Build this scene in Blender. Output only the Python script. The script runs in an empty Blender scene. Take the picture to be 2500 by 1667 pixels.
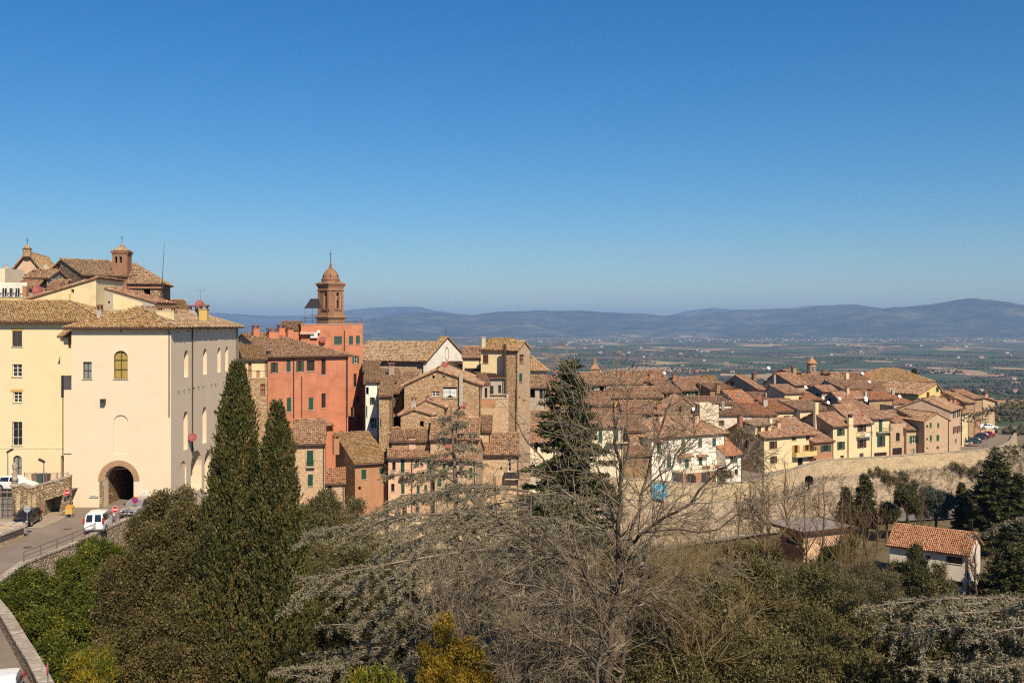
import bpy, math, random
import numpy as np
from mathutils import Vector

R = math.radians
rng = np.random.default_rng(7)
random.seed(7)
SC = bpy.context.scene
COL = SC.collection

# ------------------------------------------------------------------ camera
F, CX, HY = 2430.0, 1250.0, 793.0          # focal length, centre column and eye-level row of the 2500 px photograph
cam = bpy.data.objects.new('camera', bpy.data.cameras.new('camera'))
cam.data.sensor_width = 36.0
cam.data.lens = F * 36.0 / 2500.0
cam.data.shift_y = -(833.5 - HY) / 2500.0
cam.data.clip_start = 0.5
cam.data.clip_end = 90000.0
cam.location = (0, 0, 0)
cam.rotation_euler = (R(90), 0, 0)
COL.objects.link(cam)
SC.camera = cam

# ------------------------------------------------------------------ daylight
SUN_EL, SUN_AZ = 42.0, 23.0                # elevation; azimuth measured from straight behind the camera towards the right
world = bpy.data.worlds.new('World')
SC.world = world
world.use_nodes = True
wn = world.node_tree
bg = wn.nodes['Background']
sky = wn.nodes.new('ShaderNodeTexSky')
sky.sky_type = 'NISHITA'
sky.sun_disc = False
sky.sun_elevation = R(SUN_EL)
sky.sun_rotation = R(180.0 - SUN_AZ)
sky.altitude = 300.0
sky.air_density = 1.25
sky.dust_density = 0.05
sky.ozone_density = 10.0
hsv = wn.nodes.new('ShaderNodeHueSaturation')            # the photograph's slightly saturated blue, alike over the whole sky
hsv.inputs['Saturation'].default_value = 1.22
wn.links.new(sky.outputs[0], hsv.inputs['Color'])
wn.links.new(hsv.outputs[0], bg.inputs[0])
bg.inputs[1].default_value = 0.078
sd = bpy.data.lights.new('sun', 'SUN')
sd.energy = 5.0
sd.angle = R(0.53)
sd.color = (1.0, 0.86, 0.67)
sun = bpy.data.objects.new('sun', sd)
d_sun = Vector((math.sin(R(SUN_AZ)) * math.cos(R(SUN_EL)), -math.cos(R(SUN_AZ)) * math.cos(R(SUN_EL)), math.sin(R(SUN_EL))))
sun.rotation_euler = d_sun.to_track_quat('Z', 'Y').to_euler()
sun.location = d_sun * 60
COL.objects.link(sun)
HAZE_DENSITY = 4.4e-5
SC.view_settings.view_transform = 'Standard'
SC.view_settings.look = 'None'
SC.view_settings.exposure = 0.30
SC.view_settings.gamma = 1.0
SC.view_settings.use_curve_mapping = False
SC.render.engine = 'CYCLES'
SC.cycles.use_denoising = False
SC.cycles.filter_width = 1.15
SC.cycles.max_bounces = 5
SC.cycles.diffuse_bounces = 2
SC.cycles.glossy_bounces = 2
SC.cycles.transmission_bounces = 3
SC.cycles.transparent_max_bounces = 6
SC.cycles.volume_bounces = 0
SC.cycles.caustics_reflective = False
SC.cycles.caustics_refractive = False
SC.cycles.sample_clamp_indirect = 6.0

# ------------------------------------------------------------------ photo frames used when measuring
VIEW = {'1': (0, 560, 3.564), '2': (0, 960, 3.564), '3': (540, 600, 3.137), '4': (860, 780, 4.611), '5': (680, 1020, 3.675),
        '6': (1260, 840, 4.356), '7': (1720, 840, 4.9), '8': (2080, 840, 4.9), '9': (1560, 960, 6.533), 'A': (1240, 880, 9.8),
        'B': (1440, 880, 7.84), 'C': (1700, 880, 9.8), 'D': (1920, 880, 9.046), 'E': (2160, 900, 4.48), 'P': (0, 0, 1.0),
        'T': (740, 600, 7.84), 'G': (1840, 1120, 3.564), 'J': (1700, 1080, 2.671)}


def q(v, x, y):
    x0, y0, s = VIEW[v]
    return x0 + x / s, y0 + y / s


def at(px, py, d):
    """a point of the place: picture column and row, and its distance in metres along the view"""
    return Vector(((px - CX) / F * d, d, (HY - py) / F * d))


# ------------------------------------------------------------------ mesh helpers
def tag(o, label=None, cat=None, group=None, kind=None):
    if label: o['label'] = label
    if cat: o['category'] = cat
    if group: o['group'] = group
    if kind: o['kind'] = kind
    return o


def empty(name, loc=(0, 0, 0), rz=0.0, parent=None):
    o = bpy.data.objects.new(name, None)
    o.empty_display_size = 0.2
    o.location = loc
    o.rotation_euler = (0, 0, rz)
    o.parent = parent
    COL.objects.link(o)
    return o


def link(name, me, parent=None):
    o = bpy.data.objects.new(name, me)
    o.parent = parent
    COL.objects.link(o)
    return o


class MB:
    """collects faces of ONE mesh"""

    def __init__(self):
        self.v, self.f, self.m = [], [], []

    def add(self, pts, faces, mi=0):
        n = len(self.v)
        self.v += [tuple(p) for p in pts]
        self.f += [tuple(i + n for i in f) for f in faces]
        self.m += [mi] * len(faces)
        return self

    def quad(self, a, b, c, d, mi=0):
        return self.add((a, b, c, d), ((0, 1, 2, 3),), mi)

    def poly(self, pts, mi=0):
        return self.add(pts, (tuple(range(len(pts))),), mi)

    def box(self, x0, x1, y0, y1, z0, z1, mi=0):
        p = [(x0, y0, z0), (x1, y0, z0), (x1, y1, z0), (x0, y1, z0), (x0, y0, z1), (x1, y0, z1), (x1, y1, z1), (x0, y1, z1)]
        return self.add(p, ((0, 3, 2, 1), (4, 5, 6, 7), (0, 1, 5, 4), (1, 2, 6, 5), (2, 3, 7, 6), (3, 0, 4, 7)), mi)

    def hexa(self, p, mi=0):
        return self.add(p, ((0, 3, 2, 1), (4, 5, 6, 7), (0, 1, 5, 4), (1, 2, 6, 5), (2, 3, 7, 6), (3, 0, 4, 7)), mi)

    def slab(self, poly, n, t, mi=0):
        """polygon with thickness t against the normal n"""
        k = len(poly)
        top = [Vector(p) for p in poly]
        bot = [p - Vector(n) * t for p in top]
        fs = [tuple(range(k)), tuple(range(2 * k - 1, k - 1, -1))]
        fs += [(i, k + i, k + (i + 1) % k, (i + 1) % k) for i in range(k)]
        return self.add(top + bot, fs, mi)

    def tube(self, pts, rad, sides=6, mi=0, caps=True):
        pts = [Vector(p) for p in pts]
        if not hasattr(rad, '__len__'): rad = [rad] * len(pts)
        rings = []
        for i, p in enumerate(pts):
            t = (pts[min(i + 1, len(pts) - 1)] - pts[max(i - 1, 0)])
            t = t.normalized() if t.length > 1e-9 else Vector((0, 0, 1))
            a = t.orthogonal().normalized() if abs(t.z) > 0.95 else t.cross(Vector((0, 0, 1))).normalized()
            b = t.cross(a)
            rings.append([p + (a * math.cos(2 * math.pi * j / sides) + b * math.sin(2 * math.pi * j / sides)) * rad[i] for j in range(sides)])
        fs = []
        for i in range(len(pts) - 1):
            for j in range(sides):
                k = (j + 1) % sides
                fs.append((i * sides + j, i * sides + k, (i + 1) * sides + k, (i + 1) * sides + j))
        if caps:
            fs.append(tuple(range(sides - 1, -1, -1)))
            fs.append(tuple((len(pts) - 1) * sides + j for j in range(sides)))
        return self.add([p for r in rings for p in r], fs, mi)

    def lathe(self, prof, segs=12, c=(0, 0, 0), mi=0, ph=0.0, sq=None):
        """profile [(r,z)] turned about the vertical at c"""
        pts = []
        for r, z in prof:
            for j in range(segs):
                a = 2 * math.pi * j / segs + ph
                pts.append((c[0] + r * math.cos(a), c[1] + r * math.sin(a), c[2] + z))
        fs = []
        for i in range(len(prof) - 1):
            for j in range(segs):
                k = (j + 1) % segs
                fs.append((i * segs + j, i * segs + k, (i + 1) * segs + k, (i + 1) * segs + j))
        fs.append(tuple(range(segs - 1, -1, -1)))
        fs.append(tuple((len(prof) - 1) * segs + j for j in range(segs)))
        return self.add(pts, fs, mi)

    def mesh(self, name, mats, smooth=False):
        me = bpy.data.meshes.new(name)
        me.from_pydata([tuple(p) for p in self.v], [], self.f)
        if not isinstance(mats, (list, tuple)): mats = [mats]
        for m in mats: me.materials.append(m)
        if len(mats) > 1: me.polygons.foreach_set('material_index', self.m)
        if smooth: me.polygons.foreach_set('use_smooth', [True] * len(self.f))
        me.update()
        return me

    def build(self, name, mats, parent=None, smooth=False):
        return link(name, self.mesh(name, mats, smooth), parent)


def np_mesh(name, verts, faces, mat, tint=None, smooth=False):
    """verts (n,3), faces (m,k) arrays -> mesh, with a per-face float attribute 'tint'"""
    me = bpy.data.meshes.new(name)
    n, (m, k) = len(verts), faces.shape
    me.vertices.add(n)
    me.vertices.foreach_set('co', np.ascontiguousarray(verts, dtype=np.float32).ravel())
    me.loops.add(m * k)
    me.loops.foreach_set('vertex_index', np.ascontiguousarray(faces, dtype=np.int32).ravel())
    me.polygons.add(m)
    me.polygons.foreach_set('loop_start', np.arange(0, m * k, k, dtype=np.int32))
    me.polygons.foreach_set('loop_total', np.full(m, k, dtype=np.int32))
    me.materials.append(mat)
    me.update(calc_edges=True)
    if tint is not None:
        at_ = me.attributes.new('tint', 'FLOAT', 'FACE')
        at_.data.foreach_set('value', np.ascontiguousarray(tint, dtype=np.float32))
    if smooth: me.polygons.foreach_set('use_smooth', np.ones(m, dtype=bool))
    return me


# ------------------------------------------------------------------ procedural materials
MAT = {}


def new_mat(name, rough=0.85, spec=0.25):
    m = bpy.data.materials.new(name)
    m.use_nodes = True
    b = m.node_tree.nodes['Principled BSDF']
    b.inputs['Roughness'].default_value = rough
    b.inputs['Specular IOR Level'].default_value = spec
    MAT[name] = m
    return m, m.node_tree, b


def nd(nt, t, **kw):
    n = nt.nodes.new(t)
    for k, v in kw.items():
        if k in n.inputs: n.inputs[k].default_value = v
        else: setattr(n, k, v)
    return n


def ramp(nt, fac, stops, interp='LINEAR'):
    r = nt.nodes.new('ShaderNodeValToRGB')
    r.color_ramp.interpolation = interp
    e = r.color_ramp.elements
    while len(e) < len(stops): e.new(0.5)
    for i, (p, c) in enumerate(stops):
        e[i].position = p
        e[i].color = (*c, 1) if len(c) == 3 else c
    nt.links.new(fac, r.inputs[0])
    return r.outputs[0]


def mix(nt, fac, a, b, mode='MIX'):
    n = nt.nodes.new('ShaderNodeMix')
    n.data_type = 'RGBA'
    n.blend_type = mode
    for s, v in ((n.inputs[0], fac), (n.inputs[6], a), (n.inputs[7], b)):
        if isinstance(v, (int, float)): s.default_value = v
        elif isinstance(v, tuple): s.default_value = (*v, 1) if len(v) == 3 else v
        else: nt.links.new(v, s)
    return n.outputs[2]


def coords(nt, scale=(1, 1, 1), space='Object'):
    t = nt.nodes.new('ShaderNodeTexCoord')
    m = nt.nodes.new('ShaderNodeMapping')
    m.inputs['Scale'].default_value = scale
    nt.links.new(t.outputs[space], m.inputs[0])
    return m.outputs[0]


def noise(nt, vec, scale, detail=4, rough=0.6):
    n = nt.nodes.new('ShaderNodeTexNoise')
    n.inputs['Scale'].default_value = scale
    n.inputs['Detail'].default_value = detail
    n.inputs['Roughness'].default_value = rough
    nt.links.new(vec, n.inputs['Vector'])
    return n.outputs['Fac']


def bump(nt, b, h, strength, dist=0.05):
    n = nt.nodes.new('ShaderNodeBump')
    n.inputs['Strength'].default_value = strength
    n.inputs['Distance'].default_value = dist
    nt.links.new(h, n.inputs['Height'])
    nt.links.new(n.outputs[0], b.inputs['Normal'])


def mul(c, k): return tuple(min(1.0, x * k) for x in c)


def plaster(name, c, dirt=0.35, dark=(0.30, 0.22, 0.15), k=1.0):
    """painted render: patchy, with rain streaks and a fine grain"""
    m, nt, b = new_mat(name, 0.92, 0.12)
    v = coords(nt)
    big = noise(nt, v, 0.55, 5, 0.62)
    fine = noise(nt, v, 9.0, 4, 0.7)
    streak = noise(nt, coords(nt, (2.6, 2.6, 0.16)), 1.0, 4, 0.65)
    col = ramp(nt, big, [(0.28, mul(c, 1 - 0.17 * k)), (0.5, c), (0.72, mul(c, 1 + 0.10 * k))])
    col = mix(nt, ramp(nt, streak, [(0.55, (0, 0, 0)), (0.78, (dirt,) * 3)]), col, mix(nt, 0.5, col, dark))
    col = mix(nt, ramp(nt, fine, [(0.45, (0, 0, 0)), (0.75, (0.22,) * 3)]), col, mul(c, 0.72))
    nt.links.new(col, b.inputs['Base Color'])
    bump(nt, b, fine, 0.25, 0.03)
    return m


def stone(name, cols, mortar, scale=3.0, flat=1.6, depth=0.5, edge=0.06, weather=False):
    """rubble masonry: cells of differing stones in recessed mortar"""
    m, nt, b = new_mat(name, 0.95, 0.1)
    v0 = coords(nt, (1, 1, flat))
    wob = nt.nodes.new('ShaderNodeTexNoise')
    wob.inputs['Scale'].default_value = 2.0
    nt.links.new(v0, wob.inputs['Vector'])
    va = nt.nodes.new('ShaderNodeVectorMath'); va.operation = 'MULTIPLY_ADD'
    nt.links.new(wob.outputs['Color'], va.inputs[0]); va.inputs[1].default_value = (0.25,) * 3; nt.links.new(v0, va.inputs[2])
    vo = nd(nt, 'ShaderNodeTexVoronoi', Scale=scale); nt.links.new(va.outputs[0], vo.inputs['Vector'])
    ve = nd(nt, 'ShaderNodeTexVoronoi', feature='DISTANCE_TO_EDGE', Scale=scale); nt.links.new(va.outputs[0], ve.inputs['Vector'])
    sep = nt.nodes.new('ShaderNodeSeparateColor'); nt.links.new(vo.outputs['Color'], sep.inputs[0])
    n = len(cols)
    col = ramp(nt, sep.outputs[0], [(i / n, c) for i, c in enumerate(cols)], 'CONSTANT')
    big = noise(nt, coords(nt), 0.45, 4)
    col = mix(nt, ramp(nt, big, [(0.35, (0, 0, 0)), (0.7, (0.65,) * 3)]), col, mix(nt, 0.45, col, mortar))
    fine = noise(nt, coords(nt), 14.0, 3, 0.7)
    col = mix(nt, ramp(nt, fine, [(0.4, (0, 0, 0)), (0.7, (0.3,) * 3)]), col, mul(cols[0], 0.6))
    em = ramp(nt, ve.outputs['Distance'], [(0.0, (1, 1, 1)), (edge, (1, 1, 1)), (edge * 1.9, (0, 0, 0))])
    col = mix(nt, em, col, mortar)
    if weather:
        w1 = noise(nt, coords(nt, (0.35, 0.35, 0.9)), 1.0, 7, 0.75)
        col = mix(nt, ramp(nt, w1, [(0.50, (0, 0, 0)), (0.66, (0.75,) * 3)]), col, mix(nt, 0.6, col, (0.13, 0.105, 0.075)))
    nt.links.new(col, b.inputs['Base Color'])
    hh = ramp(nt, ve.outputs['Distance'], [(0.0, (0, 0, 0)), (0.25, (1, 1, 1))])
    bump(nt, b, mix(nt, 0.3, hh, fine), depth, 0.12)
    return m


def brick(name, c1, c2, mortar, dirt=0.4):
    m, nt, b = new_mat(name, 0.93, 0.1)
    t = nt.nodes.new('ShaderNodeTexCoord')
    sx = nt.nodes.new('ShaderNodeSeparateXYZ'); nt.links.new(t.outputs['Object'], sx.inputs[0])
    ad = nd(nt, 'ShaderNodeMath', operation='ADD'); nt.links.new(sx.outputs[0], ad.inputs[0]); nt.links.new(sx.outputs[1], ad.inputs[1])
    cb = nt.nodes.new('ShaderNodeCombineXYZ'); nt.links.new(ad.outputs[0], cb.inputs[0]); nt.links.new(sx.outputs[2], cb.inputs[1])
    br = nd(nt, 'ShaderNodeTexBrick', Scale=1.0)
    br.inputs['Brick Width'].default_value = 0.28; br.inputs['Row Height'].default_value = 0.075; br.inputs['Mortar Size'].default_value = 0.011
    br.inputs['Color1'].default_value = (*c1, 1); br.inputs['Color2'].default_value = (*c2, 1); br.inputs['Mortar'].default_value = (*mortar, 1)
    nt.links.new(cb.outputs[0], br.inputs['Vector'])
    big = noise(nt, coords(nt), 0.6, 5)
    fine = noise(nt, coords(nt), 6.0, 3)
    col = mix(nt, ramp(nt, big, [(0.4, (0, 0, 0)), (0.72, (dirt,) * 3)]), br.outputs['Color'], mul(c1, 0.55))
    col = mix(nt, ramp(nt, fine, [(0.5, (0, 0, 0)), (0.8, (0.4,) * 3)]), col, mortar)
    nt.links.new(col, b.inputs['Base Color'])
    bump(nt, b, fine, 0.3, 0.03)
    return m


def tinted(name, stops, rough=0.9, spec=0.15, patch=None, patch_scale=0.35, patch_amt=0.7, bumpy=0.0):
    """colour picked per tile or leaf by the face attribute 'tint', plus an optional patchy growth"""
    m, nt, b = new_mat(name, rough, spec)
    a = nt.nodes.new('ShaderNodeAttribute'); a.attribute_name = 'tint'
    col = ramp(nt, a.outputs['Fac'], stops)
    if patch:
        n1 = noise(nt, coords(nt), patch_scale, 5, 0.7)
        n2 = noise(nt, coords(nt), 3.5, 3, 0.7)
        mm = nd(nt, 'ShaderNodeMath', operation='MULTIPLY'); nt.links.new(n1, mm.inputs[0]); nt.links.new(n2, mm.inputs[1])
        col = mix(nt, ramp(nt, mm.outputs[0], [(0.20, (0, 0, 0)), (0.36, (patch_amt,) * 3)]), col, patch)
    nt.links.new(col, b.inputs['Base Color'])
    if bumpy: bump(nt, b, noise(nt, coords(nt), 20.0, 3), bumpy, 0.02)
    return m


def flat(name, c, rough=0.7, spec=0.3, metal=0.0, var=0.18, scale=4.0, emit=None):
    m, nt, b = new_mat(name, rough, spec)
    f = noise(nt, coords(nt), scale, 4, 0.65)
    nt.links.new(ramp(nt, f, [(0.3, mul(c, 1 - var)), (0.7, mul(c, 1 + var))]), b.inputs['Base Color'])
    b.inputs['Metallic'].default_value = metal
    return m


# walls
plaster('cream_big', (0.745, 0.60, 0.425), 0.14, (0.42, 0.32, 0.22), 0.3)
plaster('cream_left', (0.74, 0.60, 0.365), 0.2, (0.42, 0.32, 0.2), 0.35)
plaster('cream', (0.70, 0.57, 0.33), 0.3)
plaster('cream_pale', (0.74, 0.64, 0.45), 0.3)
plaster('yellow', (0.66, 0.50, 0.20), 0.35)
plaster('ochre', (0.60, 0.40, 0.13), 0.35)
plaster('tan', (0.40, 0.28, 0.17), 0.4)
plaster('pinkish', (0.58, 0.40, 0.27), 0.5)
plaster('peach', (0.66, 0.43, 0.27), 0.45)
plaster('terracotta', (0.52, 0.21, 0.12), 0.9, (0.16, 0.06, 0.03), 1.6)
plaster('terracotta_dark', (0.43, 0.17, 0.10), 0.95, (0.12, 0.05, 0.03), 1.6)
plaster('white_wall', (0.82, 0.75, 0.62), 0.3)
plaster('grey_wall', (0.33, 0.28, 0.22), 0.6)
plaster('grey_patch', (0.40, 0.35, 0.28), 0.7)
plaster('brown_wall', (0.30, 0.185, 0.10), 0.5)
plaster('house_white', (0.68, 0.60, 0.49), 0.4, (0.25, 0.2, 0.16))
ST = [(0.45, 0.30, 0.165), (0.36, 0.225, 0.12), (0.55, 0.41, 0.25), (0.29, 0.175, 0.095), (0.62, 0.49, 0.33), (0.41, 0.235, 0.125)]
stone('stone_brown', ST, (0.33, 0.215, 0.12), 4.2, 1.6, 0.35)
stone('stone_pale', [(0.60, 0.43, 0.265), (0.52, 0.355, 0.21), (0.68, 0.53, 0.36), (0.45, 0.285, 0.165), (0.62, 0.415, 0.26)], (0.46, 0.32, 0.20), 4.2, 1.6, 0.35)
stone('stone_dark', [(0.29, 0.175, 0.10), (0.36, 0.225, 0.125), (0.56, 0.46, 0.34), (0.23, 0.135, 0.08), (0.40, 0.235, 0.125)], (0.19, 0.12, 0.075), 3.0, 1.5, 0.4)
stone('stone_ramp', [(0.48, 0.36, 0.215), (0.40, 0.285, 0.165), (0.58, 0.45, 0.28), (0.32, 0.215, 0.125)], (0.15, 0.10, 0.055), 3.2, 2.0, 0.8, 0.045)
stone('stone_terrace', [(0.58, 0.45, 0.275), (0.50, 0.375, 0.22), (0.64, 0.51, 0.33), (0.42, 0.31, 0.19)], (0.44, 0.33, 0.20), 3.0, 2.0, 0.4, 0.04, True)
stone('stone_rough', [(0.47, 0.37, 0.26), (0.39, 0.295, 0.20), (0.56, 0.46, 0.345), (0.30, 0.22, 0.15), (0.50, 0.38, 0.25)], (0.36, 0.27, 0.18), 3.4, 1.1, 0.9, 0.045, True)
stone('stone_parapet', [(0.46, 0.385, 0.29), (0.39, 0.32, 0.24), (0.53, 0.45, 0.345)], (0.34, 0.275, 0.20), 1.6, 1.5, 0.5, 0.03, True)
brick('brick_tan', (0.47, 0.28, 0.155), (0.40, 0.225, 0.125), (0.42, 0.30, 0.19))
brick('brick_red', (0.33, 0.13, 0.07), (0.26, 0.10, 0.055), (0.36, 0.25, 0.17))
brick('brick_orange', (0.46, 0.21, 0.10), (0.38, 0.165, 0.08), (0.45, 0.31, 0.19))
brick('brick_tower', (0.33, 0.165, 0.095), (0.25, 0.12, 0.07), (0.36, 0.235, 0.145), 0.7)
# roof tiles
T_MIX = [(0.0, (0.13, 0.065, 0.035)), (0.22, (0.26, 0.135, 0.075)), (0.5, (0.41, 0.245, 0.15)), (0.78, (0.47, 0.31, 0.195)), (1.0, (0.54, 0.40, 0.28))]
tinted('tile_brown', T_MIX, patch=(0.33, 0.215, 0.11), patch_amt=0.45)
tinted('tile_rose', [(0.0, (0.15, 0.07, 0.04)), (0.25, (0.32, 0.15, 0.09)), (0.55, (0.41, 0.24, 0.145)), (0.8, (0.47, 0.305, 0.195)), (1.0, (0.55, 0.39, 0.28))], patch=(0.27, 0.165, 0.095), patch_amt=0.45)
tinted('tile_lichen', [(0.0, (0.16, 0.09, 0.045)), (0.25, (0.31, 0.185, 0.09)), (0.55, (0.43, 0.275, 0.145)), (1.0, (0.53, 0.40, 0.26))], patch=(0.47, 0.28, 0.04), patch_scale=0.6, patch_amt=0.5)
tinted('tile_grey', [(0.0, (0.14, 0.085, 0.05)), (0.25, (0.29, 0.18, 0.105)), (0.55, (0.42, 0.285, 0.175)), (1.0, (0.51, 0.385, 0.265))], patch=(0.37, 0.25, 0.10), patch_amt=0.35)
tinted('tile_orange', [(0.0, (0.24, 0.09, 0.04)), (0.3, (0.42, 0.18, 0.085)), (0.65, (0.46, 0.235, 0.13)), (1.0, (0.56, 0.345, 0.215))], patch=(0.35, 0.18, 0.085), patch_amt=0.4)
flat('deck_tile', (0.27, 0.155, 0.09), 0.95, 0.1, 0, 0.3, 2.5)
flat('soffit', (0.16, 0.095, 0.055), 0.9, 0.1)
# joinery, metal, glass
flat('green_shutter', (0.018, 0.085, 0.05), 0.55, 0.3)
flat('dark_green', (0.03, 0.075, 0.06), 0.6, 0.3)
flat('brown_shutter', (0.085, 0.035, 0.022), 0.6, 0.3)
flat('yellow_shutter', (0.52, 0.25, 0.04), 0.6, 0.3)
flat('grey_shutter', (0.075, 0.065, 0.06), 0.7, 0.3)
flat('blue_shutter', (0.05, 0.17, 0.22), 0.6, 0.3)
flat('red_door', (0.36, 0.14, 0.10), 0.6, 0.3)
flat('frame_white', (0.72, 0.68, 0.60), 0.6, 0.3)
flat('frame_brown', (0.10, 0.045, 0.03), 0.6, 0.3)
flat('sill', (0.50, 0.42, 0.31), 0.85, 0.2)
flat('pipe', (0.07, 0.04, 0.028), 0.5, 0.4)
flat('iron', (0.035, 0.03, 0.028), 0.5, 0.4)
flat('galvanised', (0.30, 0.29, 0.28), 0.45, 0.5, 0.5)
flat('rail_rust', (0.16, 0.11, 0.09), 0.6, 0.3)
flat('dish_white', (0.80, 0.78, 0.72), 0.5, 0.4)
flat('dish_red', (0.26, 0.05, 0.042), 0.55, 0.4)
flat('concrete', (0.42, 0.37, 0.30), 0.9, 0.15)
flat('dark_void', (0.012, 0.010, 0.009), 1.0, 0.0)  # near-black colour standing in for the unlit inside of openings
flat('bronze', (0.17, 0.19, 0.13), 0.6, 0.3, 0.4)
flat('curtain', (0.60, 0.62, 0.58), 0.9, 0.1)
m, nt, b = new_mat('glass', 0.08, 0.7)
b.inputs['Base Color'].default_value = (0.02, 0.023, 0.026, 1)
m, nt, b = new_mat('glass_amber', 0.25, 0.5)
b.inputs['Base Color'].default_value = (0.36, 0.27, 0.06, 1)
m, nt, b = new_mat('glass_pale', 0.2, 0.5)
b.inputs['Base Color'].default_value = (0.22, 0.24, 0.22, 1)

# ------------------------------------------------------------------ roofs of barrel tiles
def tile_block(O, U, V, N, us, v0, s, L, seed_t=None, hh=0.5):
    """arrays for barrel tiles: us, v0 = lateral and up-slope start of each tile"""
    k = len(us)
    if k == 0: return np.zeros((0, 3)), np.zeros((0, 4), int), np.zeros(0)
    O, U, V, N = (np.array(x, float) for x in (O, U, V, N))
    ju = rng.normal(0, 0.05 * s, k); jz = rng.normal(0, 0.018, k); jv = rng.normal(0, 0.05 * L, k)
    cs = np.array([-0.42, -0.24, 0.24, 0.42]) * s
    hs = np.array([0.0, hh, hh, 0.0]) * s
    out = np.zeros((k, 8, 3))
    for e in range(2):
        sc = 1.0 if e == 0 else 0.80
        vv = v0 + jv + (0 if e == 0 else L * 1.12)
        lift = 0.045 if e == 0 else 0.005
        tw = rng.normal(0, 0.03 * s, k)
        for j in range(4):
            uu = us + ju + cs[j] * sc + tw
            zz = hs[j] * sc + lift + jz
            out[:, e * 4 + j, :] = O + uu[:, None] * U + vv[:, None] * V + zz[:, None] * N
    base = (np.arange(k) * 8)[:, None]
    fa = np.concatenate([base + np.array([[j, j + 1, 4 + j + 1, 4 + j]]) for j in range(3)], 1).reshape(-1, 4)
    t = np.clip(rng.normal(0.5, 0.23, k), 0, 1)
    return out.reshape(-1, 3), fa, np.repeat(t, 3)


def tiles_on(polys, caps, s, L):
    """polys: [points] with the first edge the eave; caps: [(p, q)] ridge and hip lines"""
    VV, FF, TT, n = [], [], [], 0
    for P in polys:
        P = [Vector(p) for p in P]
        U = (P[1] - P[0]).normalized()
        N = U.cross(P[2] - P[0]).normalized()
        if N.z < 0: N = -N
        V = N.cross(U).normalized()
        if V.dot(P[2] - P[0]) < 0: V = -V
        uv = np.array([((p - P[0]).dot(U), (p - P[0]).dot(V)) for p in P])
        u0, u1 = uv[:, 0].min(), uv[:, 0].max()
        cnt = max(1, int(round((u1 - u0) / s)))
        st = (u1 - u0) / cnt
        us, vs = [], []
        for i in range(cnt):
            u = u0 + (i + 0.5) * st
            ys = []
            for j in range(len(uv)):
                (a0, b0), (a1, b1) = uv[j], uv[(j + 1) % len(uv)]
                if (a0 - u) * (a1 - u) <= 0 and abs(a1 - a0) > 1e-9:
                    ys.append(b0 + (b1 - b0) * (u - a0) / (a1 - a0))
            if len(ys) < 2: continue
            lo, hi = min(ys) - 0.06, max(ys)
            v = np.arange(lo, hi - 0.25 * L, L)
            us.append(np.full(len(v), u)); vs.append(v)
        if us:
            a, b, c = tile_block(P[0], U, V, N, np.concatenate(us), np.concatenate(vs), st, L)
            VV.append(a); FF.append(b + n); TT.append(c); n += len(a)
    for p, p2 in caps:
        p, p2 = Vector(p), Vector(p2)
        ln = (p2 - p).length
        if ln < 0.3: continue
        V = (p2 - p).normalized()
        U = V.cross(Vector((0, 0, 1))).normalized()
        N = U.cross(V)
        v = np.arange(0, ln - 0.1, 0.42)
        a, b, c = tile_block(p + N * 0.03, U, V, N, np.zeros(len(v)), v, 0.44, 0.42, hh=0.34)
        VV.append(a); FF.append(b + n); TT.append(c); n += len(a)
    return np.concatenate(VV), np.concatenate(FF), np.concatenate(TT)


SHUT = {'g': 'green_shutter', 'b': 'brown_shutter', 'y': 'yellow_shutter', 'k': 'grey_shutter', 't': 'blue_shutter', 'e': 'dark_green'}


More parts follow.
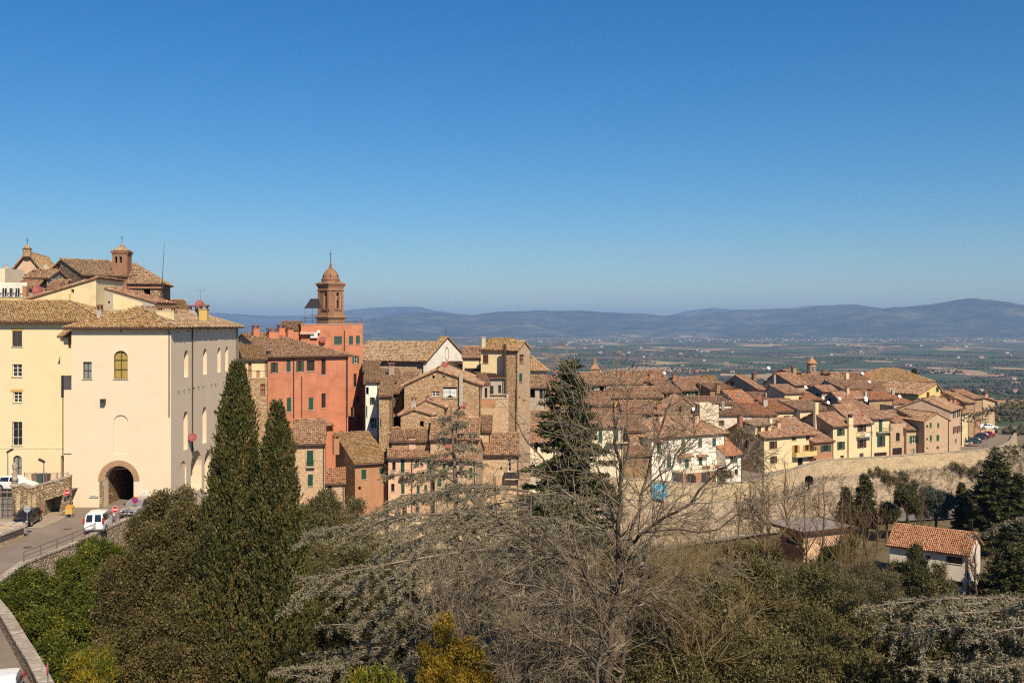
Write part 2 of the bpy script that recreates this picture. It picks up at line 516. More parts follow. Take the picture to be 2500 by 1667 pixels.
class House:
    def __init__(s, name, label, v, A, B, d, a, C=None, D=None, peak=None, rise=None, H=9.0, roof='ridge_x', wall='cream',
                 sides=None, tile='tile_brown', ov=0.45, vg=0.18, frac=0.5, cat='house', group=None, wins=(), Wm=None, hipf=1.0,
                 ts=None, gutter=True, recess=0.16, deck='deck_tile'):
        px, py = q(v, *A)
        s.v, s.d, s.name, s.label, s.cat, s.group, s.roof = v, d, name, label, cat, group, roof
        s.P = at(px, py, d)
        s.a = R(a)
        s.u = Vector((math.cos(s.a), math.sin(s.a), 0)); s.n = Vector((-math.sin(s.a), math.cos(s.a), 0))

        def along(dirv, zx):
            k = (q(v, zx, 0)[0] - CX) / F
            return (k * s.P.y - s.P.x) / (dirv.x - k * dirv.y)
        s.W = Wm if Wm else along(s.u, B)
        s.D = D if D else along(s.n, C)
        s.H = H
        s.frac = frac
        if peak is not None:
            if roof == 'ridge_y': w = s.P + s.u * (s.W * frac)
            elif roof == 'shed': w = s.P + s.n * s.D
            elif roof in ('shed_l', 'shed_r'): w = s.P + s.u * s.W
            else: w = s.P + s.n * (s.D * frac)
            pk = at(0, q(v, 0, peak)[1], w.y).z
            rise = abs(pk - s.P.z)
        s.rise = rise or 0.0
        if roof == 'shed' and C is None: s.rise = max(s.rise, 0.24 * s.D)
        s.org = s.P - Vector((0, 0, H))
        s.root = empty(name, s.org, s.a)
        tag(s.root, label, cat, group)
        s.wall, s.sides, s.tile, s.ov, s.vg, s.hipf = wall, sides or {}, tile, ov, vg, hipf
        s.ts = ts or ((0.24, 0.42) if d < 165 else (0.30, 0.60))
        s.gutter, s.rec, s.deck = gutter, recess, deck
        s.holes = {'f': [], 'l': [], 'r': [], 'k': []}
        for w in wins: s.win(*w)

    # -- measuring
    def hit(s, side, zx, zy, v=None):
        px, py = q(v or s.v, zx, zy)
        r = Vector(((px - CX) / F, 1.0, (HY - py) / F))
        if side in 'fk': nn, o = s.n, s.P + (s.n * s.D if side == 'k' else Vector())
        elif side == 'l': nn, o = s.u, s.P
        else: nn, o = s.u, s.P + s.u * s.W
        t = o.dot(nn) / r.dot(nn)
        p = r * t - s.P
        return (p.dot(s.u) if side in 'fk' else p.dot(s.n)), p.z + s.H

    def win(s, side, x0, y0, x1, y1, st, arch=False, v=None):
        ua, za = s.hit(side, x0, y0, v); ub, zb = s.hit(side, x1, y1, v)
        uc, zc = s.hit(side, (x0 + x1) / 2, y0, v); ud, zd = s.hit(side, (x0 + x1) / 2, y1, v)
        s.rect(side, min(ua, ub), max(ua, ub), min(zc, zd), max(zc, zd), st, arch)

    def rect(s, side, u0, u1, z0, z1, st, arch=False):
        lim = s.W if side in 'fk' else s.D
        o = dict(u0=u0, u1=u1, z0=max(z0, 0.05), z1=z1, st=st, arch=arch)
        if len(st) == 1 and st in 'GBYKTE':
            w = u1 - u0
            o['u0'], o['u1'] = u0 + 0.26 * w, u1 - 0.26 * w
            o['leaf'] = 0.26 * w
        o['u0'] = max(o['u0'], 0.06); o['u1'] = min(o['u1'], lim - 0.06)
        if o['u1'] - o['u0'] < 0.12 or o['z1'] - o['z0'] < 0.12: return
        if o['z1'] > s.top(side, (o['u0'] + o['u1']) / 2) - 0.05: o['z1'] = s.top(side, (o['u0'] + o['u1']) / 2) - 0.08
        if o['z1'] - o['z0'] < 0.12: return
        for h in s.holes[side]:
            if h['u0'] < o['u1'] and o['u0'] < h['u1'] and h['z0'] < o['z1'] and o['z0'] < h['z1']: return
        s.holes[side].append(o)

    def topline(s, side):
        H, r, f = s.H, s.rise, s.frac
        L = s.W if side in 'fk' else s.D
        t = s.roof
        if t == 'ridge_x' and side in 'lr' or t == 'hip_r' and side == 'l': return [(0, H), (L * f, H + r), (L, H)]
        if t == 'ridge_y' and side in 'fk': return [(0, H), (L * f, H + r), (L, H)]
        if t == 'shed': return {'f': [(0, H), (L, H)], 'k': [(0, H + r), (L, H + r)]}.get(side, [(0, H), (L, H + r)])
        if t == 'shed_l': return {'l': [(0, H), (L, H)], 'r': [(0, H + r), (L, H + r)]}.get(side, [(0, H), (L, H + r)])
        if t == 'shed_r': return {'l': [(0, H), (L, H)], 'r': [(0, H - r), (L, H - r)]}.get(side, [(0, H), (L, H - r)])
        return [(0, H), (L, H)]

    def top(s, side, u):
        tl = s.topline(side)
        for (a, za), (b, zb) in zip(tl, tl[1:]):
            if a <= u <= b: return za + (zb - za) * (u - a) / max(b - a, 1e-9)
        return tl[-1][1]

    def frame(s, side):
        X, Y = Vector((1, 0, 0)), Vector((0, 1, 0))
        if side == 'f': return Vector((0, 0, 0)), X, -Y
        if side == 'k': return Vector((0, s.D, 0)), X, Y
        if side == 'l': return Vector((0, 0, 0)), Y, -X
        return Vector((s.W, 0, 0)), Y, X

    def pt(s, side, u, z, dep=0.0):
        O, U, N = s.frame(side)
        return O + U * u + Vector((0, 0, z)) - N * dep

    def sbox(s, mb, side, u0, u1, z0, z1, d0, d1, mi=0):
        p = [s.pt(side, u0, z0, d0), s.pt(side, u1, z0, d0), s.pt(side, u1, z0, d1), s.pt(side, u0, z0, d1)]
        p += [x + Vector((0, 0, z1 - z0)) for x in p]
        return mb.hexa(p, mi)

    # -- walls with real openings
    def walls(s):
        mb = MB()
        mats = [MAT[s.sides.get('f', s.wall)], MAT[s.sides.get('l', s.wall)], MAT[s.sides.get('r', s.wall)], MAT[s.sides.get('k', s.wall)]]
        for mi, side in enumerate('flrk'):
            L = s.W if side in 'fk' else s.D
            hs = s.holes[side]
            cuts = {0.0, L} | {u for u, z in s.topline(side)}
            for h in hs:
                cuts |= {h['u0'], h['u1']}
                if h['arch']:
                    c, r = (h['u0'] + h['u1']) / 2, (h['u1'] - h['u0']) / 2
                    h['arc'] = lambda u, c=c, r=r, h=h: h['z1'] - min(r, h['z1'] - h['z0'] - 0.05) * (1 - math.sqrt(max(0, 1 - ((u - c) / r) ** 2)))
                    h['us'] = [c + r * math.cos(math.pi * i / 10) for i in range(10, -1, -1)]
                    cuts |= set(h['us'])
                else:
                    h['arc'] = lambda u, h=h: h['z1']
                    h['us'] = [h['u0'], h['u1']]
            cu = sorted(cuts)
            flip = side in 'lk'

            def qd(a, b, c, e):
                mb.quad(*((a, e, c, b) if flip else (a, b, c, e)), mi)
            for ua, ub in zip(cu, cu[1:]):
                if ub - ua < 1e-6: continue
                um = (ua + ub) / 2
                zs = [(0.0, 0.0)]
                for h in sorted((h for h in hs if h['u0'] - 1e-6 < um < h['u1'] + 1e-6), key=lambda h: h['z0']):
                    la, lb = zs[-1]
                    if h['z0'] > 0.06 or la > 0: qd(s.pt(side, ua, la), s.pt(side, ub, lb), s.pt(side, ub, h['z0']), s.pt(side, ua, h['z0']))
                    zs.append((h['arc'](ua), h['arc'](ub)))
                la, lb = zs[-1]
                qd(s.pt(side, ua, la), s.pt(side, ub, lb), s.pt(side, ub, s.top(side, ub)), s.pt(side, ua, s.top(side, ua)))
            for h in hs:
                dp = h.get('deep', 0.9 if h['st'] == 'd' else s.rec + 0.12)
                h['dp'] = dp
                us = h['us']
                zz = [h['arc'](u) for u in us]
                mb.quad(s.pt(side, us[0], h['z0']), s.pt(side, us[-1], h['z0']), s.pt(side, us[-1], h['z0'], dp), s.pt(side, us[0], h['z0'], dp), mi)
                mb.quad(s.pt(side, us[0], h['z0']), s.pt(side, us[0], zz[0]), s.pt(side, us[0], zz[0], dp), s.pt(side, us[0], h['z0'], dp), mi)
                mb.quad(s.pt(side, us[-1], h['z0']), s.pt(side, us[-1], zz[-1]), s.pt(side, us[-1], zz[-1], dp), s.pt(side, us[-1], h['z0'], dp), mi)
                for i in range(len(us) - 1):
                    mb.quad(s.pt(side, us[i], zz[i]), s.pt(side, us[i + 1], zz[i + 1]), s.pt(side, us[i + 1], zz[i + 1], dp), s.pt(side, us[i], zz[i], dp), mi)
                if h['st'] in ('x', 'blind'):
                    for i in range(len(us) - 1):
                        mb.quad(s.pt(side, us[i], h['z0'], dp), s.pt(side, us[i + 1], h['z0'], dp), s.pt(side, us[i + 1], zz[i + 1], dp), s.pt(side, us[i], zz[i], dp), mi)
        return mb.build('wall', mats, s.root)

    def leaf(s, side, u0, u1, z0, z1, d0, d1, mat, parent, fine):
        mb = MB()
        if not fine:
            s.sbox(mb, side, u0, u1, z0, z1, d0, d1)
        else:
            t = 0.05
            s.sbox(mb, side, u0, u0 + t, z0, z1, d0, d1); s.sbox(mb, side, u1 - t, u1, z0, z1, d0, d1)
            s.sbox(mb, side, u0 + t, u1 - t, z0, z0 + t, d0, d1); s.sbox(mb, side, u0 + t, u1 - t, z1 - t, z1, d0, d1)
            n = max(4, int((z1 - z0) / 0.085))
            for i in range(n):
                z = z0 + t + (z1 - z0 - 2 * t) * i / n
                s.sbox(mb, side, u0 + t, u1 - t, z + 0.012, z + 0.065, d0 + 0.012, d1 - 0.008)
        return mb.build('shutter', MAT[mat], parent)

    def windows(s):
        fine = s.d < 128
        for side in 'flr':
            for h in s.holes[side]:
                st, u0, u1, z0, z1 = h['st'], h['u0'], h['u1'], h['z0'], h['z1']
                if st in ('x', 'blind', 'open'): continue
                rc = s.rec
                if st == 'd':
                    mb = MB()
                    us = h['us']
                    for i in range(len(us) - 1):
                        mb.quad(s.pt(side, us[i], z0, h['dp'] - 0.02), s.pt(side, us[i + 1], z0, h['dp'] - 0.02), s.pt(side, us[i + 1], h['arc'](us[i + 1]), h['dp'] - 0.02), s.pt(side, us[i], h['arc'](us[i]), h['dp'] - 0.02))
                    mb.build('opening', MAT['dark_void'], s.root)  # black sheet closing the recess in place of a dark interior
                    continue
                fm = 'frame_white' if st in ('w', 'W') or st[0] in 'G' and (int(u0 * 7) % 3 == 0) else 'frame_brown'
                mb = MB(); t = 0.06
                if not h['arch']:
                    s.sbox(mb, side, u0, u0 + t, z0, z1, rc, rc + 0.07); s.sbox(mb, side, u1 - t, u1, z0, z1, rc, rc + 0.07)
                    s.sbox(mb, side, u0 + t, u1 - t, z0, z0 + t, rc, rc + 0.07); s.sbox(mb, side, u0 + t, u1 - t, z1 - t, z1, rc, rc + 0.07)
                else:
                    us = h['us']
                    s.sbox(mb, side, u0, u0 + t, z0, h['arc'](u0 + 0.01), rc, rc + 0.07); s.sbox(mb, side, u1 - t, u1, z0, h['arc'](u1 - 0.01), rc, rc + 0.07)
                    s.sbox(mb, side, u0 + t, u1 - t, z0, z0 + t, rc, rc + 0.07)
                    for i in range(len(us) - 1):
                        a, b2 = us[i], us[i + 1]; za, zb = h['arc'](a), h['arc'](b2)
                        mb.quad(s.pt(side, a, za, rc), s.pt(side, b2, zb, rc), s.pt(side, b2, zb - t * 1.4, rc), s.pt(side, a, za - t * 1.4, rc))
                if u1 - u0 > 0.5:
                    um = (u0 + u1) / 2
                    s.sbox(mb, side, um - 0.035, um + 0.035, z0 + t, z1 - t if not h['arch'] else h['arc'](um) - 0.05, rc - 0.004, rc + 0.06)
                nb = 2 if st in ('w', 'W', 'amber') else (1 if z1 - z0 > 1.1 else 0)
                if st == 'grid': nb = 3
                for i in range(nb):
                    zz = z0 + (z1 - z0) * (i + 1) / (nb + 1)
                    s.sbox(mb, side, u0 + t, u1 - t, zz - 0.025, zz + 0.025, rc - 0.002, rc + 0.05)
                if st == 'grid':
                    for i in range(1, 6):
                        uu = u0 + (u1 - u0) * i / 6
                        s.sbox(mb, side, uu - 0.02, uu + 0.02, z0 + t, z1 - t, rc - 0.003, rc + 0.05)
                wo = mb.build('window', MAT[fm], s.root)
                pm = MB()
                us = h['us'] if h['arch'] else [u0, u1]
                for i in range(len(us) - 1):
                    pm.quad(s.pt(side, us[i], z0, rc + 0.08), s.pt(side, us[i + 1], z0, rc + 0.08), s.pt(side, us[i + 1], h['arc'](us[i + 1]), rc + 0.08), s.pt(side, us[i], h['arc'](us[i]), rc + 0.08))
                gm = {'amber': 'glass_amber', 'pale': 'glass_pale', 'p': 'red_door', 'o': 'frame_brown'}.get(st, 'glass')
                pm.build('pane', MAT[gm], wo)
                if st == 'c':
                    for sg in (0, 1):
                        cm = MB(); n = 7
                        for i in range(n):
                            f0, f1 = i / n, (i + 1) / n
                            wv = (u1 - u0) * 0.46
                            x0, x1 = (u0 + 0.05 + wv * f0, u0 + 0.05 + wv * f1) if sg == 0 else (u1 - 0.05 - wv * f0, u1 - 0.05 - wv * f1)
                            zb0, zb1 = z0 + 0.08 + 0.6 * max(0, f0 - 0.55), z0 + 0.08 + 0.6 * max(0, f1 - 0.55)
                            dd = (0.02, 0.06)
                            cm.quad(s.pt(side, x0, zb0, rc + dd[i % 2] - 0.03), s.pt(side, x1, zb1, rc + dd[(i + 1) % 2] - 0.03), s.pt(side, x1, z1 - 0.25, rc + dd[(i + 1) % 2] - 0.03), s.pt(side, x0, z1 - 0.25, rc + dd[i % 2] - 0.03))
                        cm.build('curtain', MAT['curtain'], wo)
                if st in SHUT:
                    um = (u0 + u1) / 2
                    s.leaf(side, u0 + 0.01, um - 0.008, z0 + 0.02, z1 - 0.02, 0.03, 0.09, SHUT[st[0]], wo, fine)
                    s.leaf(side, um + 0.008, u1 - 0.01, z0 + 0.02, z1 - 0.02, 0.03, 0.09, SHUT[st[0]], wo, fine)
                elif 'leaf' in h:
                    lw = h['leaf']; mt = SHUT[st.lower()]
                    s.leaf(side, u0 - lw, u0 - 0.01, z0, z1, -0.065, -0.008, mt, wo, fine)
                    s.leaf(side, u1 + 0.01, u1 + lw, z0, z1, -0.065, -0.008, mt, wo, fine)
                sm = MB()
                s.sbox(sm, side, u0 - 0.08, u1 + 0.08, z0 - 0.08, z0 - 0.002, -0.09, 0.10)
                sm.build('sill', MAT['sill'], wo)

    # -- roof
    def planes(s):
        W, D, H, r, f, o, g = s.W, s.D, s.H, s.rise, s.frac, s.ov, s.vg
        P = []; caps = []
        if s.roof == 'ridge_x':
            k1, k2 = r / (D * f), r / (D * (1 - f)); y = D * f
            P = [[(-g, -o, H - o * k1), (W + g, -o, H - o * k1), (W + g, y, H + r), (-g, y, H + r)],
                 [(W + g, D + o, H - o * k2), (-g, D + o, H - o * k2), (-g, y, H + r), (W + g, y, H + r)]]
            caps = [((-g, y, H + r), (W + g, y, H + r))]
        elif s.roof == 'ridge_y':
            k1, k2 = r / (W * f), r / (W * (1 - f)); x = W * f
            P = [[(-o, D + g, H - o * k1), (-o, -g, H - o * k1), (x, -g, H + r), (x, D + g, H + r)],
                 [(W + o, -g, H - o * k2), (W + o, D + g, H - o * k2), (x, D + g, H + r), (x, -g, H + r)]]
            caps = [((x, -g, H + r), (x, D + g, H + r))]
        elif s.roof == 'shed':
            k = r / D
            P = [[(-g, -o, H - o * k), (W + g, -o, H - o * k), (W + g, D + g, H + r + g * k), (-g, D + g, H + r + g * k)]]
        elif s.roof == 'shed_l':
            k = r / W
            P = [[(-o, D + g, H - o * k), (-o, -g, H - o * k), (W + g, -g, H + r + g * k), (W + g, D + g, H + r + g * k)]]
        elif s.roof == 'shed_r':
            k = r / W
            P = [[(W + o, -g, H - r - o * k), (W + o, D + g, H - r - o * k), (-g, D + g, H + g * k), (-g, -g, H + g * k)]]
        elif s.roof == 'hip_r':
            i = D / 2 * s.hipf; y = D / 2; ze = H - o * r / (D / 2)
            a, b = (-g, y, H + r), (W - i, y, H + r)
            c = [(-g, -o, ze), (W + o, -o, ze), (W + o, D + o, ze), (-g, D + o, ze)]
            P = [[c[0], c[1], b, a], [c[1], c[2], b], [c[2], c[3], a, b]]
            caps = [(a, b), (c[1], b), (c[2], b)]
        elif s.roof == 'hip':
            if W >= D:
                i = min(D / 2 * s.hipf, W / 2 - 0.05); ze = H - o * r / (D / 2)
                a, b = (i, D / 2, H + r), (W - i, D / 2, H + r)
                c = [(-o, -o, ze), (W + o, -o, ze), (W + o, D + o, ze), (-o, D + o, ze)]
                P = [[c[0], c[1], b, a], [c[1], c[2], b], [c[2], c[3], a, b], [c[3], c[0], a]]
            else:
                i = min(W / 2 * s.hipf, D / 2 - 0.05); ze = H - o * r / (W / 2)
                a, b = (W / 2, i, H + r), (W / 2, D - i, H + r)
                c = [(-o, -o, ze), (W + o, -o, ze), (W + o, D + o, ze), (-o, D + o, ze)]
                P = [[c[0], c[1], a], [c[1], c[2], b, a], [c[2], c[3], b], [c[3], c[0], a, b]]
            caps = [(a, b), (c[0], a), (c[1], a if W < D else b), (c[2], b), (c[3], b if W < D else a)]
        return P, caps

    def roofing(s):
        if s.roof == 'none': s.ro = s.root; return
        if s.roof == 'flat':
            mb = MB()
            mb.box(0.25, s.W - 0.25, 0.25, s.D - 0.25, s.H - 0.8, s.H - 0.5)
            s.ro = mb.build('roof', MAT['concrete'], s.root)
            cp = MB()
            for (x0, x1, y0, y1) in ((-0.06, s.W + 0.06, -0.06, 0.3), (-0.06, s.W + 0.06, s.D - 0.3, s.D + 0.06), (-0.06, 0.3, 0.3, s.D - 0.3), (s.W - 0.3, s.W + 0.06, 0.3, s.D - 0.3)):
                cp.box(x0, x1, y0, y1, s.H + 0.002, s.H + 0.1)
            cp.build('coping', MAT['sill'], s.root)
            s.P3 = []
            return
        P, caps = s.planes()
        mb = MB(); up = []
        for p in P:
            pv = [Vector(x) for x in p]
            nn = (pv[1] - pv[0]).cross(pv[2] - pv[0]).normalized()
            if nn.z < 0: nn = -nn
            pv = [x + nn * 0.13 for x in pv]
            up.append(pv)
            mb.slab(pv, nn, 0.12)
        s.P3 = up
        s.ro = mb.build('roof', MAT[s.deck], s.root)
        caps = [(Vector(a) + Vector((0, 0, 0.13)), Vector(b) + Vector((0, 0, 0.13))) for a, b in caps]
        if isinstance(s.tile, (list, tuple)):
            jobs = [([up[i]], caps if i == 0 else [], s.tile[min(i, len(s.tile) - 1)]) for i in range(len(up))]
        else: jobs = [(up, caps, s.tile)]
        for u_, c_, m_ in jobs:
            va, fa, ta = tiles_on(u_, c_, *s.ts)
            t = link('roof_tiles', np_mesh('roof_tiles', va, fa, MAT[m_], ta), s.ro)
            t['kind'] = 'stuff'
        if s.gutter and s.roof in ('ridge_x', 'shed', 'hip', 'hip_r'):
            z = P[0][0][2] + 0.02
            g = MB(); g.tube([(P[0][0][0], P[0][0][1] - 0.03, z), (P[0][1][0], P[0][1][1] - 0.03, z)], 0.07, 5)
            g.build('gutter', MAT['pipe'], s.root)
            g = MB(); x = s.W - 0.15
            g.tube([(x, -s.ov, z), (x, -0.1, z - 0.45), (x, -0.1, max(0, s.H - 9))], 0.055, 5)
            g.build('downpipe', MAT['pipe'], s.root)

    def done(s):
        s.walls(); s.windows(); s.roofing()
        return s

    # -- things fixed to the house
    def on_roof(s, zx, zy, k=0, v=None):
        """local point where the sight line meets roof slope k"""
        px, py = q(v or s.v, zx, zy)
        r = Vector(((px - CX) / F, 1.0, (HY - py) / F))
        pv = s.P3[k]
        nl = (pv[1] - pv[0]).cross(pv[2] - pv[0]).normalized()
        nw = s.u * nl.x + s.n * nl.y + Vector((0, 0, nl.z))
        ow = s.org + s.u * pv[0].x + s.n * pv[0].y + Vector((0, 0, pv[0].z))
        t = ow.dot(nw) / r.dot(nw)
        p = r * t - s.org
        return Vector((p.dot(s.u), p.dot(s.n), p.z))

    def chimney(s, zx, zy, w=0.7, h=1.3, mat='pinkish', k=0, v=None, dp=None, pot=True):
        p = s.on_roof(zx, zy, k, v)
        dp = dp or w * 0.8
        mb = MB()
        mb.box(p.x - w / 2, p.x + w / 2, p.y - dp / 2, p.y + dp / 2, p.z - 0.9, p.z + h)
        mb.box(p.x - w / 2 - 0.06, p.x + w / 2 + 0.06, p.y - dp / 2 - 0.06, p.y + dp / 2 + 0.06, p.z + h, p.z + h + 0.07)
        c = mb.build('chimney', MAT[mat], s.ro)
        if pot:
            m2 = MB()
            z = p.z + h + 0.07
            for sx in (-1, 1):
                for sy in (-1, 1):
                    m2.box(p.x + sx * w * 0.36 - 0.06, p.x + sx * w * 0.36 + 0.06, p.y + sy * dp * 0.36 - 0.06, p.y + sy * dp * 0.36 + 0.06, z, z + 0.28)
            x0, x1, y0, y1 = p.x - w * 0.62, p.x + w * 0.62, p.y - dp * 0.62, p.y + dp * 0.62
            z += 0.28
            m2.add([(x0, y0, z), (x1, y0, z), (x1, y1, z), (x0, y1, z), (x0, p.y, z + 0.22), (x1, p.y, z + 0.22)],
                   ((0, 1, 5, 4), (2, 3, 4, 5), (0, 4, 3), (1, 2, 5), (3, 2, 1, 0)))
            m2.build('chimney_cap', MAT['tile_rose'], c)
        return c

    def dish(s, zx, zy, r=0.45, mat='dish_white', off=0.9, k=0, side=None, v=None):
        if side:
            u_, z_ = s.hit(side, zx, zy, v)
            c = s.pt(side, u_, z_, -0.45)
            foot = s.pt(side, u_, z_ - 0.3, 0)
        else:
            c = s.on_roof(zx, zy, k, v); foot = c - Vector((0, 0, 0.3)); c = c + Vector((0, 0, off))
        r *= 0.85
        fw = Vector((0.25, -0.85, 0.45)).normalized()
        f = Vector((fw.dot(s.u), fw.dot(s.n), fw.z))
        mb = MB(); rings = []
        a = f.orthogonal().normalized(); b = f.cross(a)
        n = 14
        pts = []
        for rr, dz in ((0.02, -0.16), (0.5, -0.12), (0.82, -0.05), (1.0, 0.0)):
            for j in range(n):
                t = 2 * math.pi * j / n
                pts.append(c + (a * math.cos(t) + b * math.sin(t)) * rr * r + f * dz * r * 1.4)
        fs = [(i * n + j, i * n + (j + 1) % n, (i + 1) * n + (j + 1) % n, (i + 1) * n + j) for i in range(3) for j in range(n)]
        mb.add(pts, fs)
        o = mb.build('satellite_dish', MAT[mat], s.root, smooth=True)
        m2 = MB()
        bk = c - f * 0.2 * r
        m2.tube([foot, Vector((foot.x, foot.y, bk.z)) * 0.5 + bk * 0.5, bk], 0.025, 4)
        m2.tube([c - Vector((0, 0, r * 0.9)), c + f * r * 0.9 - Vector((0, 0, r * 0.3))], 0.015, 4)
        m2.build('dish_arm', MAT['galvanised'], o)
        return o

    def antenna(s, zx, zy, h=2.5, k=0, v=None, bars=True):
        p = s.on_roof(zx, zy, k, v)
        mb = MB()
        mb.tube([p - Vector((0, 0, 0.3)), p + Vector((0, 0, h))], 0.022, 4)
        if bars:
            t = p + Vector((0, 0, h - 0.1))
            mb.tube([t - Vector((0.6, 0, 0)), t + Vector((0.6, 0, 0.05))], 0.014, 4)
            for i in range(6):
                x = -0.55 + i * 0.22
                mb.tube([t + Vector((x, -0.3, 0)), t + Vector((x, 0.3, 0))], 0.010, 3)
        return mb.build('antenna', MAT['galvanised'], s.root)

    def skylight(s, x0, y0, x1, y1, k=0, v=None):
        pv = s.P3[k]
        U = (pv[1] - pv[0]).normalized(); nn = U.cross(pv[2] - pv[0]).normalized()
        if nn.z < 0: nn = -nn
        V = nn.cross(U)
        c = s.on_roof((x0 + x1) / 2, (y0 + y1) / 2, k, v)
        w, h = 0.55, 0.6
        mb = MB(); base = [c + U * a + V * b2 + nn * 0.16 for a, b2 in ((-w, -h), (w, -h), (w, h), (-w, h))]
        mb.slab(base, nn, 0.2)
        o = mb.build('skylight', MAT['iron'], s.ro)
        MB().poly([c + U * a * 0.85 + V * b2 * 0.85 + nn * 0.17 for a, b2 in ((-w, -h), (w, -h), (w, h), (-w, h))]).build('pane', MAT['glass_pale'], o)
        return o

    def balcony(s, x0, y0, x1, y1, side='f', v=None, dep=1.0, rail=0.95, solid=None):
        """x0,y0 top-left of the railing, x1,y1 lower right at the slab"""
        ua, za = s.hit(side, x0, y1, v); ub, zb = s.hit(side, x1, y1, v)
        z = (za + zb) / 2
        mb = MB(); s.sbox(mb, side, ua, ub, z, z + 0.14, -dep, 0.0)
        o = mb.build('balcony', MAT['sill'], s.root)
        r = MB()
        if solid:
            s.sbox(r, side, ua, ub, z + 0.14, z + rail, -dep, -dep + 0.06)
            s.sbox(r, side, ua, ua + 0.06, z + 0.14, z + rail, -dep + 0.06, 0.0); s.sbox(r, side, ub - 0.06, ub, z + 0.14, z + rail, -dep + 0.06, 0.0)
        else:
            s.sbox(r, side, ua, ub, z + rail, z + rail + 0.04, -dep, -dep + 0.04)
            s.sbox(r, side, ua, ua + 0.04, z + rail, z + rail + 0.04, -dep + 0.04, 0); s.sbox(r, side, ub - 0.04, ub, z + rail, z + rail + 0.04, -dep + 0.04, 0)
            n = max(4, int((ub - ua) / 0.14))
            for i in range(n + 1):
                u = ua + (ub - ua - 0.02) * i / n
                s.sbox(r, side, u, u + 0.02, z + 0.14, z + rail, -dep + 0.005, -dep + 0.025)
        r.build('railing', MAT[solid or 'iron'], o)
        return o

    def awning(s, x0, y, x1, side='f', v=None, dep=0.9):
        ua, za = s.hit(side, x0, y, v); ub, zb = s.hit(side, x1, y, v)
        z = (za + zb) / 2
        p = [s.pt(side, ua, z - 0.35, -dep), s.pt(side, ub, z - 0.35, -dep), s.pt(side, ub, z, 0.0), s.pt(side, ua, z, 0.0)]
        nn = (p[1] - p[0]).cross(p[2] - p[0]).normalized()
        if nn.z < 0: nn = -nn
        mb = MB(); mb.slab([Vector(x) + nn * 0.05 for x in p], nn, 0.06)
        o = mb.build('canopy', MAT['soffit'], s.root)
        va, fa, ta = tiles_on([[x + nn * 0.05 for x in p]], [], 0.24, 0.42)
        t = link('canopy_tiles', np_mesh('canopy_tiles', va, fa, MAT[s.tile if isinstance(s.tile, str) else s.tile[0]], ta), o); t['kind'] = 'stuff'
        return o

    def pipe(s, zx, y0, y1, side='f', r=0.06, mat='pipe', v=None, off=0.1):
        u_, za = s.hit(side, zx, y0, v); _, zb = s.hit(side, zx, y1, v)
        mb = MB(); mb.tube([s.pt(side, u_, za, -off), s.pt(side, u_, zb, -off)], r, 6)
        return mb.build('downpipe', MAT[mat], s.root)

    def piece(s, name, mat, parent=None):
        """context for adding a bespoke part in house coordinates"""
        mb = MB()
        mb.to = lambda: mb.build(name, MAT[mat] if isinstance(mat, str) else mat, parent or s.root)
        return mb

# ================================================================== the setting
def fbm(x, y, seed=0, octv=4, base=1.0):
    """smooth value noise, vectorised"""
    x = np.asarray(x, float); y = np.asarray(y, float)
    out = np.zeros(np.broadcast(x, y).shape); amp = 1.0; tot = 0
    for o in range(octv):
        f = base * 2 ** o
        X, Y = x * f, y * f
        xi, yi = np.floor(X).astype(np.int64), np.floor(Y).astype(np.int64)
        fx, fy = X - xi, Y - yi
        fx, fy = fx * fx * (3 - 2 * fx), fy * fy * (3 - 2 * fy)

        def h(i, j):
            n = (i * 374761393 + j * 668265263 + (seed + o * 17) * 1274126177) & 0x7fffffff
            n = ((n ^ (n >> 13)) * 1103515245 + 12345) & 0x7fffffff
            n = (n ^ (n >> 11)) & 0xffff
            return n / 65535.0
        out += amp * ((h(xi, yi) * (1 - fx) + h(xi + 1, yi) * fx) * (1 - fy) + (h(xi, yi + 1) * (1 - fx) + h(xi + 1, yi + 1) * fx) * fy)
        tot += amp; amp *= 0.5
    return out / tot * 2 - 1


LOW = np.array([  # x, y, z of the slope and the lower road
    (0, 10, -8), (0, 20, -12.5), (0, 32, -18.5), (0, 45, -23.5), (0, 60, -27.5), (0, 80, -31), (0, 100, -33), (0, 125, -35), (10, 150, -36.6), (20, 170, -36.7), (0, 165, -36),
    (40, 170, -36.9), (60, 180, -36.9), (80, 185, -36.9), (100, 190, -36.9), (30, 140, -37.2), (55, 140, -36.6), (62, 132, -37), (62, 120, -37), (85, 150, -36.6),
    (20, 20, -13), (20, 32, -19), (20, 45, -24.5), (25, 60, -29), (35, 85, -33), (40, 105, -35.5), (60, 60, -28), (60, 90, -34), (90, 90, -34), (110, 140, -36), (130, 190, -37), (125, 215, -37),
    (-14, 30, -20), (-15, 45, -25.5), (-16, 60, -28), (-18, 80, -29.5), (-18, 98, -29.5), (-22, 108, -27), (-30, 110, -25), (-5, 115, -31),
    (-24.5, 52, -21.5), (-30, 62, -21.5), (-34, 72, -22.5), (-34.5, 84, -22.5), (-33.5, 95, -22.0), (-32, 104, -21.5),
    (-26, 60, -25), (-28, 75, -26), (-28, 90, -25.5), (-27, 102, -24.5),
    (-40, 60, -19.3), (-45, 80, -19.3), (-42, 95, -19.3), (-45, 110, -19.5), (-55, 90, -19.3), (-30, 44, -20.2), (-24, 38, -20.0), (-70, 80, -19), (-60, 120, -18), (-35, 118, -21), (-30, 135, -22), (-60, 150, -19),
    (0, 200, -33), (40, 230, -33), (80, 260, -36), (130, 260, -39), (-40, 200, -26), (0, 260, -36), (60, 300, -42), (150, 300, -45), (-60, 300, -45), (180, 200, -40), (160, 120, -36), (120, 60, -28)], float)


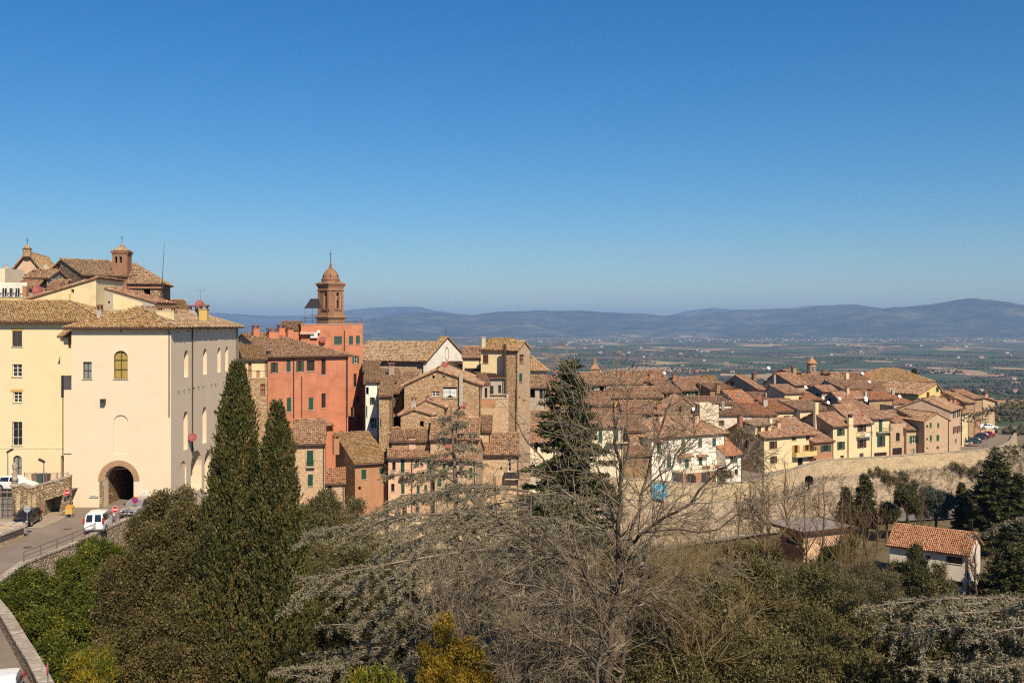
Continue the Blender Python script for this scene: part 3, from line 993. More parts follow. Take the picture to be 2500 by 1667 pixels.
def low_z(x, y):
    x = np.asarray(x, float); y = np.asarray(y, float)
    num = np.zeros(np.broadcast(x, y).shape); den = np.zeros_like(num)
    for cx, cy, cz in LOW:
        w = 1.0 / ((x - cx) ** 2 + (y - cy) ** 2 + 4.0) ** 2
        num += w * cz; den += w
    return num / den


FY = [0, 260, 330, 400, 700, 1200, 2000, 3000, 3700, 40000]
FZ = [-45, -45, -45, -46, -66, -97, -146, -203, -213, -213]


def land_z(x, y):
    x = np.asarray(x, float); y = np.asarray(y, float)
    far = np.interp(y, FY, FZ) + fbm(x / 900, y / 900, 3) * np.interp(y, [300, 700, 2500, 5000, 9000], [0, 5, 10, 9, 24]) * 1.0
    far += np.maximum(0, fbm(x / 2600, y / 2000, 9, 3)) * np.interp(y, [4500, 8000], [0, 70])
    far -= np.clip((-x - 120) / 200, 0, 1) * 10 * (y < 800)
    t = np.clip((y - 250) / 70, 0, 1)
    near = low_z(x, np.minimum(y, 330))
    t = np.maximum(t, np.clip((np.abs(x - 30) - 150) / 60, 0, 1) * (y > 100))
    return near * (1 - t) + far * t


# -- materials of the land
m, nt, b = new_mat('grass', 0.95, 0.1)
v = coords(nt)
n1, n2 = noise(nt, v, 0.12, 5), noise(nt, v, 2.2, 5, 0.75)
c1 = ramp(nt, n1, [(0.32, (0.085, 0.095, 0.025)), (0.46, (0.12, 0.105, 0.045)), (0.58, (0.18, 0.135, 0.075))])
c2 = mix(nt, ramp(nt, n2, [(0.4, (0, 0, 0)), (0.7, (0.8,) * 3)]), c1, (0.19, 0.14, 0.08))
nt.links.new(c2, b.inputs['Base Color'])
bump(nt, b, n2, 0.8, 0.2)

m, nt, b = new_mat('fields', 0.97, 0.05)
v = coords(nt, (1 / 330.0, 1 / 420.0, 1))
wob = nt.nodes.new('ShaderNodeTexNoise'); wob.inputs['Scale'].default_value = 0.8; nt.links.new(v, wob.inputs['Vector'])
va = nt.nodes.new('ShaderNodeVectorMath'); va.operation = 'MULTIPLY_ADD'
nt.links.new(wob.outputs['Color'], va.inputs[0]); va.inputs[1].default_value = (0.9, 0.5, 0); nt.links.new(v, va.inputs[2])
fl = nt.nodes.new('ShaderNodeVectorMath'); fl.operation = 'MULTIPLY'; nt.links.new(va.outputs[0], fl.inputs[0]); fl.inputs[1].default_value = (1, 1, 0)
vo = nd(nt, 'ShaderNodeTexVoronoi', Scale=1.0, distance='MANHATTAN'); nt.links.new(fl.outputs[0], vo.inputs['Vector'])
sp = nt.nodes.new('ShaderNodeSeparateColor'); nt.links.new(vo.outputs['Color'], sp.inputs[0])
fc = ramp(nt, sp.outputs[0], [(0.0, (0.06, 0.095, 0.04)), (0.18, (0.11, 0.105, 0.065)), (0.30, (0.07, 0.11, 0.045)), (0.42, (0.15, 0.115, 0.08)), (0.56, (0.085, 0.10, 0.05)), (0.68, (0.13, 0.105, 0.08)), (0.79, (0.42, 0.29, 0.165)), (0.90, (0.25, 0.185, 0.12))], 'CONSTANT')
wd = noise(nt, coords(nt, (1 / 700.0, 1 / 700.0, 0)), 1.0, 6, 0.75)
fc = mix(nt, ramp(nt, wd, [(0.53, (0, 0, 0)), (0.60, (0.85,) * 3)]), fc, (0.062, 0.062, 0.042))
f2 = noise(nt, coords(nt, (1 / 60.0, 1 / 60.0, 0)), 1.0, 4, 0.7)
fc = mix(nt, ramp(nt, f2, [(0.45, (0, 0, 0)), (0.7, (0.5,) * 3)]), fc, (0.09, 0.085, 0.06))
nt.links.new(fc, b.inputs['Base Color'])

m, nt, b = new_mat('hill_woods', 0.97, 0.05)
w1 = noise(nt, coords(nt, (1 / 900.0, 1 / 900.0, 1 / 500.0)), 1.0, 8, 0.72)
w2 = noise(nt, coords(nt, (1 / 150.0, 1 / 150.0, 1 / 150.0)), 1.0, 4, 0.7)
hc = ramp(nt, w1, [(0.34, (0.012, 0.016, 0.012)), (0.50, (0.05, 0.052, 0.036)), (0.64, (0.17, 0.145, 0.09))])
hc = mix(nt, ramp(nt, w2, [(0.5, (0, 0, 0)), (0.75, (0.35,) * 3)]), hc, (0.10, 0.095, 0.075))
nt.links.new(hc, b.inputs['Base Color'])

m, nt, b = new_mat('asphalt', 0.9, 0.2)
v = coords(nt)
a1 = noise(nt, v, 0.35, 5, 0.6); a2 = noise(nt, v, 18.0, 3, 0.7)
ac = ramp(nt, a1, [(0.3, (0.205, 0.16, 0.125)), (0.55, (0.25, 0.20, 0.155)), (0.72, (0.285, 0.235, 0.185))])
ac = mix(nt, ramp(nt, a2, [(0.45, (0, 0, 0)), (0.7, (0.35,) * 3)]), ac, (0.16, 0.13, 0.105))
nt.links.new(ac, b.inputs['Base Color']); bump(nt, b, a2, 0.2, 0.02)
m, nt, b = new_mat('asphalt_lower', 0.9, 0.2)
a1 = noise(nt, coords(nt), 0.3, 5, 0.6)
nt.links.new(ramp(nt, a1, [(0.3, (0.17, 0.15, 0.135)), (0.7, (0.24, 0.215, 0.19))]), b.inputs['Base Color'])
flat('paving', (0.37, 0.29, 0.205), 0.9, 0.15, 0, 0.12, 1.5)
flat('road_paint', (0.62, 0.59, 0.53), 0.8, 0.2, 0, 0.2, 3.0)

# -- one sheet of ground from the slope below the camera to the horizon
rows = np.geomspace(9.0, 40000.0, 300)
cols = np.linspace(-1, 1, 230)
GX = cols[None, :] * (90 + 0.85 * rows[:, None]) + np.clip(rows[:, None] - 60, 0, 100) * 0.25
GY = np.repeat(rows[:, None], len(cols), 1)
GZ = land_z(GX, GY) + fbm(GX / 6, GY / 6, 1, 3) * 0.35 * (GY < 300)
nr, ncl = GX.shape
idx = np.arange(nr * ncl).reshape(nr, ncl)
gf = np.stack([idx[:-1, :-1], idx[:-1, 1:], idx[1:, 1:], idx[1:, :-1]], -1).reshape(-1, 4)
gme = np_mesh('ground', np.stack([GX, GY, GZ], -1).reshape(-1, 3), gf, MAT['grass'], smooth=True)
gme.materials.append(MAT['fields'])
gme.polygons.foreach_set('material_index', (np.repeat(rows[:-1], ncl - 1) > 330).astype(np.int32))
ground = tag(link('ground', gme), kind='structure')


# -- the hills across the plain
def ridge(name, pts, d, foot, seed, spread=1.0):
    pts = np.array(pts, float)
    n, k = 420, 34
    px = np.linspace(pts[0, 0], pts[-1, 0], n)
    cz = (HY - np.interp(px, pts[:, 0], pts[:, 1])) / F * d
    dirx = (px - CX) / F
    cz = cz + fbm(px / 60, px * 0, seed, 4) * 26 + fbm(px / 9, px * 0, seed + 5, 3) * 9
    V = []
    ts = np.linspace(-1, 1, k)
    for t in ts:
        dist = d + (t * (d - foot) if t < 0 else t * 2500)
        prof = np.clip(1 - abs(t) ** (0.85 if t < 0 else 1.2), 0, 1)
        x = dirx * d * (1 + 0.0 * t); y = np.full(n, dist)
        gul = fbm(x / 1300, y / 2600, seed + 2, 5) * 260 * prof * (1 - prof) * 3.2 + fbm(x / 420, y / 700, seed + 3, 4) * 60 * (1 - prof) * prof * 2
        z = -235 + (cz + 235) * prof + gul
        V.append(np.stack([x, y, z], -1))
    V = np.array(V).reshape(-1, 3)
    ix = np.arange(k * n).reshape(k, n)
    f = np.stack([ix[:-1, :-1], ix[:-1, 1:], ix[1:, 1:], ix[1:, :-1]], -1).reshape(-1, 4)
    return tag(link(name, np_mesh(name, V, f, MAT['hill_woods'], smooth=True)), kind='structure')


ridge('hills', [(-600, 700), (0, 748), (300, 770), (506, 761), (610, 768), (740, 770), (840, 757), (957, 746), (1022, 748), (1100, 763), (1200, 775), (1500, 790), (1632, 769), (1691, 757), (1742, 751), (1798, 755), (1840, 755), (2000, 770), (2500, 770), (3200, 760)], 33000, 26000, 4)
ridge('hills', [(-600, 800), (400, 800), (800, 795), (883, 782), (944, 769), (1009, 762), (1087, 763), (1156, 768), (1226, 758), (1273, 757), (1347, 758), (1425, 757), (1500, 761), (1564, 765), (1619, 770), (1690, 770), (1755, 763), (1819, 757), (1925, 752), (2040, 743), (2095, 742), (2138, 750), (2250, 775), (2500, 790), (3100, 790)], 23500, 16800, 11)
ridge('hills', [(1500, 822), (1700, 808), (1850, 793), (1946, 783), (2053, 771), (2129, 754), (2223, 746), (2287, 740), (2333, 729), (2372, 725), (2435, 731), (2500, 740), (2650, 750), (2900, 735), (3300, 745)], 18800, 15200, 23)

# -- trees and hedges of the plain, too far off to tell apart
def blob_field(name, P, rad, hh, mat, tint):
    n = len(P)
    o = np.array([[1, 0, 0.35], [0.31, 0.95, 0.35], [-0.81, 0.59, 0.35], [-0.81, -0.59, 0.35], [0.31, -0.95, 0.35], [0, 0, 1.0], [0, 0, -0.1]])
    V = P[:, None, :] + o[None] * np.stack([rad, rad, hh], -1)[:, None, :] * (1 + rng.normal(0, 0.18, (n, 7, 1)))
    f = np.array([[0, 1, 5], [1, 2, 5], [2, 3, 5], [3, 4, 5], [4, 0, 5], [1, 0, 6], [2, 1, 6], [3, 2, 6], [4, 3, 6], [0, 4, 6]])
    return np_mesh(name, V.reshape(-1, 3), (f[None] + (np.arange(n) * 7)[:, None, None]).reshape(-1, 3), mat, np.repeat(tint, 10))


tinted('far_trees', [(0, (0.030, 0.036, 0.022)), (0.5, (0.055, 0.052, 0.034)), (1.0, (0.085, 0.07, 0.05))])
pts = []
for _ in range(420):                                   # hedgerows along field edges
    y = 2200 * (15000 / 2200) ** rng.random(); x = (rng.random() * 1.3 - 0.62) * y
    L = rng.uniform(120, 600); an = rng.normal(0, 0.5) + (math.pi / 2 if rng.random() < 0.25 else 0)
    k = int(L / 16)
    t = np.linspace(0, 1, k)
    pts.append(np.stack([x + t * L * math.cos(an) + rng.normal(0, 3, k), y + t * L * math.sin(an) + rng.normal(0, 3, k)], -1))
for _ in range(170):                                   # copses
    y = 2000 * (15000 / 2000) ** rng.random(); x = (rng.random() * 1.3 - 0.62) * y
    k = rng.integers(15, 60)
    pts.append(np.stack([x + rng.normal(0, 80, k), y + rng.normal(0, 60, k)], -1))
for _ in range(46):                                    # gardens and hedges on the near slope behind the town
    y = rng.uniform(420, 2100); x = rng.uniform(0.36, 0.62) * y
    k = rng.integers(8, 30); an = rng.normal(0.25, 0.3)
    t = rng.random(k) * rng.uniform(15, 90)
    pts.append(np.stack([x + t * math.cos(an), y + t * math.sin(an) + rng.normal(0, 4, k)], -1))
p2 = np.concatenate(pts)
rad = np.where(p2[:, 1] < 2200, rng.uniform(1.6, 3.6, len(p2)), rng.uniform(4, 9, len(p2)))
P3 = np.stack([p2[:, 0], p2[:, 1], land_z(p2[:, 0], p2[:, 1]) - 0.3], -1)
tl = link('treeline', blob_field('treeline', P3, rad, rad * rng.uniform(1.0, 1.7, len(p2)), MAT['far_trees'], rng.random(len(p2))))
tag(tl, 'dark hedgerows and copses scattered over the hazy plain', 'trees', kind='stuff')

# -- houses on the plain: a small house mesh shared by many, and the towns at the foot of the hills
flat('far_wall', (0.50, 0.44, 0.37), 0.9, 0.1)
flat('far_wall_warm', (0.44, 0.30, 0.21), 0.9, 0.1)
flat('far_roof', (0.34, 0.17, 0.10), 0.9, 0.1)


def far_house_mesh(L, W, H, r, wm):
    mb = MB()
    mb.box(0, L, 0, W, -3, H, 0)
    mb.add([(-.4, -.4, H), (L + .4, -.4, H), (L + .4, W + .4, H), (-.4, W + .4, H), (-.4, W / 2, H + r), (L + .4, W / 2, H + r)],
           ((0, 1, 5, 4), (2, 3, 4, 5), (0, 4, 3), (1, 2, 5)), 1)
    return mb.mesh('farmhouse', [MAT[wm], MAT['far_roof']])


fh = [far_house_mesh(18, 9, 7, 2.6, 'far_wall'), far_house_mesh(26, 11, 6, 2.8, 'far_wall_warm'), far_house_mesh(14, 10, 8, 2.4, 'far_wall'), far_house_mesh(60, 16, 6, 2, 'far_wall')]
for i in range(120):
    y = 2300 * (13500 / 2300) ** rng.random(); x = (rng.random() * 0.62 - 0.1) * y
    o = link('farmhouse', fh[rng.choice(4, p=[0.4, 0.3, 0.25, 0.05])])
    o.location = (x, y, float(land_z(x, y))); o.rotation_euler = (0, 0, rng.uniform(-0.6, 0.6))
    sc = 1.0 + (y > 6000) * 0.4; o.scale = (sc, sc, sc)
    tag(o, 'tiny pale farmhouse far out on the hazy plain', 'house', 'farmhouses scattered over the plain')
MBt = MB()
for i in range(230):
    c = rng.integers(0, 9)
    y = rng.uniform(12300, 15600); x = rng.normal((0.02 + 0.062 * c) * y, 0.022 * y)
    z = float(land_z(x, y)); w, h = rng.uniform(8, 26), rng.uniform(4, 9)
    MBt.box(x, x + w, y, y + 10, z - 4, z + h + 4, 0 if rng.random() < 0.65 else 1)
tag(MBt.build('distant_town', [MAT['far_wall'], MAT['far_wall_warm']]), 'pale specks of towns strung along the foot of the hills', 'towns', kind='stuff')
NEARV = [('2192', (2345, 945, 1500), 60, 14, 9, 'far_wall', 'long white modern building beyond the town on the slope'),
         ('', (2372, 948, 1420), 26, 12, 10, 'far_wall', 'white cubic building beside the long modern one beyond town'),
         ('', (2436, 955, 1250), 22, 10, 6, 'far_wall_warm', 'orange-roofed villa among dark trees beyond the town'),
         ('', (2464, 958, 1230), 20, 10, 6, 'far_wall_warm', 'salmon villa right of the orange-roofed one, beyond the town'),
         ('', (2410, 953, 1500), 18, 9, 6, 'far_wall_warm', 'small reddish house on the slope left of the villas')]
for _, (px, py, d), L, W, H, wm, lab in NEARV:
    p = at(px, py, d)
    o = link('villa', far_house_mesh(L, W, H, 2.2, wm)); o.location = (p.x, p.y, float(land_z(p.x, p.y)) + 1); o.rotation_euler = (0, 0, 0.2); o.scale = (0.6,) * 3
    tag(o, lab, 'house')


# ------------------------------------------------------------------ the street on the left
def sheet(name, left, right, mat, z):
    """strip between two polylines of equal length; z = list"""
    mb = MB()
    n = len(left)
    pts = [(*left[i], z[i]) for i in range(n)] + [(*right[i], z[i]) for i in range(n)]
    mb.add(pts, [(i, n + i, n + i + 1, i + 1) for i in range(n - 1)])
    return tag(mb.build(name, MAT[mat]), kind='structure')


EDGE = [(-35.0, 104.0), (-35.9, 100.2), (-36.8, 92.6), (-37.4, 84.0), (-38.3, 77.5), (-37.0, 69.0), (-31.7, 61.7), (-23.7, 50.0), (-17.0, 41.0), (-12.0, 33.0)]
EDGZ = [-18.2, -18.3, -18.5, -18.65, -18.7, -18.75, -18.8, -18.9, -19.0, -19.2]
LEFT = [(-45.0, 104.5), (-47.0, 100.2), (-53.0, 92.6), (-53.5, 84.0), (-53.5, 77.5), (-50.0, 66.0), (-42.5, 56.5), (-32.0, 44.0), (-25.0, 36.0), (-20.0, 28.0)]
sheet('road', LEFT, EDGE, 'asphalt', EDGZ)
pv = [at(0, 1299, 89.5), at(64, 1290, 91.2), at(108, 1288, 91.4), at(120, 1284, 92.4), at(160, 1272, 95.4), at(172, 1263, 99), at(0, 1263, 99)]
mbp = MB(); mbp.poly([(p.x, p.y, np.interp(p.y, [84, 92.6, 100.2], [-18.65, -18.5, -18.3]) + 0.012) for p in pv])
tag(mbp.build('pavement', MAT['paving']), kind='structure')
kb = MB()
for a_, b_ in ((pv[0], pv[1]), (pv[1], pv[2]), (pv[2], pv[3]), (pv[3], pv[4])):
    za = float(np.interp(a_.y, [84, 92.6, 100.2], [-18.65, -18.5, -18.3])); zb = float(np.interp(b_.y, [84, 92.6, 100.2], [-18.65, -18.5, -18.3]))
    kb.hexa([(a_.x, a_.y - 0.15, za - 0.1), (b_.x, b_.y - 0.15, zb - 0.1), (b_.x, b_.y, zb - 0.1), (a_.x, a_.y, za - 0.1), (a_.x, a_.y - 0.15, za + 0.03), (b_.x, b_.y - 0.15, zb + 0.03), (b_.x, b_.y, zb + 0.03), (a_.x, a_.y, za + 0.03)])
tag(kb.build('kerb', MAT['concrete']), kind='structure')


def edge_wall(name, pts, zs, h0, h1, t, mat, cop, label):
    """a wall following a polyline; h0 below, h1 above the listed heights; t thickness to the outer (right) side"""
    root = empty(name, (pts[0][0], pts[0][1], zs[0]))
    ox, oy, oz = root.location
    n = len(pts)
    off = []
    for i in range(n):
        a, b2 = Vector(pts[max(i - 1, 0)]), Vector(pts[min(i + 1, n - 1)])
        dd = (b2 - a).normalized(); off.append(Vector((-dd.y, dd.x)))
    mb, cp = MB(), MB()
    for i in range(n - 1):
        def rg(j, lo, hi, t0, t1):
            p0 = Vector(pts[j]) + off[j] * t0; p1 = Vector(pts[j]) + off[j] * t1
            return (p0.x - ox, p0.y - oy, zs[j] + lo - oz), (p1.x - ox, p1.y - oy, zs[j] + lo - oz), (p0.x - ox, p0.y - oy, zs[j] + hi - oz), (p1.x - ox, p1.y - oy, zs[j] + hi - oz)
        a = rg(i, -h0, h1, 0, t); b2 = rg(i + 1, -h0, h1, 0, t)
        mb.hexa([a[0], b2[0], b2[1], a[1], a[2], b2[2], b2[3], a[3]])
        a = rg(i, h1 + 0.002, h1 + 0.16, -0.06, t + 0.06); b2 = rg(i + 1, h1 + 0.002, h1 + 0.16, -0.06, t + 0.06)
        cp.hexa([a[0], b2[0], b2[1], a[1], a[2], b2[2], b2[3], a[3]])
    mb.build('masonry', MAT[mat], root); cp.build('coping', MAT[cop], root)
    return tag(root, label, 'wall')


edge_wall('retaining_wall', EDGE[:6], EDGZ[:6], 5.0, 0.12, 0.5, 'stone_rough', 'stone_parapet', 'low stone retaining wall under the railing beside the street')
edge_wall('roadside_wall', [(-36.5, 68.0), (-34.2, 65.0), (-31.7, 61.7), (-28.6, 57.2), (-26.1, 53.6), (-23.7, 50.0), (-20.4, 45.5), (-17.0, 41.0), (-12.0, 33.0)], [-18.75, -18.77, -18.8, -18.83, -18.86, -18.9, -18.95, -19.0, -19.2], 3.0, 0.75, 0.55, 'stone_ramp', 'stone_parapet', 'curving stone wall beside the lower road with the white car')
# railing on the retaining wall
rail = empty('railing', (EDGE[1][0], EDGE[1][1], EDGZ[1]))
tag(rail, 'long low brown tube railing along the edge of the street', 'railing')
ro = Vector(rail.location)
path = []
for i in range(1, 5):
    a, b2 = Vector((*EDGE[i], EDGZ[i])), Vector((*EDGE[i + 1], EDGZ[i + 1]))
    k = max(1, int((b2 - a).length / 2.1))
    path += [a.lerp(b2, j / k) for j in range(k)]
path = [p + Vector((0.28, 0, 0.26)) - ro for p in path if p.y > 76.6]
for zz in (0.42, 0.78):
    MB().tube([p + Vector((0, 0, zz)) for p in path], 0.035, 5).build('rail', MAT['rail_rust'], rail)
post_me = MB().tube([(0, 0, 0), (0, 0, 0.80)], 0.04, 5).mesh('post', MAT['rail_rust'])
for p in path:
    link('post', post_me, rail).location = p
# left parapet wall beside the street
lp = empty('parapet_wall', (-42.7, 87.2, -18.65)); tag(lp, 'low parapet wall with rounded stone cap left of the street', 'wall')
A0, A1 = at(58, 1313, 87.3), at(-60, 1372, 80.2)
dv = Vector((A1.x - A0.x, A1.y - A0.y, 0)); nv = Vector((-dv.y, dv.x, 0)).normalized() * -0.5
mb = MB(); o_ = Vector(lp.location)
q0, q1 = Vector((A0.x, A0.y, -19.2)) - o_, Vector((A1.x, A1.y, -19.2)) - o_
q2, q3 = q1 + Vector((-6, 2.2, 0)), q0 + Vector((-6.5, 2.0, 0))
top = [p + Vector((0, 0, 1.55)) for p in (q0, q1, q2, q3)]
mb.hexa([q1, q0, q3, q2, q1 + Vector((0, 0, 1.55)), q0 + Vector((0, 0, 1.55)), q3 + Vector((0, 0, 1.55)), q2 + Vector((0, 0, 1.55))])
mb.build('masonry', MAT['stone_terrace'], lp)
ca = MB()
def capseg(a, b2):
    dd = (b2 - a).normalized(); s_ = Vector((-dd.y, dd.x, 0)) * 0.34
    n = 5; ring = lambda p: [p + s_ * math.cos(math.pi * j / n) + Vector((0, 0, 1.56 + 0.30 * math.sin(math.pi * j / n))) for j in range(n + 1)]
    r0, r1 = ring(a), ring(b2)
    ca.add(r0 + r1, [(j, j + 1, n + 2 + j, n + 1 + j) for j in range(n)] + [tuple(range(n + 1)), tuple(range(2 * n + 1, n, -1))])
capseg(q0, q1); capseg(q3, q0 + Vector((0.02, 0, 0)))
ca.build('coping', MAT['stone_parapet'], lp)

# upper terrace where the cars stand, and the sloping stone wall in front of it
tz = -16.35
tm = MB(); tm.poly([(-70, 97.0, tz), (-43.6, 97.0, tz), (-43.6, 108, tz), (-70, 108, tz)])
tag(tm.build('terrace', MAT['asphalt']), kind='structure')
rw = empty('stone_ramp_wall', at(28.6, 1276, 96.0)); tag(rw, 'rubble stone wall with sloping top and dark garage opening by the cream building', 'wall')
ro = Vector(rw.location); dW = 96.0
def W2(px, py, dd=0.0):
    p = at(px, py, dW) - ro
    return Vector((p.x, dd, p.z))
mb = MB()
def wl(pts, t=0.55):
    mb.slab([W2(*p) for p in pts], (0, -1, 0), t)
wl([(28.6, 1191), (28.6, 1290), (109, 1290), (108.5, 1221.6), (82, 1230), (82, 1190), (71, 1193), (50, 1184.5)])
wl([(82, 1190), (82, 1230), (108.5, 1221.6), (153, 1208), (169.5, 1203), (169.5, 1164.5)])
wl([(153, 1208), (139.5, 1272), (139.5, 1290), (169.5, 1290), (169.5, 1203)])
mb.build('masonry', MAT['stone_ramp'], rw)
cp = MB()
for a, b2 in (((28.6, 1191), (50, 1184.5)), ((50, 1184.5), (71, 1193)), ((71, 1193), (169.5, 1164.5))):
    p0, p1 = W2(*a, -0.08), W2(*b2, -0.08)
    cp.hexa([p0, p1, p1 + Vector((0, 0.75, 0)), p0 + Vector((0, 0.75, 0)), p0 + Vector((0, 0, 0.2)), p1 + Vector((0, 0, 0.2)), p1 + Vector((0, 0.75, 0.2)), p0 + Vector((0, 0.75, 0.2))])
cp.build('coping', MAT['stone_parapet'], rw)
gm = MB()                                               # the dim space behind the opening
a, b2, c, e = W2(104, 1290, 2.4), W2(148, 1290, 2.4), W2(148, 1198, 2.4), W2(104, 1203, 2.4)
gm.quad(a, b2, c, e); gm.quad(W2(104, 1290, 0.5), a, e, W2(104, 1205, 0.5)); gm.quad(W2(148, 1290, 0.5), b2, c, W2(148, 1205, 0.5)); gm.quad(e, c, W2(148, 1199, 0.5), W2(104, 1205, 0.5))
gm.build('garage_lining', MAT['grey_wall'], rw)
bm = MB()
for px in (46, 73, 84):
    p = W2(px, 1290, -0.12)
    bm.box(p.x - 0.18, p.x + 0.18, -0.12, 0.0, p.z, p.z + (1290 - (1205 if px != 84 else 1208)) / F * dW)
bm.build('buttress', MAT['stone_terrace'], rw)
# finial on the wall
fin = empty('stone_finial', at(36, 1191, 96.2)); tag(fin, 'stone pinecone finial on the end of the ramp wall', 'finial')
MB().lathe([(0.42, 0.15), (0.42, 0.32), (0.3, 0.36), (0.30, 0.5)], 10).build('plinth', MAT['stone_parapet'], fin)
MB().lathe([(0.28, 0.5), (0.24, 1.0), (0.17, 1.6), (0.15, 1.75), (0.24, 1.9), (0.27, 2.1), (0.2, 2.35), (0.06, 2.5)], 10).build('cone', MAT['stone_parapet'], fin, smooth=True)
# iron gate with the boxed yard at the frame's left edge
gt = empty('iron_gate', at(2, 1280, 94.5)); tag(gt, 'dark iron gate in front of stacked material at the left edge', 'gate')
for i in range(9):
    MB().box(0.14 * i, 0.14 * i + 0.02, 0, 0.02, 0, 3.4).build('bar', MAT['iron'], gt)
for z in (0.1, 1.7, 3.3):
    MB().box(0, 1.16, -0.02, 0.0, z, z + 0.05).build('cross_bar', MAT['iron'], gt)
for x in (0, 0.58, 1.14):
    MB().box(x, x + 0.06, -0.05, -0.021, 0, 3.5).build('gate_post', MAT['galvanised'], gt)
yard = empty('stacked_crates', at(0, 1284, 95.6)); tag(yard, 'grey stacked crates behind the dark iron gate', 'crates')
for i in range(4):
    for j in range(3):
        MB().box(j * 0.42 - 0.1, j * 0.42 + 0.28, 0, 0.5, i * 0.62 + 0.3, i * 0.62 + 0.85).build('crate', MAT['grey_wall'], yard)

# ------------------------------------------------------------------ the town on its terrace
WALL = [(640, 1250, 108), (760, 1255, 110), (950, 1268, 112), (1050, 1268, 113), (1160, 1268, 114.5), (1215, 1258, 118), (1250, 1240, 130), (1300, 1215, 146), (1400, 1180, 157), (1500, 1165, 163), (1600, 1172, 166), (1690, 1180, 168), (1790, 1178, 175),
        (1850, 1172, 176), (1944, 1141, 183.5), (2006, 1122, 191.5), (2080, 1118, 195), (2160, 1114, 199.5), (2247, 1107, 203.5), (2320, 1103, 207), (2386, 1099, 211), (2425, 1093, 216), (2453, 1087, 222), (2470, 1075, 232), (2478, 1064, 242), (2482, 1057, 250)]
WP = [at(*w) for w in WALL]
WZ = [p.z for p in WP]
BACK = Vector((-0.30, 0.95, 0))
tg = MB(); K = 16
for i, p in enumerate(WP):
    for k in range(K):
        t = k / (K - 1)
        rr = 150 * t if p.x > 20 else 170 * t
        zz = p.z - 1.05 + (max(0, rr - 14) * 0.07 if rr < 110 else 96 * 0.07 - (rr - 110) * 0.5)
        tg.v.append((p.x + BACK.x * rr, p.y + BACK.y * rr + 0.3, zz))
n = len(WP)
for i in range(n - 1):
    for k in range(K - 1):
        tg.f.append((i * K + k, (i + 1) * K + k, (i + 1) * K + k + 1, i * K + k + 1)); tg.m.append(0)
tag(tg.build('town_ground', MAT['asphalt']), kind='structure')

tw = empty('town_wall', (WP[11].x, WP[11].y, -37)); tag(tw, 'high pale stone terrace wall carrying the town, curving round the car park', 'wall')
to = Vector(tw.location)
nrm = []
for i in range(n):
    dd = (WP[min(i + 1, n - 1)] - WP[max(i - 1, 0)]); dd.z = 0; dd.normalize(); nrm.append(Vector((dd.y, -dd.x, 0)))
def wring(i, off, z): return WP[i] + nrm[i] * off - Vector((0, 0, WP[i].z)) + Vector((0, 0, z)) - to
up_, lo_, co_ = MB(), MB(), MB()
for i in range(n - 1):
    j = i + 1
    for mbx, o0, z0f, o1, z1f in ((up_, 0.15, lambda k: WZ[k] - 3.4, 0.0, lambda k: WZ[k] - 0.15),):
        up_.quad(wring(i, 0.22, WZ[i] - 3.3), wring(j, 0.22, WZ[j] - 3.3), wring(j, 0.0, WZ[j] - 0.14), wring(i, 0.0, WZ[i] - 0.14))
    up_.quad(wring(i, 0.0, WZ[i] - 0.14), wring(j, 0.0, WZ[j] - 0.14), wring(j, -0.45, WZ[j] - 0.14), wring(i, -0.45, WZ[i] - 0.14))
    up_.quad(wring(i, -0.45, WZ[i] - 0.14), wring(j, -0.45, WZ[j] - 0.14), wring(j, -0.45, WZ[j] - 1.6), wring(i, -0.45, WZ[i] - 1.6))
    ring = []
    steps = 12
    sub = 6
    for a in range(sub):
        for k in range(steps):
            def P_(f, kk):
                t = kk / steps
                p = wring(i, 0.3, 0).lerp(wring(j, 0.3, 0), f); nn = nrm[i].lerp(nrm[j], f)
                zt = (WZ[i] - 3.3) * (1 - f) + (WZ[j] - 3.3) * f
                z = zt + (-39.0 - zt) * t
                w = float(fbm((i + f) * 3.1, z * 0.8, 31, 4)) * 0.85 * min(1, t * 4)
                p2 = p + nn * (2.6 * t + w); return Vector((p2.x, p2.y, z - to.z))
            lo_.quad(P_(a / sub, k + 1), P_((a + 1) / sub, k + 1), P_((a + 1) / sub, k), P_(a / sub, k))
    co_.hexa([wring(i, 0.10, WZ[i] - 0.13), wring(j, 0.10, WZ[j] - 0.13), wring(j, -0.55, WZ[j] - 0.13), wring(i, -0.55, WZ[i] - 0.13),
              wring(i, 0.10, WZ[i] + 0.05), wring(j, 0.10, WZ[j] + 0.05), wring(j, -0.55, WZ[j] + 0.05), wring(i, -0.55, WZ[i] + 0.05)])
    co_.hexa([wring(i, 0.36, WZ[i] - 3.4), wring(j, 0.36, WZ[j] - 3.4), wring(j, 0.2, WZ[j] - 3.4), wring(i, 0.2, WZ[i] - 3.4),
              wring(i, 0.36, WZ[i] - 3.22), wring(j, 0.36, WZ[j] - 3.22), wring(j, 0.2, WZ[j] - 3.22), wring(i, 0.2, WZ[i] - 3.22)])
up_.build('upper_masonry', MAT['stone_terrace'], tw); lo_.build('battered_base', MAT['stone_rough'], tw); co_.build('coping', MAT['stone_parapet'], tw)
nm = MB(); p = at(1972, 1170, 186.6) - to                # black box painted as the dark of an opening in the battered wall
nm.box(p.x - 0.55, p.x + 0.55, p.y - 1.6, p.y + 1, p.z - 0.65, p.z + 0.65)
nm.build('drain_opening', MAT['dark_void'], tw)

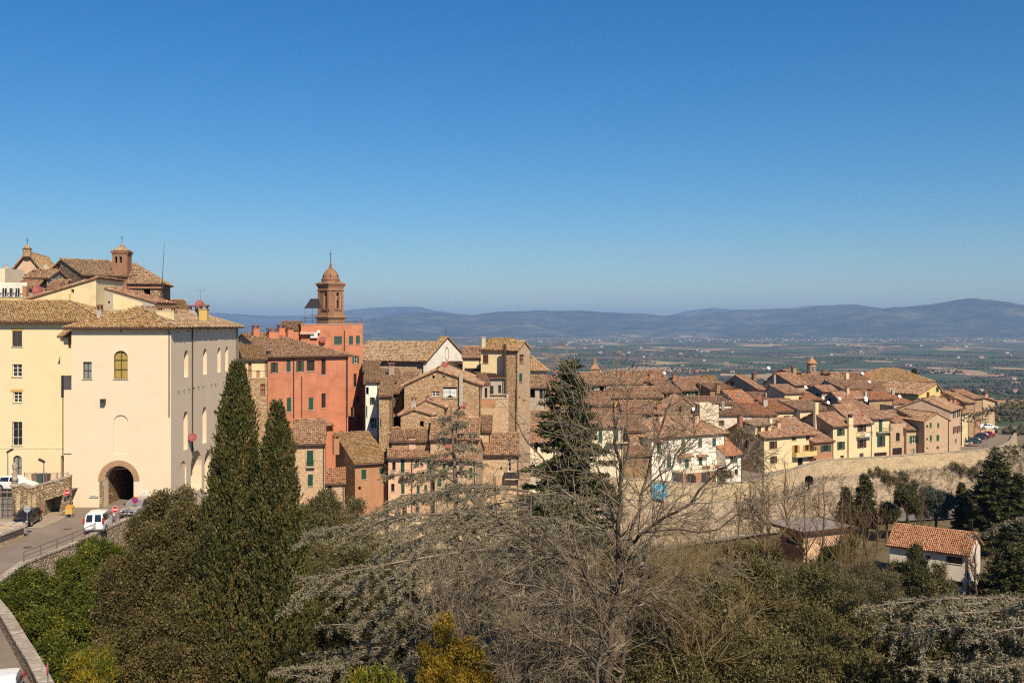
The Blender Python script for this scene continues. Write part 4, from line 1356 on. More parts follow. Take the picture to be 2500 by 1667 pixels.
# lower road with its crossing
RL = [(at(1560, 1300, 166), 0), (at(1680, 1290, 172), 0), (at(1800, 1282, 178), 0), (at(1940, 1272, 184), 0), (at(2100, 1266, 189), 0), (at(2260, 1262, 193), 0), (at(2400, 1250, 200), 0), (at(2560, 1250, 214), 0)]
lf = [(p.x - 1.5, p.y + 4.5) for p, _ in RL]; rt = [(p.x + 2.5, p.y - 5.5) for p, _ in RL]
sheet('lower_road', lf, rt, 'asphalt_lower', [-36.35] * len(RL))
for i in range(6):
    c = at(1775, 1300, 174.5); x0 = c.x - 3.6; y0 = c.y - 3.5 + i * 1.05
    mb = MB(); mb.poly([(x0 + 0.15 * i, y0, -36.34), (x0 + 6.2 + 0.15 * i, y0 + 1.1, -36.34), (x0 + 6.1 + 0.15 * i, y0 + 1.62, -36.34), (x0 - 0.1 + 0.15 * i, y0 + 0.52, -36.34)])
    tag(mb.build('crossing_marking', MAT['road_paint']), kind='structure')

# ================================================================== buildings on the left
def ring_bricks(H, side, u_c, z_spring, r0, r1, n, mat, out=-0.06):
    """voussoirs of an arch, each a piece of its own"""
    for i in range(n):
        a0, a1 = math.pi * (i + 0.06) / n, math.pi * (i + 0.94) / n
        p = []
        for dd in (out, 0.10):
            for rr, aa in ((r0, a0), (r0, a1), (r1, a1), (r1, a0)):
                p.append(H.pt(side, u_c - rr * math.cos(aa), z_spring + rr * math.sin(aa), dd))
        MB().hexa(p).build('brick', MAT[mat], H.root)


G = House('cream_palazzo', 'tall cream corner building with arched gateway and lichened hip roof', '1', (622, 848), 1487, 100, 0, D=24.6, rise=1.85, H=21.0,
          roof='hip', hipf=0.87, wall='cream_big', tile=['tile_lichen', 'tile_grey', 'tile_grey', 'tile_lichen'], ov=0.55, cat='building',
          wins=[('f', 722, 1152, 798, 1300, 'pale'), ('f', 990, 1055, 1111, 1300, 'amber', True)])
G.win('f', 988, 188, 1115, 530, 'blind', True, '2')
G.win('f', 905, 632, 1163, 1002, 'open', True, '2')
for w in ((1602, 1050, 1638, 1285), (1767, 1035, 1800, 1262), (1892, 1025, 1920, 1242), (1960, 1018, 1986, 1230)): G.win('r', *w, 'x', True, '1')
for w in ((1597, 155, 1633, 490), (1762, 115, 1797, 435)): G.win('r', *w, 'x', True, '2')
G.win('r', 1890, 165, 1920, 390, 'x', False, '2')
G.win('r', 1562, 588, 1620, 850, 'blind', True, '2'); G.win('r', 1660, 495, 1755, 850, 'x', True, '2'); G.win('r', 1780, 505, 1832, 850, 'x', True, '2')
for i, h in enumerate(G.holes['f']):
    if h['st'] == 'blind': h['deep'] = 0.14
    if h['st'] == 'open': h['deep'] = 1.1; gate = h
for h in G.holes['r']: h['deep'] = 0.12 if h['st'] == 'blind' else (1.6 if h['u1'] - h['u0'] > 1.9 else 0.75)
G.done()
uc, rr = (gate['u0'] + gate['u1']) / 2, (gate['u1'] - gate['u0']) / 2
zs = gate['z1'] - rr
ring_bricks(G, 'f', uc, zs, rr + 0.02, rr + 0.58, 34, 'brick_tan')
jb = G.piece('jamb', 'stone_ramp')
G.sbox(jb, 'f', gate['u0'] - 0.45, gate['u0'] - 0.01, gate['z0'] - 0.3, zs, -0.03, 0.3); jb.to()
pl = G.piece('passage_lining', 'stone_dark')
x0, x1, z0 = gate['u0'] + 0.02, gate['u1'] - 0.02, gate['z0']
us = [uc - (rr + 0.02) * math.cos(math.pi * i / 10) for i in range(11)]
zz = [zs + (rr + 0.02) * math.sin(math.pi * i / 10) for i in range(11)]
for i in range(10): pl.quad((us[i], 1.1, zz[i]), (us[i + 1], 1.1, zz[i + 1]), (us[i + 1], 15, zz[i + 1]), (us[i], 15, zz[i]))
pl.quad((us[0], 1.1, z0), (us[0], 15, z0), (us[0], 15, zs), (us[0], 1.1, zs)); pl.quad((us[-1], 1.1, z0), (us[-1], 15, z0), (us[-1], 15, zs), (us[-1], 1.1, zs))
pl.quad((us[0] - .5, 15, z0 - .5), (us[-1] + .5, 15, z0 - .5), (us[-1] + .5, 15, zs + 3), (us[0] - .5, 15, zs + 3)); pl.to()
pf = G.piece('passage_floor', 'asphalt'); pf.quad((us[0], 0.02, z0 + 0.01), (us[-1], 0.02, z0 + 0.01), (us[-1], 15, z0 + 0.3), (us[0], 15, z0 + 0.3)); pf.to()
tb = G.piece('tie_bar', 'concrete'); tb.box(us[0] + 0.1, us[-1] - 0.1, 1.5, 1.62, zs + 0.95, zs + 1.05); tb.to()
G.pipe(1668, 850, 850 + 1100, 'r', 0.07, v='1'); G.pipe(2056, 850, 1800, 'r', 0.07, v='1')
# little iron anchors along the side wall
for i, (x, y) in enumerate([(1545, 890), (1632, 885), (1705, 890), (1732, 872), (1805, 868), (1878, 866), (1945, 862), (2012, 860), (1548, 1410), (1640, 1392), (1682, 1380), (1722, 1372), (1762, 1366), (1835, 1350), (1870, 1345), (1938, 1330), (1972, 1328), (2008, 1325), (1597, 1400)]):
    u_, z_ = G.hit('r', x, y, '1')
    if 0.2 < u_ < G.D - 0.2:
        ab = G.piece('wall_anchor', 'iron'); G.sbox(ab, 'r', u_ - 0.02, u_ + 0.02, z_ - 0.05, z_ + 0.05, -0.16, 0.0); ab.to()
# flood lamp, vents
u_, z_ = G.hit('f', 908, 1490, '1')
fl = G.piece('flood_lamp', 'iron'); G.sbox(fl, 'f', u_ - 0.22, u_ + 0.22, z_ - 0.2, z_ + 0.2, -0.55, -0.15); G.sbox(fl, 'f', u_ - 0.05, u_ + 0.05, z_ - 0.05, z_ + 0.05, -0.15, 0); fl.to()
u_, z_ = G.hit('f', 1054, 880, '1')
fl = G.piece('vent', 'iron'); G.sbox(fl, 'f', u_ - 0.05, u_ + 0.05, z_ - 0.14, z_ + 0.1, -0.05, 0.0); fl.to()
G.chimney(1450, 775, 1.9, 0.75, 'cream', 1, dp=1.0); G.chimney(1685, 745, 1.0, 0.6, 'concrete', 1); G.chimney(1775, 800, 0.95, 1.35, 'ochre', 1)
G.dish(1736, 770, 0.62, 'dish_red', 1.6, 1); G.antenna(1745, 760, 3.2, 1)
G.dish(1636, 382, 0.55, 'dish_red', side='r', v='2')
# street name plate with its lettering, and the notice board on the wall
flat('sign_white', (0.74, 0.73, 0.70), 0.5, 0.3, 0, 0.05)
flat('sign_grey', (0.34, 0.36, 0.37), 0.5, 0.3, 0, 0.05)
flat('sign_red', (0.55, 0.012, 0.015), 0.45, 0.4, 0, 0.05)
flat('sign_blue', (0.02, 0.06, 0.30), 0.45, 0.4, 0, 0.05)
flat('sign_black', (0.02, 0.02, 0.02), 0.5, 0.3, 0, 0.05)


p = at(229, 1211, 99.9)
sp_ = empty('street_name_plate', p); tag(sp_, 'narrow white street name plate on the cream wall left of the gateway', 'sign')
MB().box(-0.47, 0.47, -0.03, 0.0, -0.11, 0.11).build('plate', MAT['sign_white'], sp_)
MB().box(-0.44, 0.44, -0.034, -0.031, 0.075, 0.085).build('border_line', MAT['sign_black'], sp_); MB().box(-0.44, 0.44, -0.034, -0.031, -0.085, -0.075).build('border_line', MAT['sign_black'], sp_)
for x0_, x1_ in ((-0.41, -0.35), (-0.28, -0.22), (-0.20, -0.13), (-0.11, -0.06), (-0.04, 0.02), (0.04, 0.09), (0.17, 0.25), (0.32, 0.41)):
    MB().box(x0_, x1_, -0.034, -0.031, -0.045 if x1_ < 0.3 else -0.06, 0.045).build('mark', MAT['sign_black'], sp_)
p = at(352, 1206, 99.7)
nb = empty('notice_sign', p); tag(nb, 'white rectangular sign with a dark ring, right of the gateway', 'sign')
MB().box(-0.27, 0.27, -0.04, 0.0, -0.34, 0.34).build('plate', MAT['sign_white'], nb)
rg = MB()
for i in range(20):
    a0, a1 = 2 * math.pi * i / 20, 2 * math.pi * (i + 1) / 20
    rg.quad((0.11 * math.cos(a0), -0.042, 0.13 * math.sin(a0) - 0.03), (0.11 * math.cos(a1), -0.042, 0.13 * math.sin(a1) - 0.03), (0.15 * math.cos(a1), -0.042, 0.17 * math.sin(a1) - 0.03), (0.15 * math.cos(a0), -0.042, 0.17 * math.sin(a0) - 0.03))
rg.build('ring_mark', MAT['sign_black'], nb)
MB().box(-0.12, 0.12, -0.043, -0.041, 0.18, 0.20).build('line_mark', MAT['sign_grey'], nb)
MB().box(-0.25, 0.25, -0.03, 0.0, -0.62, -0.36).build('lower_plate', MAT['frame_brown'], nb)
MB().tube([(0, 0.04, -1.9), (0, 0.04, 0.3)], 0.03, 6).build('post', MAT['galvanised'], nb)

L = House('yellow_palazzo', 'large yellow building with few windows at the left edge', '1', (-1400, 800), 860, 103.5, 0, D=13, rise=2.1, H=19, roof='hip', hipf=0.95, wall='cream_left',
          tile='tile_lichen', ov=0.6, cat='building',
          wins=[('f', 107, 878, 192, 1018, 'k'), ('f', 107, 1172, 190, 1280, 'w'), ('f', 115, 1412, 190, 1503, 'w')])
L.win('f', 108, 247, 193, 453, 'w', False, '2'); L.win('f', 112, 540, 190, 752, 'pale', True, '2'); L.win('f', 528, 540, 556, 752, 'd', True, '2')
L.done()
for (x0, y, x1, v) in ((97, 868, 205, '1'), (92, 1400, 203, '1')):
    a_, z_ = L.hit('f', x0, y, v); b_, _ = L.hit('f', x1, y, v)
    k = L.piece('lintel', 'ochre'); L.sbox(k, 'f', a_, b_, z_ - 0.16, z_ + 0.12, -0.015, 0.05); k.to()
bars = L.piece('window_bars', 'iron')
for i in range(8):
    x = 110 + i * 11.6
    u_, za = L.hit('f', x, 250, '2'); _, zb = L.hit('f', x, 450, '2'); L.sbox(bars, 'f', u_ - 0.012, u_ + 0.012, zb, za, -0.03, -0.01)
for y in (300, 350, 400):
    a_, z_ = L.hit('f', 108, y, '2'); b_, _ = L.hit('f', 193, y, '2'); L.sbox(bars, 'f', a_, b_, z_ - 0.012, z_ + 0.012, -0.045, -0.031)
bars.to()
sl = L.piece('string_course', 'cream_left'); a_, z_ = L.hit('f', -300, 475, '2'); b_, _ = L.hit('f', 555, 475, '2'); L.sbox(sl, 'f', a_, b_, z_ - 0.05, z_ + 0.05, -0.05, 0.0); sl.to()
for x in (25, 232, 560):
    u_, z_ = L.hit('f', x, 806, '1'); k = L.piece('vent', 'dark_void'); L.sbox(k, 'f', u_ - 0.08, u_ + 0.08, z_ - 0.12, z_ + 0.12, -0.02, 0.0); k.to()
L.chimney(868, 768, 0.5, 0.8, 'concrete', 0)
L.pipe(551, 1100, 2500, 'f', 0.05, v='1')
ly = House('projecting_loggia', 'small tile-roofed projecting box between the yellow and cream buildings', '1', (524, 936), 622, 101.0, 0, D=2.5, rise=1.0, H=3.9, roof='shed', wall='cream_left', tile='tile_lichen', ov=0.3, gutter=False, cat='loggia', wins=[('f', 592, 950, 618, 1035, 'd')]).done()
wg = House('linking_wing', 'narrow cream wall strip joining the yellow and cream buildings', '1', (556, 1044), 624, 102.6, 0, D=3, H=16, roof='none', wall='cream_big', cat='building').done()
k = wg.piece('ledge', 'sill'); u_, z_ = wg.hit('f', 556, 518, '2'); wg.sbox(k, 'f', 0, wg.W, z_ - 0.06, z_ + 0.02, -0.12, 0); k.to()

# behind and above: the upper quarter
S1 = House('sloping_house', 'cream wall with sloping roof edge above the yellow building', '1', (205, 622), 835, 117, 0, D=8, peak=432, H=14, roof='shed_l', wall='cream', tile='tile_brown', ov=0.3, vg=0.25, wins=[('f', 618, 520, 644, 552, 'd')]).done()
S1.pipe(612, 560, 700, mat='ochre', r=0.12); S1.pipe(238, 640, 720, r=0.05)
S2 = House('patched_house', 'grey patched wall with roof falling to the right behind cream building', '1', (838, 495), 1345, 119.5, 0, D=7, peak=640, H=12, roof='shed_r', wall='cream', sides={'f': 'grey_patch'}, tile='tile_rose', ov=0.3,
           wins=[('f', 790, 625, 812, 642, 'd'), ('f', 938, 625, 958, 642, 'd')]).done()
k = S2.piece('plaster_patch', 'cream'); a_, z_ = S2.hit('f', 985, 700); b_, _ = S2.hit('f', 1240, 700); _, z2 = S2.hit('f', 985, 560); _, z3 = S2.hit('f', 1240, 640)
k.slab([S2.pt('f', a_, z_, -0.02), S2.pt('f', b_, z_, -0.02), S2.pt('f', b_, z3, -0.02), S2.pt('f', a_, z2, -0.02)], (0, -1, 0), 0.02); k.to()
CH = House('stone_church', 'brown rubble stone church with broad tiled roof above the cream building', '1', (720, 398), 1130, 138, 42, C=372, peak=268, H=16, wall='stone_dark', tile='tile_grey', ov=0.5, cat='church',
           wins=[('f', 880, 425, 942, 485, 'grid'), ('l', 500, 300, 522, 335, 'd')]).done()
k = CH.piece('cornice', 'brick_red'); k.box(-0.1, CH.W + 0.1, -0.3, 0.0, CH.H - 0.95, CH.H - 0.55); k.to()
AP = House('church_apse', 'stone block with hipped roof beside the stone church', '1', (1117, 468), 1412, 141, 12, D=9, rise=2.9, H=14, roof='hip_r', wall='stone_dark', tile='tile_grey', ov=0.35, cat='church', wins=[('f', 1253, 490, 1308, 582, 'd')]).done()
k = AP.piece('cornice', 'brick_red'); k.box(-0.1, AP.W + 0.1, -0.25, 0.0, AP.H - 0.75, AP.H - 0.45); k.to()
p0 = at(396, 700, 139.0)
mast = empty('lightning_mast', (at(394, 700, 139).x, 139, at(394, 750, 139).z)); tag(mast, 'tall thin mast at the corner of the stone apse', 'mast')
MB().tube([(0, 0, -4), (0.15, 0, 4.2), (0.42, 0, 9.0)], [0.05, 0.045, 0.02], 5).build('pole', MAT['iron'], mast)
YT = House('yellow_terrace_house', 'yellow house with a railed roof terrace at the left edge', '1', (-120, 596), 232, 121, 0, D=6, H=9, roof='flat', wall='yellow', wins=[('f', 37, 645, 127, 724, 'd')]).done()
k = YT.piece('terrace_railing', 'frame_white'); a_, z_ = YT.hit('f', -100, 585); b_, _ = YT.hit('f', 190, 585)
for i in range(14):
    u_ = a_ + (b_ - a_) * i / 13; YT.sbox(k, 'f', u_, u_ + 0.04, z_, z_ + 1.4, 0.1, 0.14)
YT.sbox(k, 'f', a_, b_ + 0.05, z_ + 1.4, z_ + 1.46, 0.08, 0.16); k.to()
k = YT.piece('parapet_block', 'brick_orange'); YT.sbox(k, 'f', b_ + 0.05, b_ + 0.55, z_ - 0.2, z_ + 1.3, 0.0, 0.6); k.to()
k = YT.piece('terrace_wall', 'white_wall'); YT.sbox(k, 'f', a_, b_, z_ - 0.3, z_ + 1.75, 1.2, 1.4); k.to()
for i in range(3):
    u_ = b_ - 2.6 + i * 0.8
    c = empty('terrace_chair', YT.org + YT.u * u_ + YT.n * 0.5 + Vector((0, 0, z_ + 0.02))); tag(c, 'dark garden chair on the railed roof terrace', 'chair', 'chairs on the roof terrace')
    MB().box(-0.25, 0.25, 0, 0.5, 0.44, 0.5).build('seat', MAT['iron'], c); MB().box(-0.25, 0.25, 0.46, 0.52, 0.5, 1.05).build('backrest', MAT['iron'], c)
    for sx in (-0.23, 0.19):
        for sy in (0.02, 0.44): MB().box(sx, sx + 0.04, sy, sy + 0.04, 0, 0.44).build('leg', MAT['iron'], c)
House('edge_tower', 'pale block rising at the very left edge beside the spire', '1', (-80, 338), 43, 126, 0, D=5, H=8, roof='none', wall='cream_pale', cat='building').done()
BR = House('brown_roof_house', 'low house with brown roof behind the railed terrace', '1', (55, 516), 305, 128, 5, D=9, peak=405, H=6, wall='grey_wall', tile='tile_rose', ov=0.3).done()
BR.dish(325, 548, 0.75, 'dish_red', 0.3); BR.antenna(300, 440, 3.4)
DH = House('glazed_dormer', 'dormer house with dark glazed front below the pediment', '1', (205, 428), 418, 131, 0, D=6, rise=1.1, H=6, wall='grey_wall', tile='tile_brown', ov=0.25, wins=[('f', 225, 436, 262, 515, 'n'), ('f', 268, 436, 310, 515, 'n'), ('f', 345, 436, 405, 515, 'n')]).done()
PD = House('pediment_church', 'church gable with steep tiled pediment at the far left', '1', (78, 402), 400, 152, 14, D=15, peak=206, H=10, roof='ridge_y', wall='pinkish', tile='tile_lichen', ov=0.7, vg=0.6, cat='church').done()
k = PD.piece('finial', 'stone_brown'); c = (PD.W / 2, -0.2, PD.H + PD.rise)
k.lathe([(0.62, -0.6), (0.6, 0.1), (0.65, 0.25), (0.55, 0.35), (0.6, 0.5), (0.72, 0.6), (0.72, 0.7), (0.42, 0.78), (0.4, 1.0), (0.26, 1.2), (0.06, 1.35)], 8, c); k.to()
k = PD.piece('cross', 'iron'); k.box(c[0] - 0.035, c[0] + 0.035, c[1] - 0.035, c[1] + 0.035, c[2] + 1.3, c[2] + 2.3); k.box(c[0] - 0.24, c[0] + 0.24, c[1] - 0.03, c[1] + 0.03, c[2] + 1.9, c[2] + 1.97); k.to()
for (x, y0, y1, nm_) in ((400, 285, 395, 'pale'), (56, 300, 390, 'dark')):
    pb = at(*q('1', x, y1), 145); hh = (y1 - y0) / 3.564 / F * 145
    o = empty('stone_spire', pb); tag(o, f'small {nm_} pointed stone spire {"right" if x > 200 else "left"} of the pediment', 'spire')
    MB().lathe([(0.75, -2), (0.75, 0.25 * hh), (0.95, 0.3 * hh), (0.95, 0.36 * hh), (0.62, 0.4 * hh), (0.10, 0.93 * hh), (0.16, 0.97 * hh), (0.02, hh)], 8).build('cone', MAT['stone_parapet'], o)
House('ochre_roof_wing', 'low wing with ochre lichened roof beside the stone church', '1', (430, 470), 640, 143.5, 30, D=8, peak=345, H=7, wall='stone_dark', tile='tile_lichen', ov=0.4).done()
House('red_roof_annex', 'small red tiled roof beneath the ochre-roofed wing', '1', (410, 528), 545, 127, 12, D=6, peak=455, H=5, wall='brick_red', tile='tile_rose', ov=0.25).done()
House('back_wing', 'roof with orange verge descending behind the patched wall', '1', (1345, 700), 1640, 150, 25, D=12, peak=622, H=8, wall='stone_brown', tile='tile_lichen', ov=0.3).done()


def bell_gable(label):
    """the twin-arched bell tower on the stone church"""
    t = House('bell_gable', label, '1', (975, 200), 1108, 141.5, 4, D=2.0, H=7.5, roof='none', wall='brick_tower', cat='bell tower', recess=0.3,
              wins=[('f', 1000, 222, 1020, 292, 'open', True), ('f', 1040, 222, 1060, 292, 'open', True), ('f', 1005, 290, 1020, 320, 'x', True), ('f', 1045, 287, 1060, 318, 'x', True)])
    for h in t.holes['f']: h['deep'] = 0.5
    t.done()
    H, W = t.H, t.W
    k = t.piece('cornice', 'brick_tower'); k.box(-0.2, W + 0.2, -0.2, 2.2, H + 0.002, H + 0.2); k.box(-0.1, W + 0.1, -0.1, 2.1, H - 0.22, H); k.to()
    k = t.piece('crown', 'stone_brown'); cx = W / 2
    k.add([(-0.1, -0.1, H + 0.28), (W + 0.1, -0.1, H + 0.28), (W + 0.1, 2.1, H + 0.28), (-0.1, 2.1, H + 0.28), (cx - 0.55, 0.4, H + 0.62), (cx + 0.55, 0.4, H + 0.62), (cx + 0.55, 1.6, H + 0.62), (cx - 0.55, 1.6, H + 0.62), (cx - 0.3, 0.7, H + 0.95), (cx + 0.3, 0.7, H + 0.95), (cx + 0.3, 1.3, H + 0.95), (cx - 0.3, 1.3, H + 0.95)],
          [(0, 1, 5, 4), (1, 2, 6, 5), (2, 3, 7, 6), (3, 0, 4, 7), (4, 5, 9, 8), (5, 6, 10, 9), (6, 7, 11, 10), (7, 4, 8, 11), (8, 9, 10, 11)])
    k.lathe([(0.26, H + 0.95), (0.3, H + 1.05), (0.16, H + 1.15), (0.18, H + 1.25), (0.05, H + 1.35)], 8, (cx, 1.0, 0)); k.to()
    k = t.piece('cross', 'iron'); k.box(cx - 0.03, cx + 0.03, 0.97, 1.03, H + 1.3, H + 2.5); k.box(cx - 0.26, cx + 0.26, 0.975, 1.025, H + 2.05, H + 2.11); k.to()
    for h in t.holes['f'][:2]:
        b_ = t.piece('bell', 'bronze'); uu = (h['u0'] + h['u1']) / 2
        b_.lathe([(0.05, 0.55), (0.2, 0.5), (0.24, 0.2), (0.36, 0.0)], 10, (uu, 0.25, h['z0'] + 0.9)); b_.to()


bell_gable('brick bell gable with four arched openings on the stone church')

# ------------------------------------------------------------------ the red house and its bell tower
PK = House('red_house', 'terracotta red town house with green shutters below the bell tower', '3', (357, 850), 972, 140, 33, D=22, peak=681, H=16.5, roof='hip_r', hipf=0.75, wall='terracotta', sides={'l': 'cream'}, tile='tile_brown', ov=0.5,
           wins=[('f', 378, 893, 435, 972, 'G'), ('f', 500, 876, 532, 965, 'e'), ('f', 575, 883, 632, 962, 'G'), ('f', 655, 880, 715, 958, 'n'), ('f', 768, 862, 800, 985, 'n'), ('f', 503, 1163, 535, 1270, 'g'),
                 ('f', 670, 1163, 705, 1255, 'g'), ('f', 768, 1130, 800, 1240, 'n'), ('f', 772, 1388, 803, 1460, 'n'), ('f', 900, 1418, 932, 1510, 'n'), ('f', 385, 1175, 415, 1270, 'e')]).done()
PK.awning(648, 1362, 850); PK.pipe(553, 858, 1385, r=0.08); PK.pipe(958, 860, 1500, r=0.07); PK.pipe(615, 1000, 1385, r=0.06)
PK.chimney(265, 690, 0.9, 1.1, 'terracotta'); PK.chimney(395, 705, 1.5, 0.9, 'terracotta'); PK.chimney(463, 690, 1.1, 1.2, 'terracotta'); PK.chimney(525, 705, 0.9, 1.2, 'terracotta'); PK.chimney(362, 835, 0.5, 0.5, 'iron', pot=False)
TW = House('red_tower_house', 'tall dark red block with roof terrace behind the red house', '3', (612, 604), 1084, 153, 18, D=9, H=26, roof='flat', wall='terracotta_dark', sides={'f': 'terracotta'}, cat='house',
           wins=[('f', 865, 693, 925, 755, 'e'), ('f', 978, 690, 1010, 755, 'e'), ('f', 1032, 688, 1062, 752, 'e'), ('f', 1005, 842, 1055, 900, 'G'), ('f', 1014, 980, 1036, 1080, 'n'), ('f', 1040, 1150, 1058, 1203, 'n'), ('f', 992, 1235, 1014, 1332, 'n'),
                 ('f', 1042, 1280, 1057, 1327, 'n'), ('f', 972, 1455, 1000, 1512, 'e'), ('f', 1030, 1450, 1056, 1512, 'n'), ('f', 1065, 1450, 1085, 1512, 'e')]).done()
TW.pipe(943, 650, 800, r=0.08); TW.dish(772, 720, 0.62, 'dish_red', side='f'); TW.dish(744, 656, 0.28, side='f'); TW.dish(1054, 1350, 0.5, 'dish_red', side='f'); TW.awning(958, 1420, 1108, dep=1.3)
k = TW.piece('air_conditioner', 'sign_white'); a_, z_ = TW.hit('f', 708, 685); TW.sbox(k, 'f', a_ - 0.55, a_ + 0.55, z_ - 0.4, z_ + 0.4, -0.5, 0); k.to()
k = TW.piece('flower_ledge', 'pinkish'); a_, z_ = TW.hit('f', 655, 665); TW.sbox(k, 'f', a_ - 1.1, a_ + 1.1, z_ - 0.25, z_ + 0.15, -0.8, 0); k.to()
k = TW.piece('terrace_railing', 'iron')
for i in range(34):
    u_ = 0.4 + (TW.W - 0.5) * i / 33; TW.sbox(k, 'f', u_, u_ + 0.025, TW.H + 0.1, TW.H + 1.0, 0.1, 0.125)
TW.sbox(k, 'f', 0.4, TW.W, TW.H + 1.0, TW.H + 1.05, 0.09, 0.14); TW.sbox(k, 'f', 0.4, TW.W, TW.H + 0.5, TW.H + 0.53, 0.09, 0.14); k.to()
for i, px_ in enumerate((935, 990, 1060)):
    u_, _ = TW.hit('f', px_, 600); c = TW.org + TW.u * u_ + TW.n * 0.18 + Vector((0, 0, TW.H + 0.1))
    o = tag(MB().lathe([(0.2, 0), (0.3, 0.35), (0.34, 0.36), (0.34, 0.42), (0.1, 0.43)], 8).build('flower_pot', MAT['brick_orange']), 'terracotta pot on the parapet of the red tower house', 'flower pot', 'pots on the tower parapet'); o.location = c
k = TW.piece('terrace_awning', 'iron'); a_, z_ = TW.hit('f', 640, 548); b_, z2 = TW.hit('f', 745, 520)
k.slab([(a_, 0.5, TW.H + 2.6), (b_ + 0.5, 0.5, TW.H + 2.6), (b_ + 0.5, 3.5, TW.H + 4.1), (a_ + 1.3, 3.5, TW.H + 4.1)], (0, 0, 1), 0.08)
for u_ in (a_ + 0.1, a_ + 1.2, b_): k.tube([(u_, 0.6, TW.H), (u_, 0.6, TW.H + 2.6)], 0.04, 4)
k.to()
PR = House('pent_roof_annex', 'small pent roof leaning on the red tower house', '3', (488, 648), 640, 154, 18, D=5, peak=586, H=5, roof='shed', wall='terracotta', tile='tile_grey', ov=0.2, gutter=False).done()
YS = House('cream_terrace_house', 'cream house with railed terrace beside the red house, behind cypress', '3', (170, 870), 345, 136, 20, D=7, rise=1.6, H=14, wall='stone_brown', sides={'f': 'cream'}, roof='shed', tile='tile_lichen', wins=[('f', 208, 895, 232, 1000, 'p'), ('f', 190, 1068, 220, 1155, 'p'), ('f', 300, 1060, 335, 1145, 'p')]).done()
YB = House('stone_terrace_block', 'brown stone block with railed terrace left of the red house', '3', (120, 1020), 352, 133, 20, D=5, H=12, roof='flat', wall='stone_brown', cat='house', wins=[('f', 190, 1068, 220, 1155, 'p'), ('f', 300, 1060, 335, 1145, 'p'), ('f', 215, 1430, 285, 1560, 'x', True)]).done()
k = YB.piece('terrace_railing', 'iron')
for i in range(16): u_ = YB.W * i / 15; YB.sbox(k, 'f', u_ - 0.015, u_ + 0.015, YB.H + 0.1, YB.H + 1.0, 0.1, 0.13)
YB.sbox(k, 'f', 0, YB.W, YB.H + 1.0, YB.H + 1.05, 0.09, 0.14); k.to()
for x in (225, 285):
    u_, _ = YB.hit('f', x, 1010); k = YB.piece('railing_pier', 'brick_orange'); YB.sbox(k, 'f', u_ - 0.2, u_ + 0.2, YB.H + 0.1, YB.H + 1.1, 0.15, 0.5); k.to()

# bell tower, square, seen on its corner
BT = House('bell_tower', 'tall brick bell tower with dome and iron cross above the red house', 'T', (290, 865), 530, 160.0, -44, Wm=2.82, D=2.82, H=4.6, roof='none', wall='brick_tower', cat='bell tower', recess=0.4,
           wins=[('f', 400, 893, 492, 1196, 'open', True), ('r', 636, 890, 692, 1196, 'open', True)])
for sd_ in 'fr':
    for h in BT.holes[sd_]: h['deep'] = 0.45
BT.done()
k = BT.piece('dark_core', 'dark_void'); k.box(0.7, BT.W - 0.7, 0.7, BT.D - 0.7, 0.1, BT.H - 0.1); k.to()  # black core added to keep the belfry openings dark
c = (BT.W / 2, BT.D / 2, 0)
zt = lambda y: (193 - y / 7.84) / 15.2 - BT.org.z
sq = lambda px: px / 15.2 / 0.985
cor = math.pi / 4
def band(name, prof, mat='brick_tower', segs=4):
    k = BT.piece(name, mat); k.lathe([(sq(r_) , zt(y)) for r_, y in prof], segs, c, ph=cor if segs == 4 else 0.0); k.to()
band('base_shaft', [(34, 1900), (34, 1440), (32, 1430)])
band('base_cornice', [(32, 1432), (32, 1412), (36, 1395), (38.5, 1370), (38.5, 1358), (33, 1330), (32, 1300), (31.2, 1288)])
band('entablature', [(31.5, 868), (33, 862), (33, 842), (30.5, 836), (30.5, 800), (32, 795), (32, 785), (33, 778), (35.5, 748), (37, 738), (37, 726), (33, 712), (26, 690)])
band('drum', [(21.5, 696), (21.5, 664), (22.6, 660), (22.6, 640), (20.5, 634), (20.5, 622)], segs=12)
band('dome', [(20, 628), (19.6, 590), (18.2, 550), (15.5, 508), (11.5, 470), (7, 444), (5.2, 436)], segs=16)
band('dome_lantern', [(5.4, 440), (5.4, 424), (4.6, 418), (4.0, 390), (2.2, 372), (3.0, 362), (2.6, 340), (0.8, 322)], segs=10)
for a_ in (0.25, 1.25, 2.25, 3.25, 4.25, 5.25):
    k = BT.piece('dome_oculus', 'dark_void'); r_ = sq(18.6); cx, cy = c[0] + r_ * math.cos(a_ - 1.9), c[1] + r_ * math.sin(a_ - 1.9)
    k.lathe([(0.0, -0.14), (0.10, -0.10), (0.14, 0), (0.10, 0.10), (0.0, 0.14)], 8, (cx, cy, zt(580))); k.to()
k = BT.piece('cross', 'iron'); z0 = zt(326)
k.tube([(c[0], c[1], z0), (c[0], c[1], zt(90))], [0.07, 0.03], 6)
dx = BT.u.x; k.tube([(c[0] - 0.3 * BT.u.x, c[1] + 0.3 * BT.u.y, zt(160)), (c[0] + 0.3 * BT.u.x, c[1] - 0.3 * BT.u.y, zt(160))], 0.03, 5); k.to()
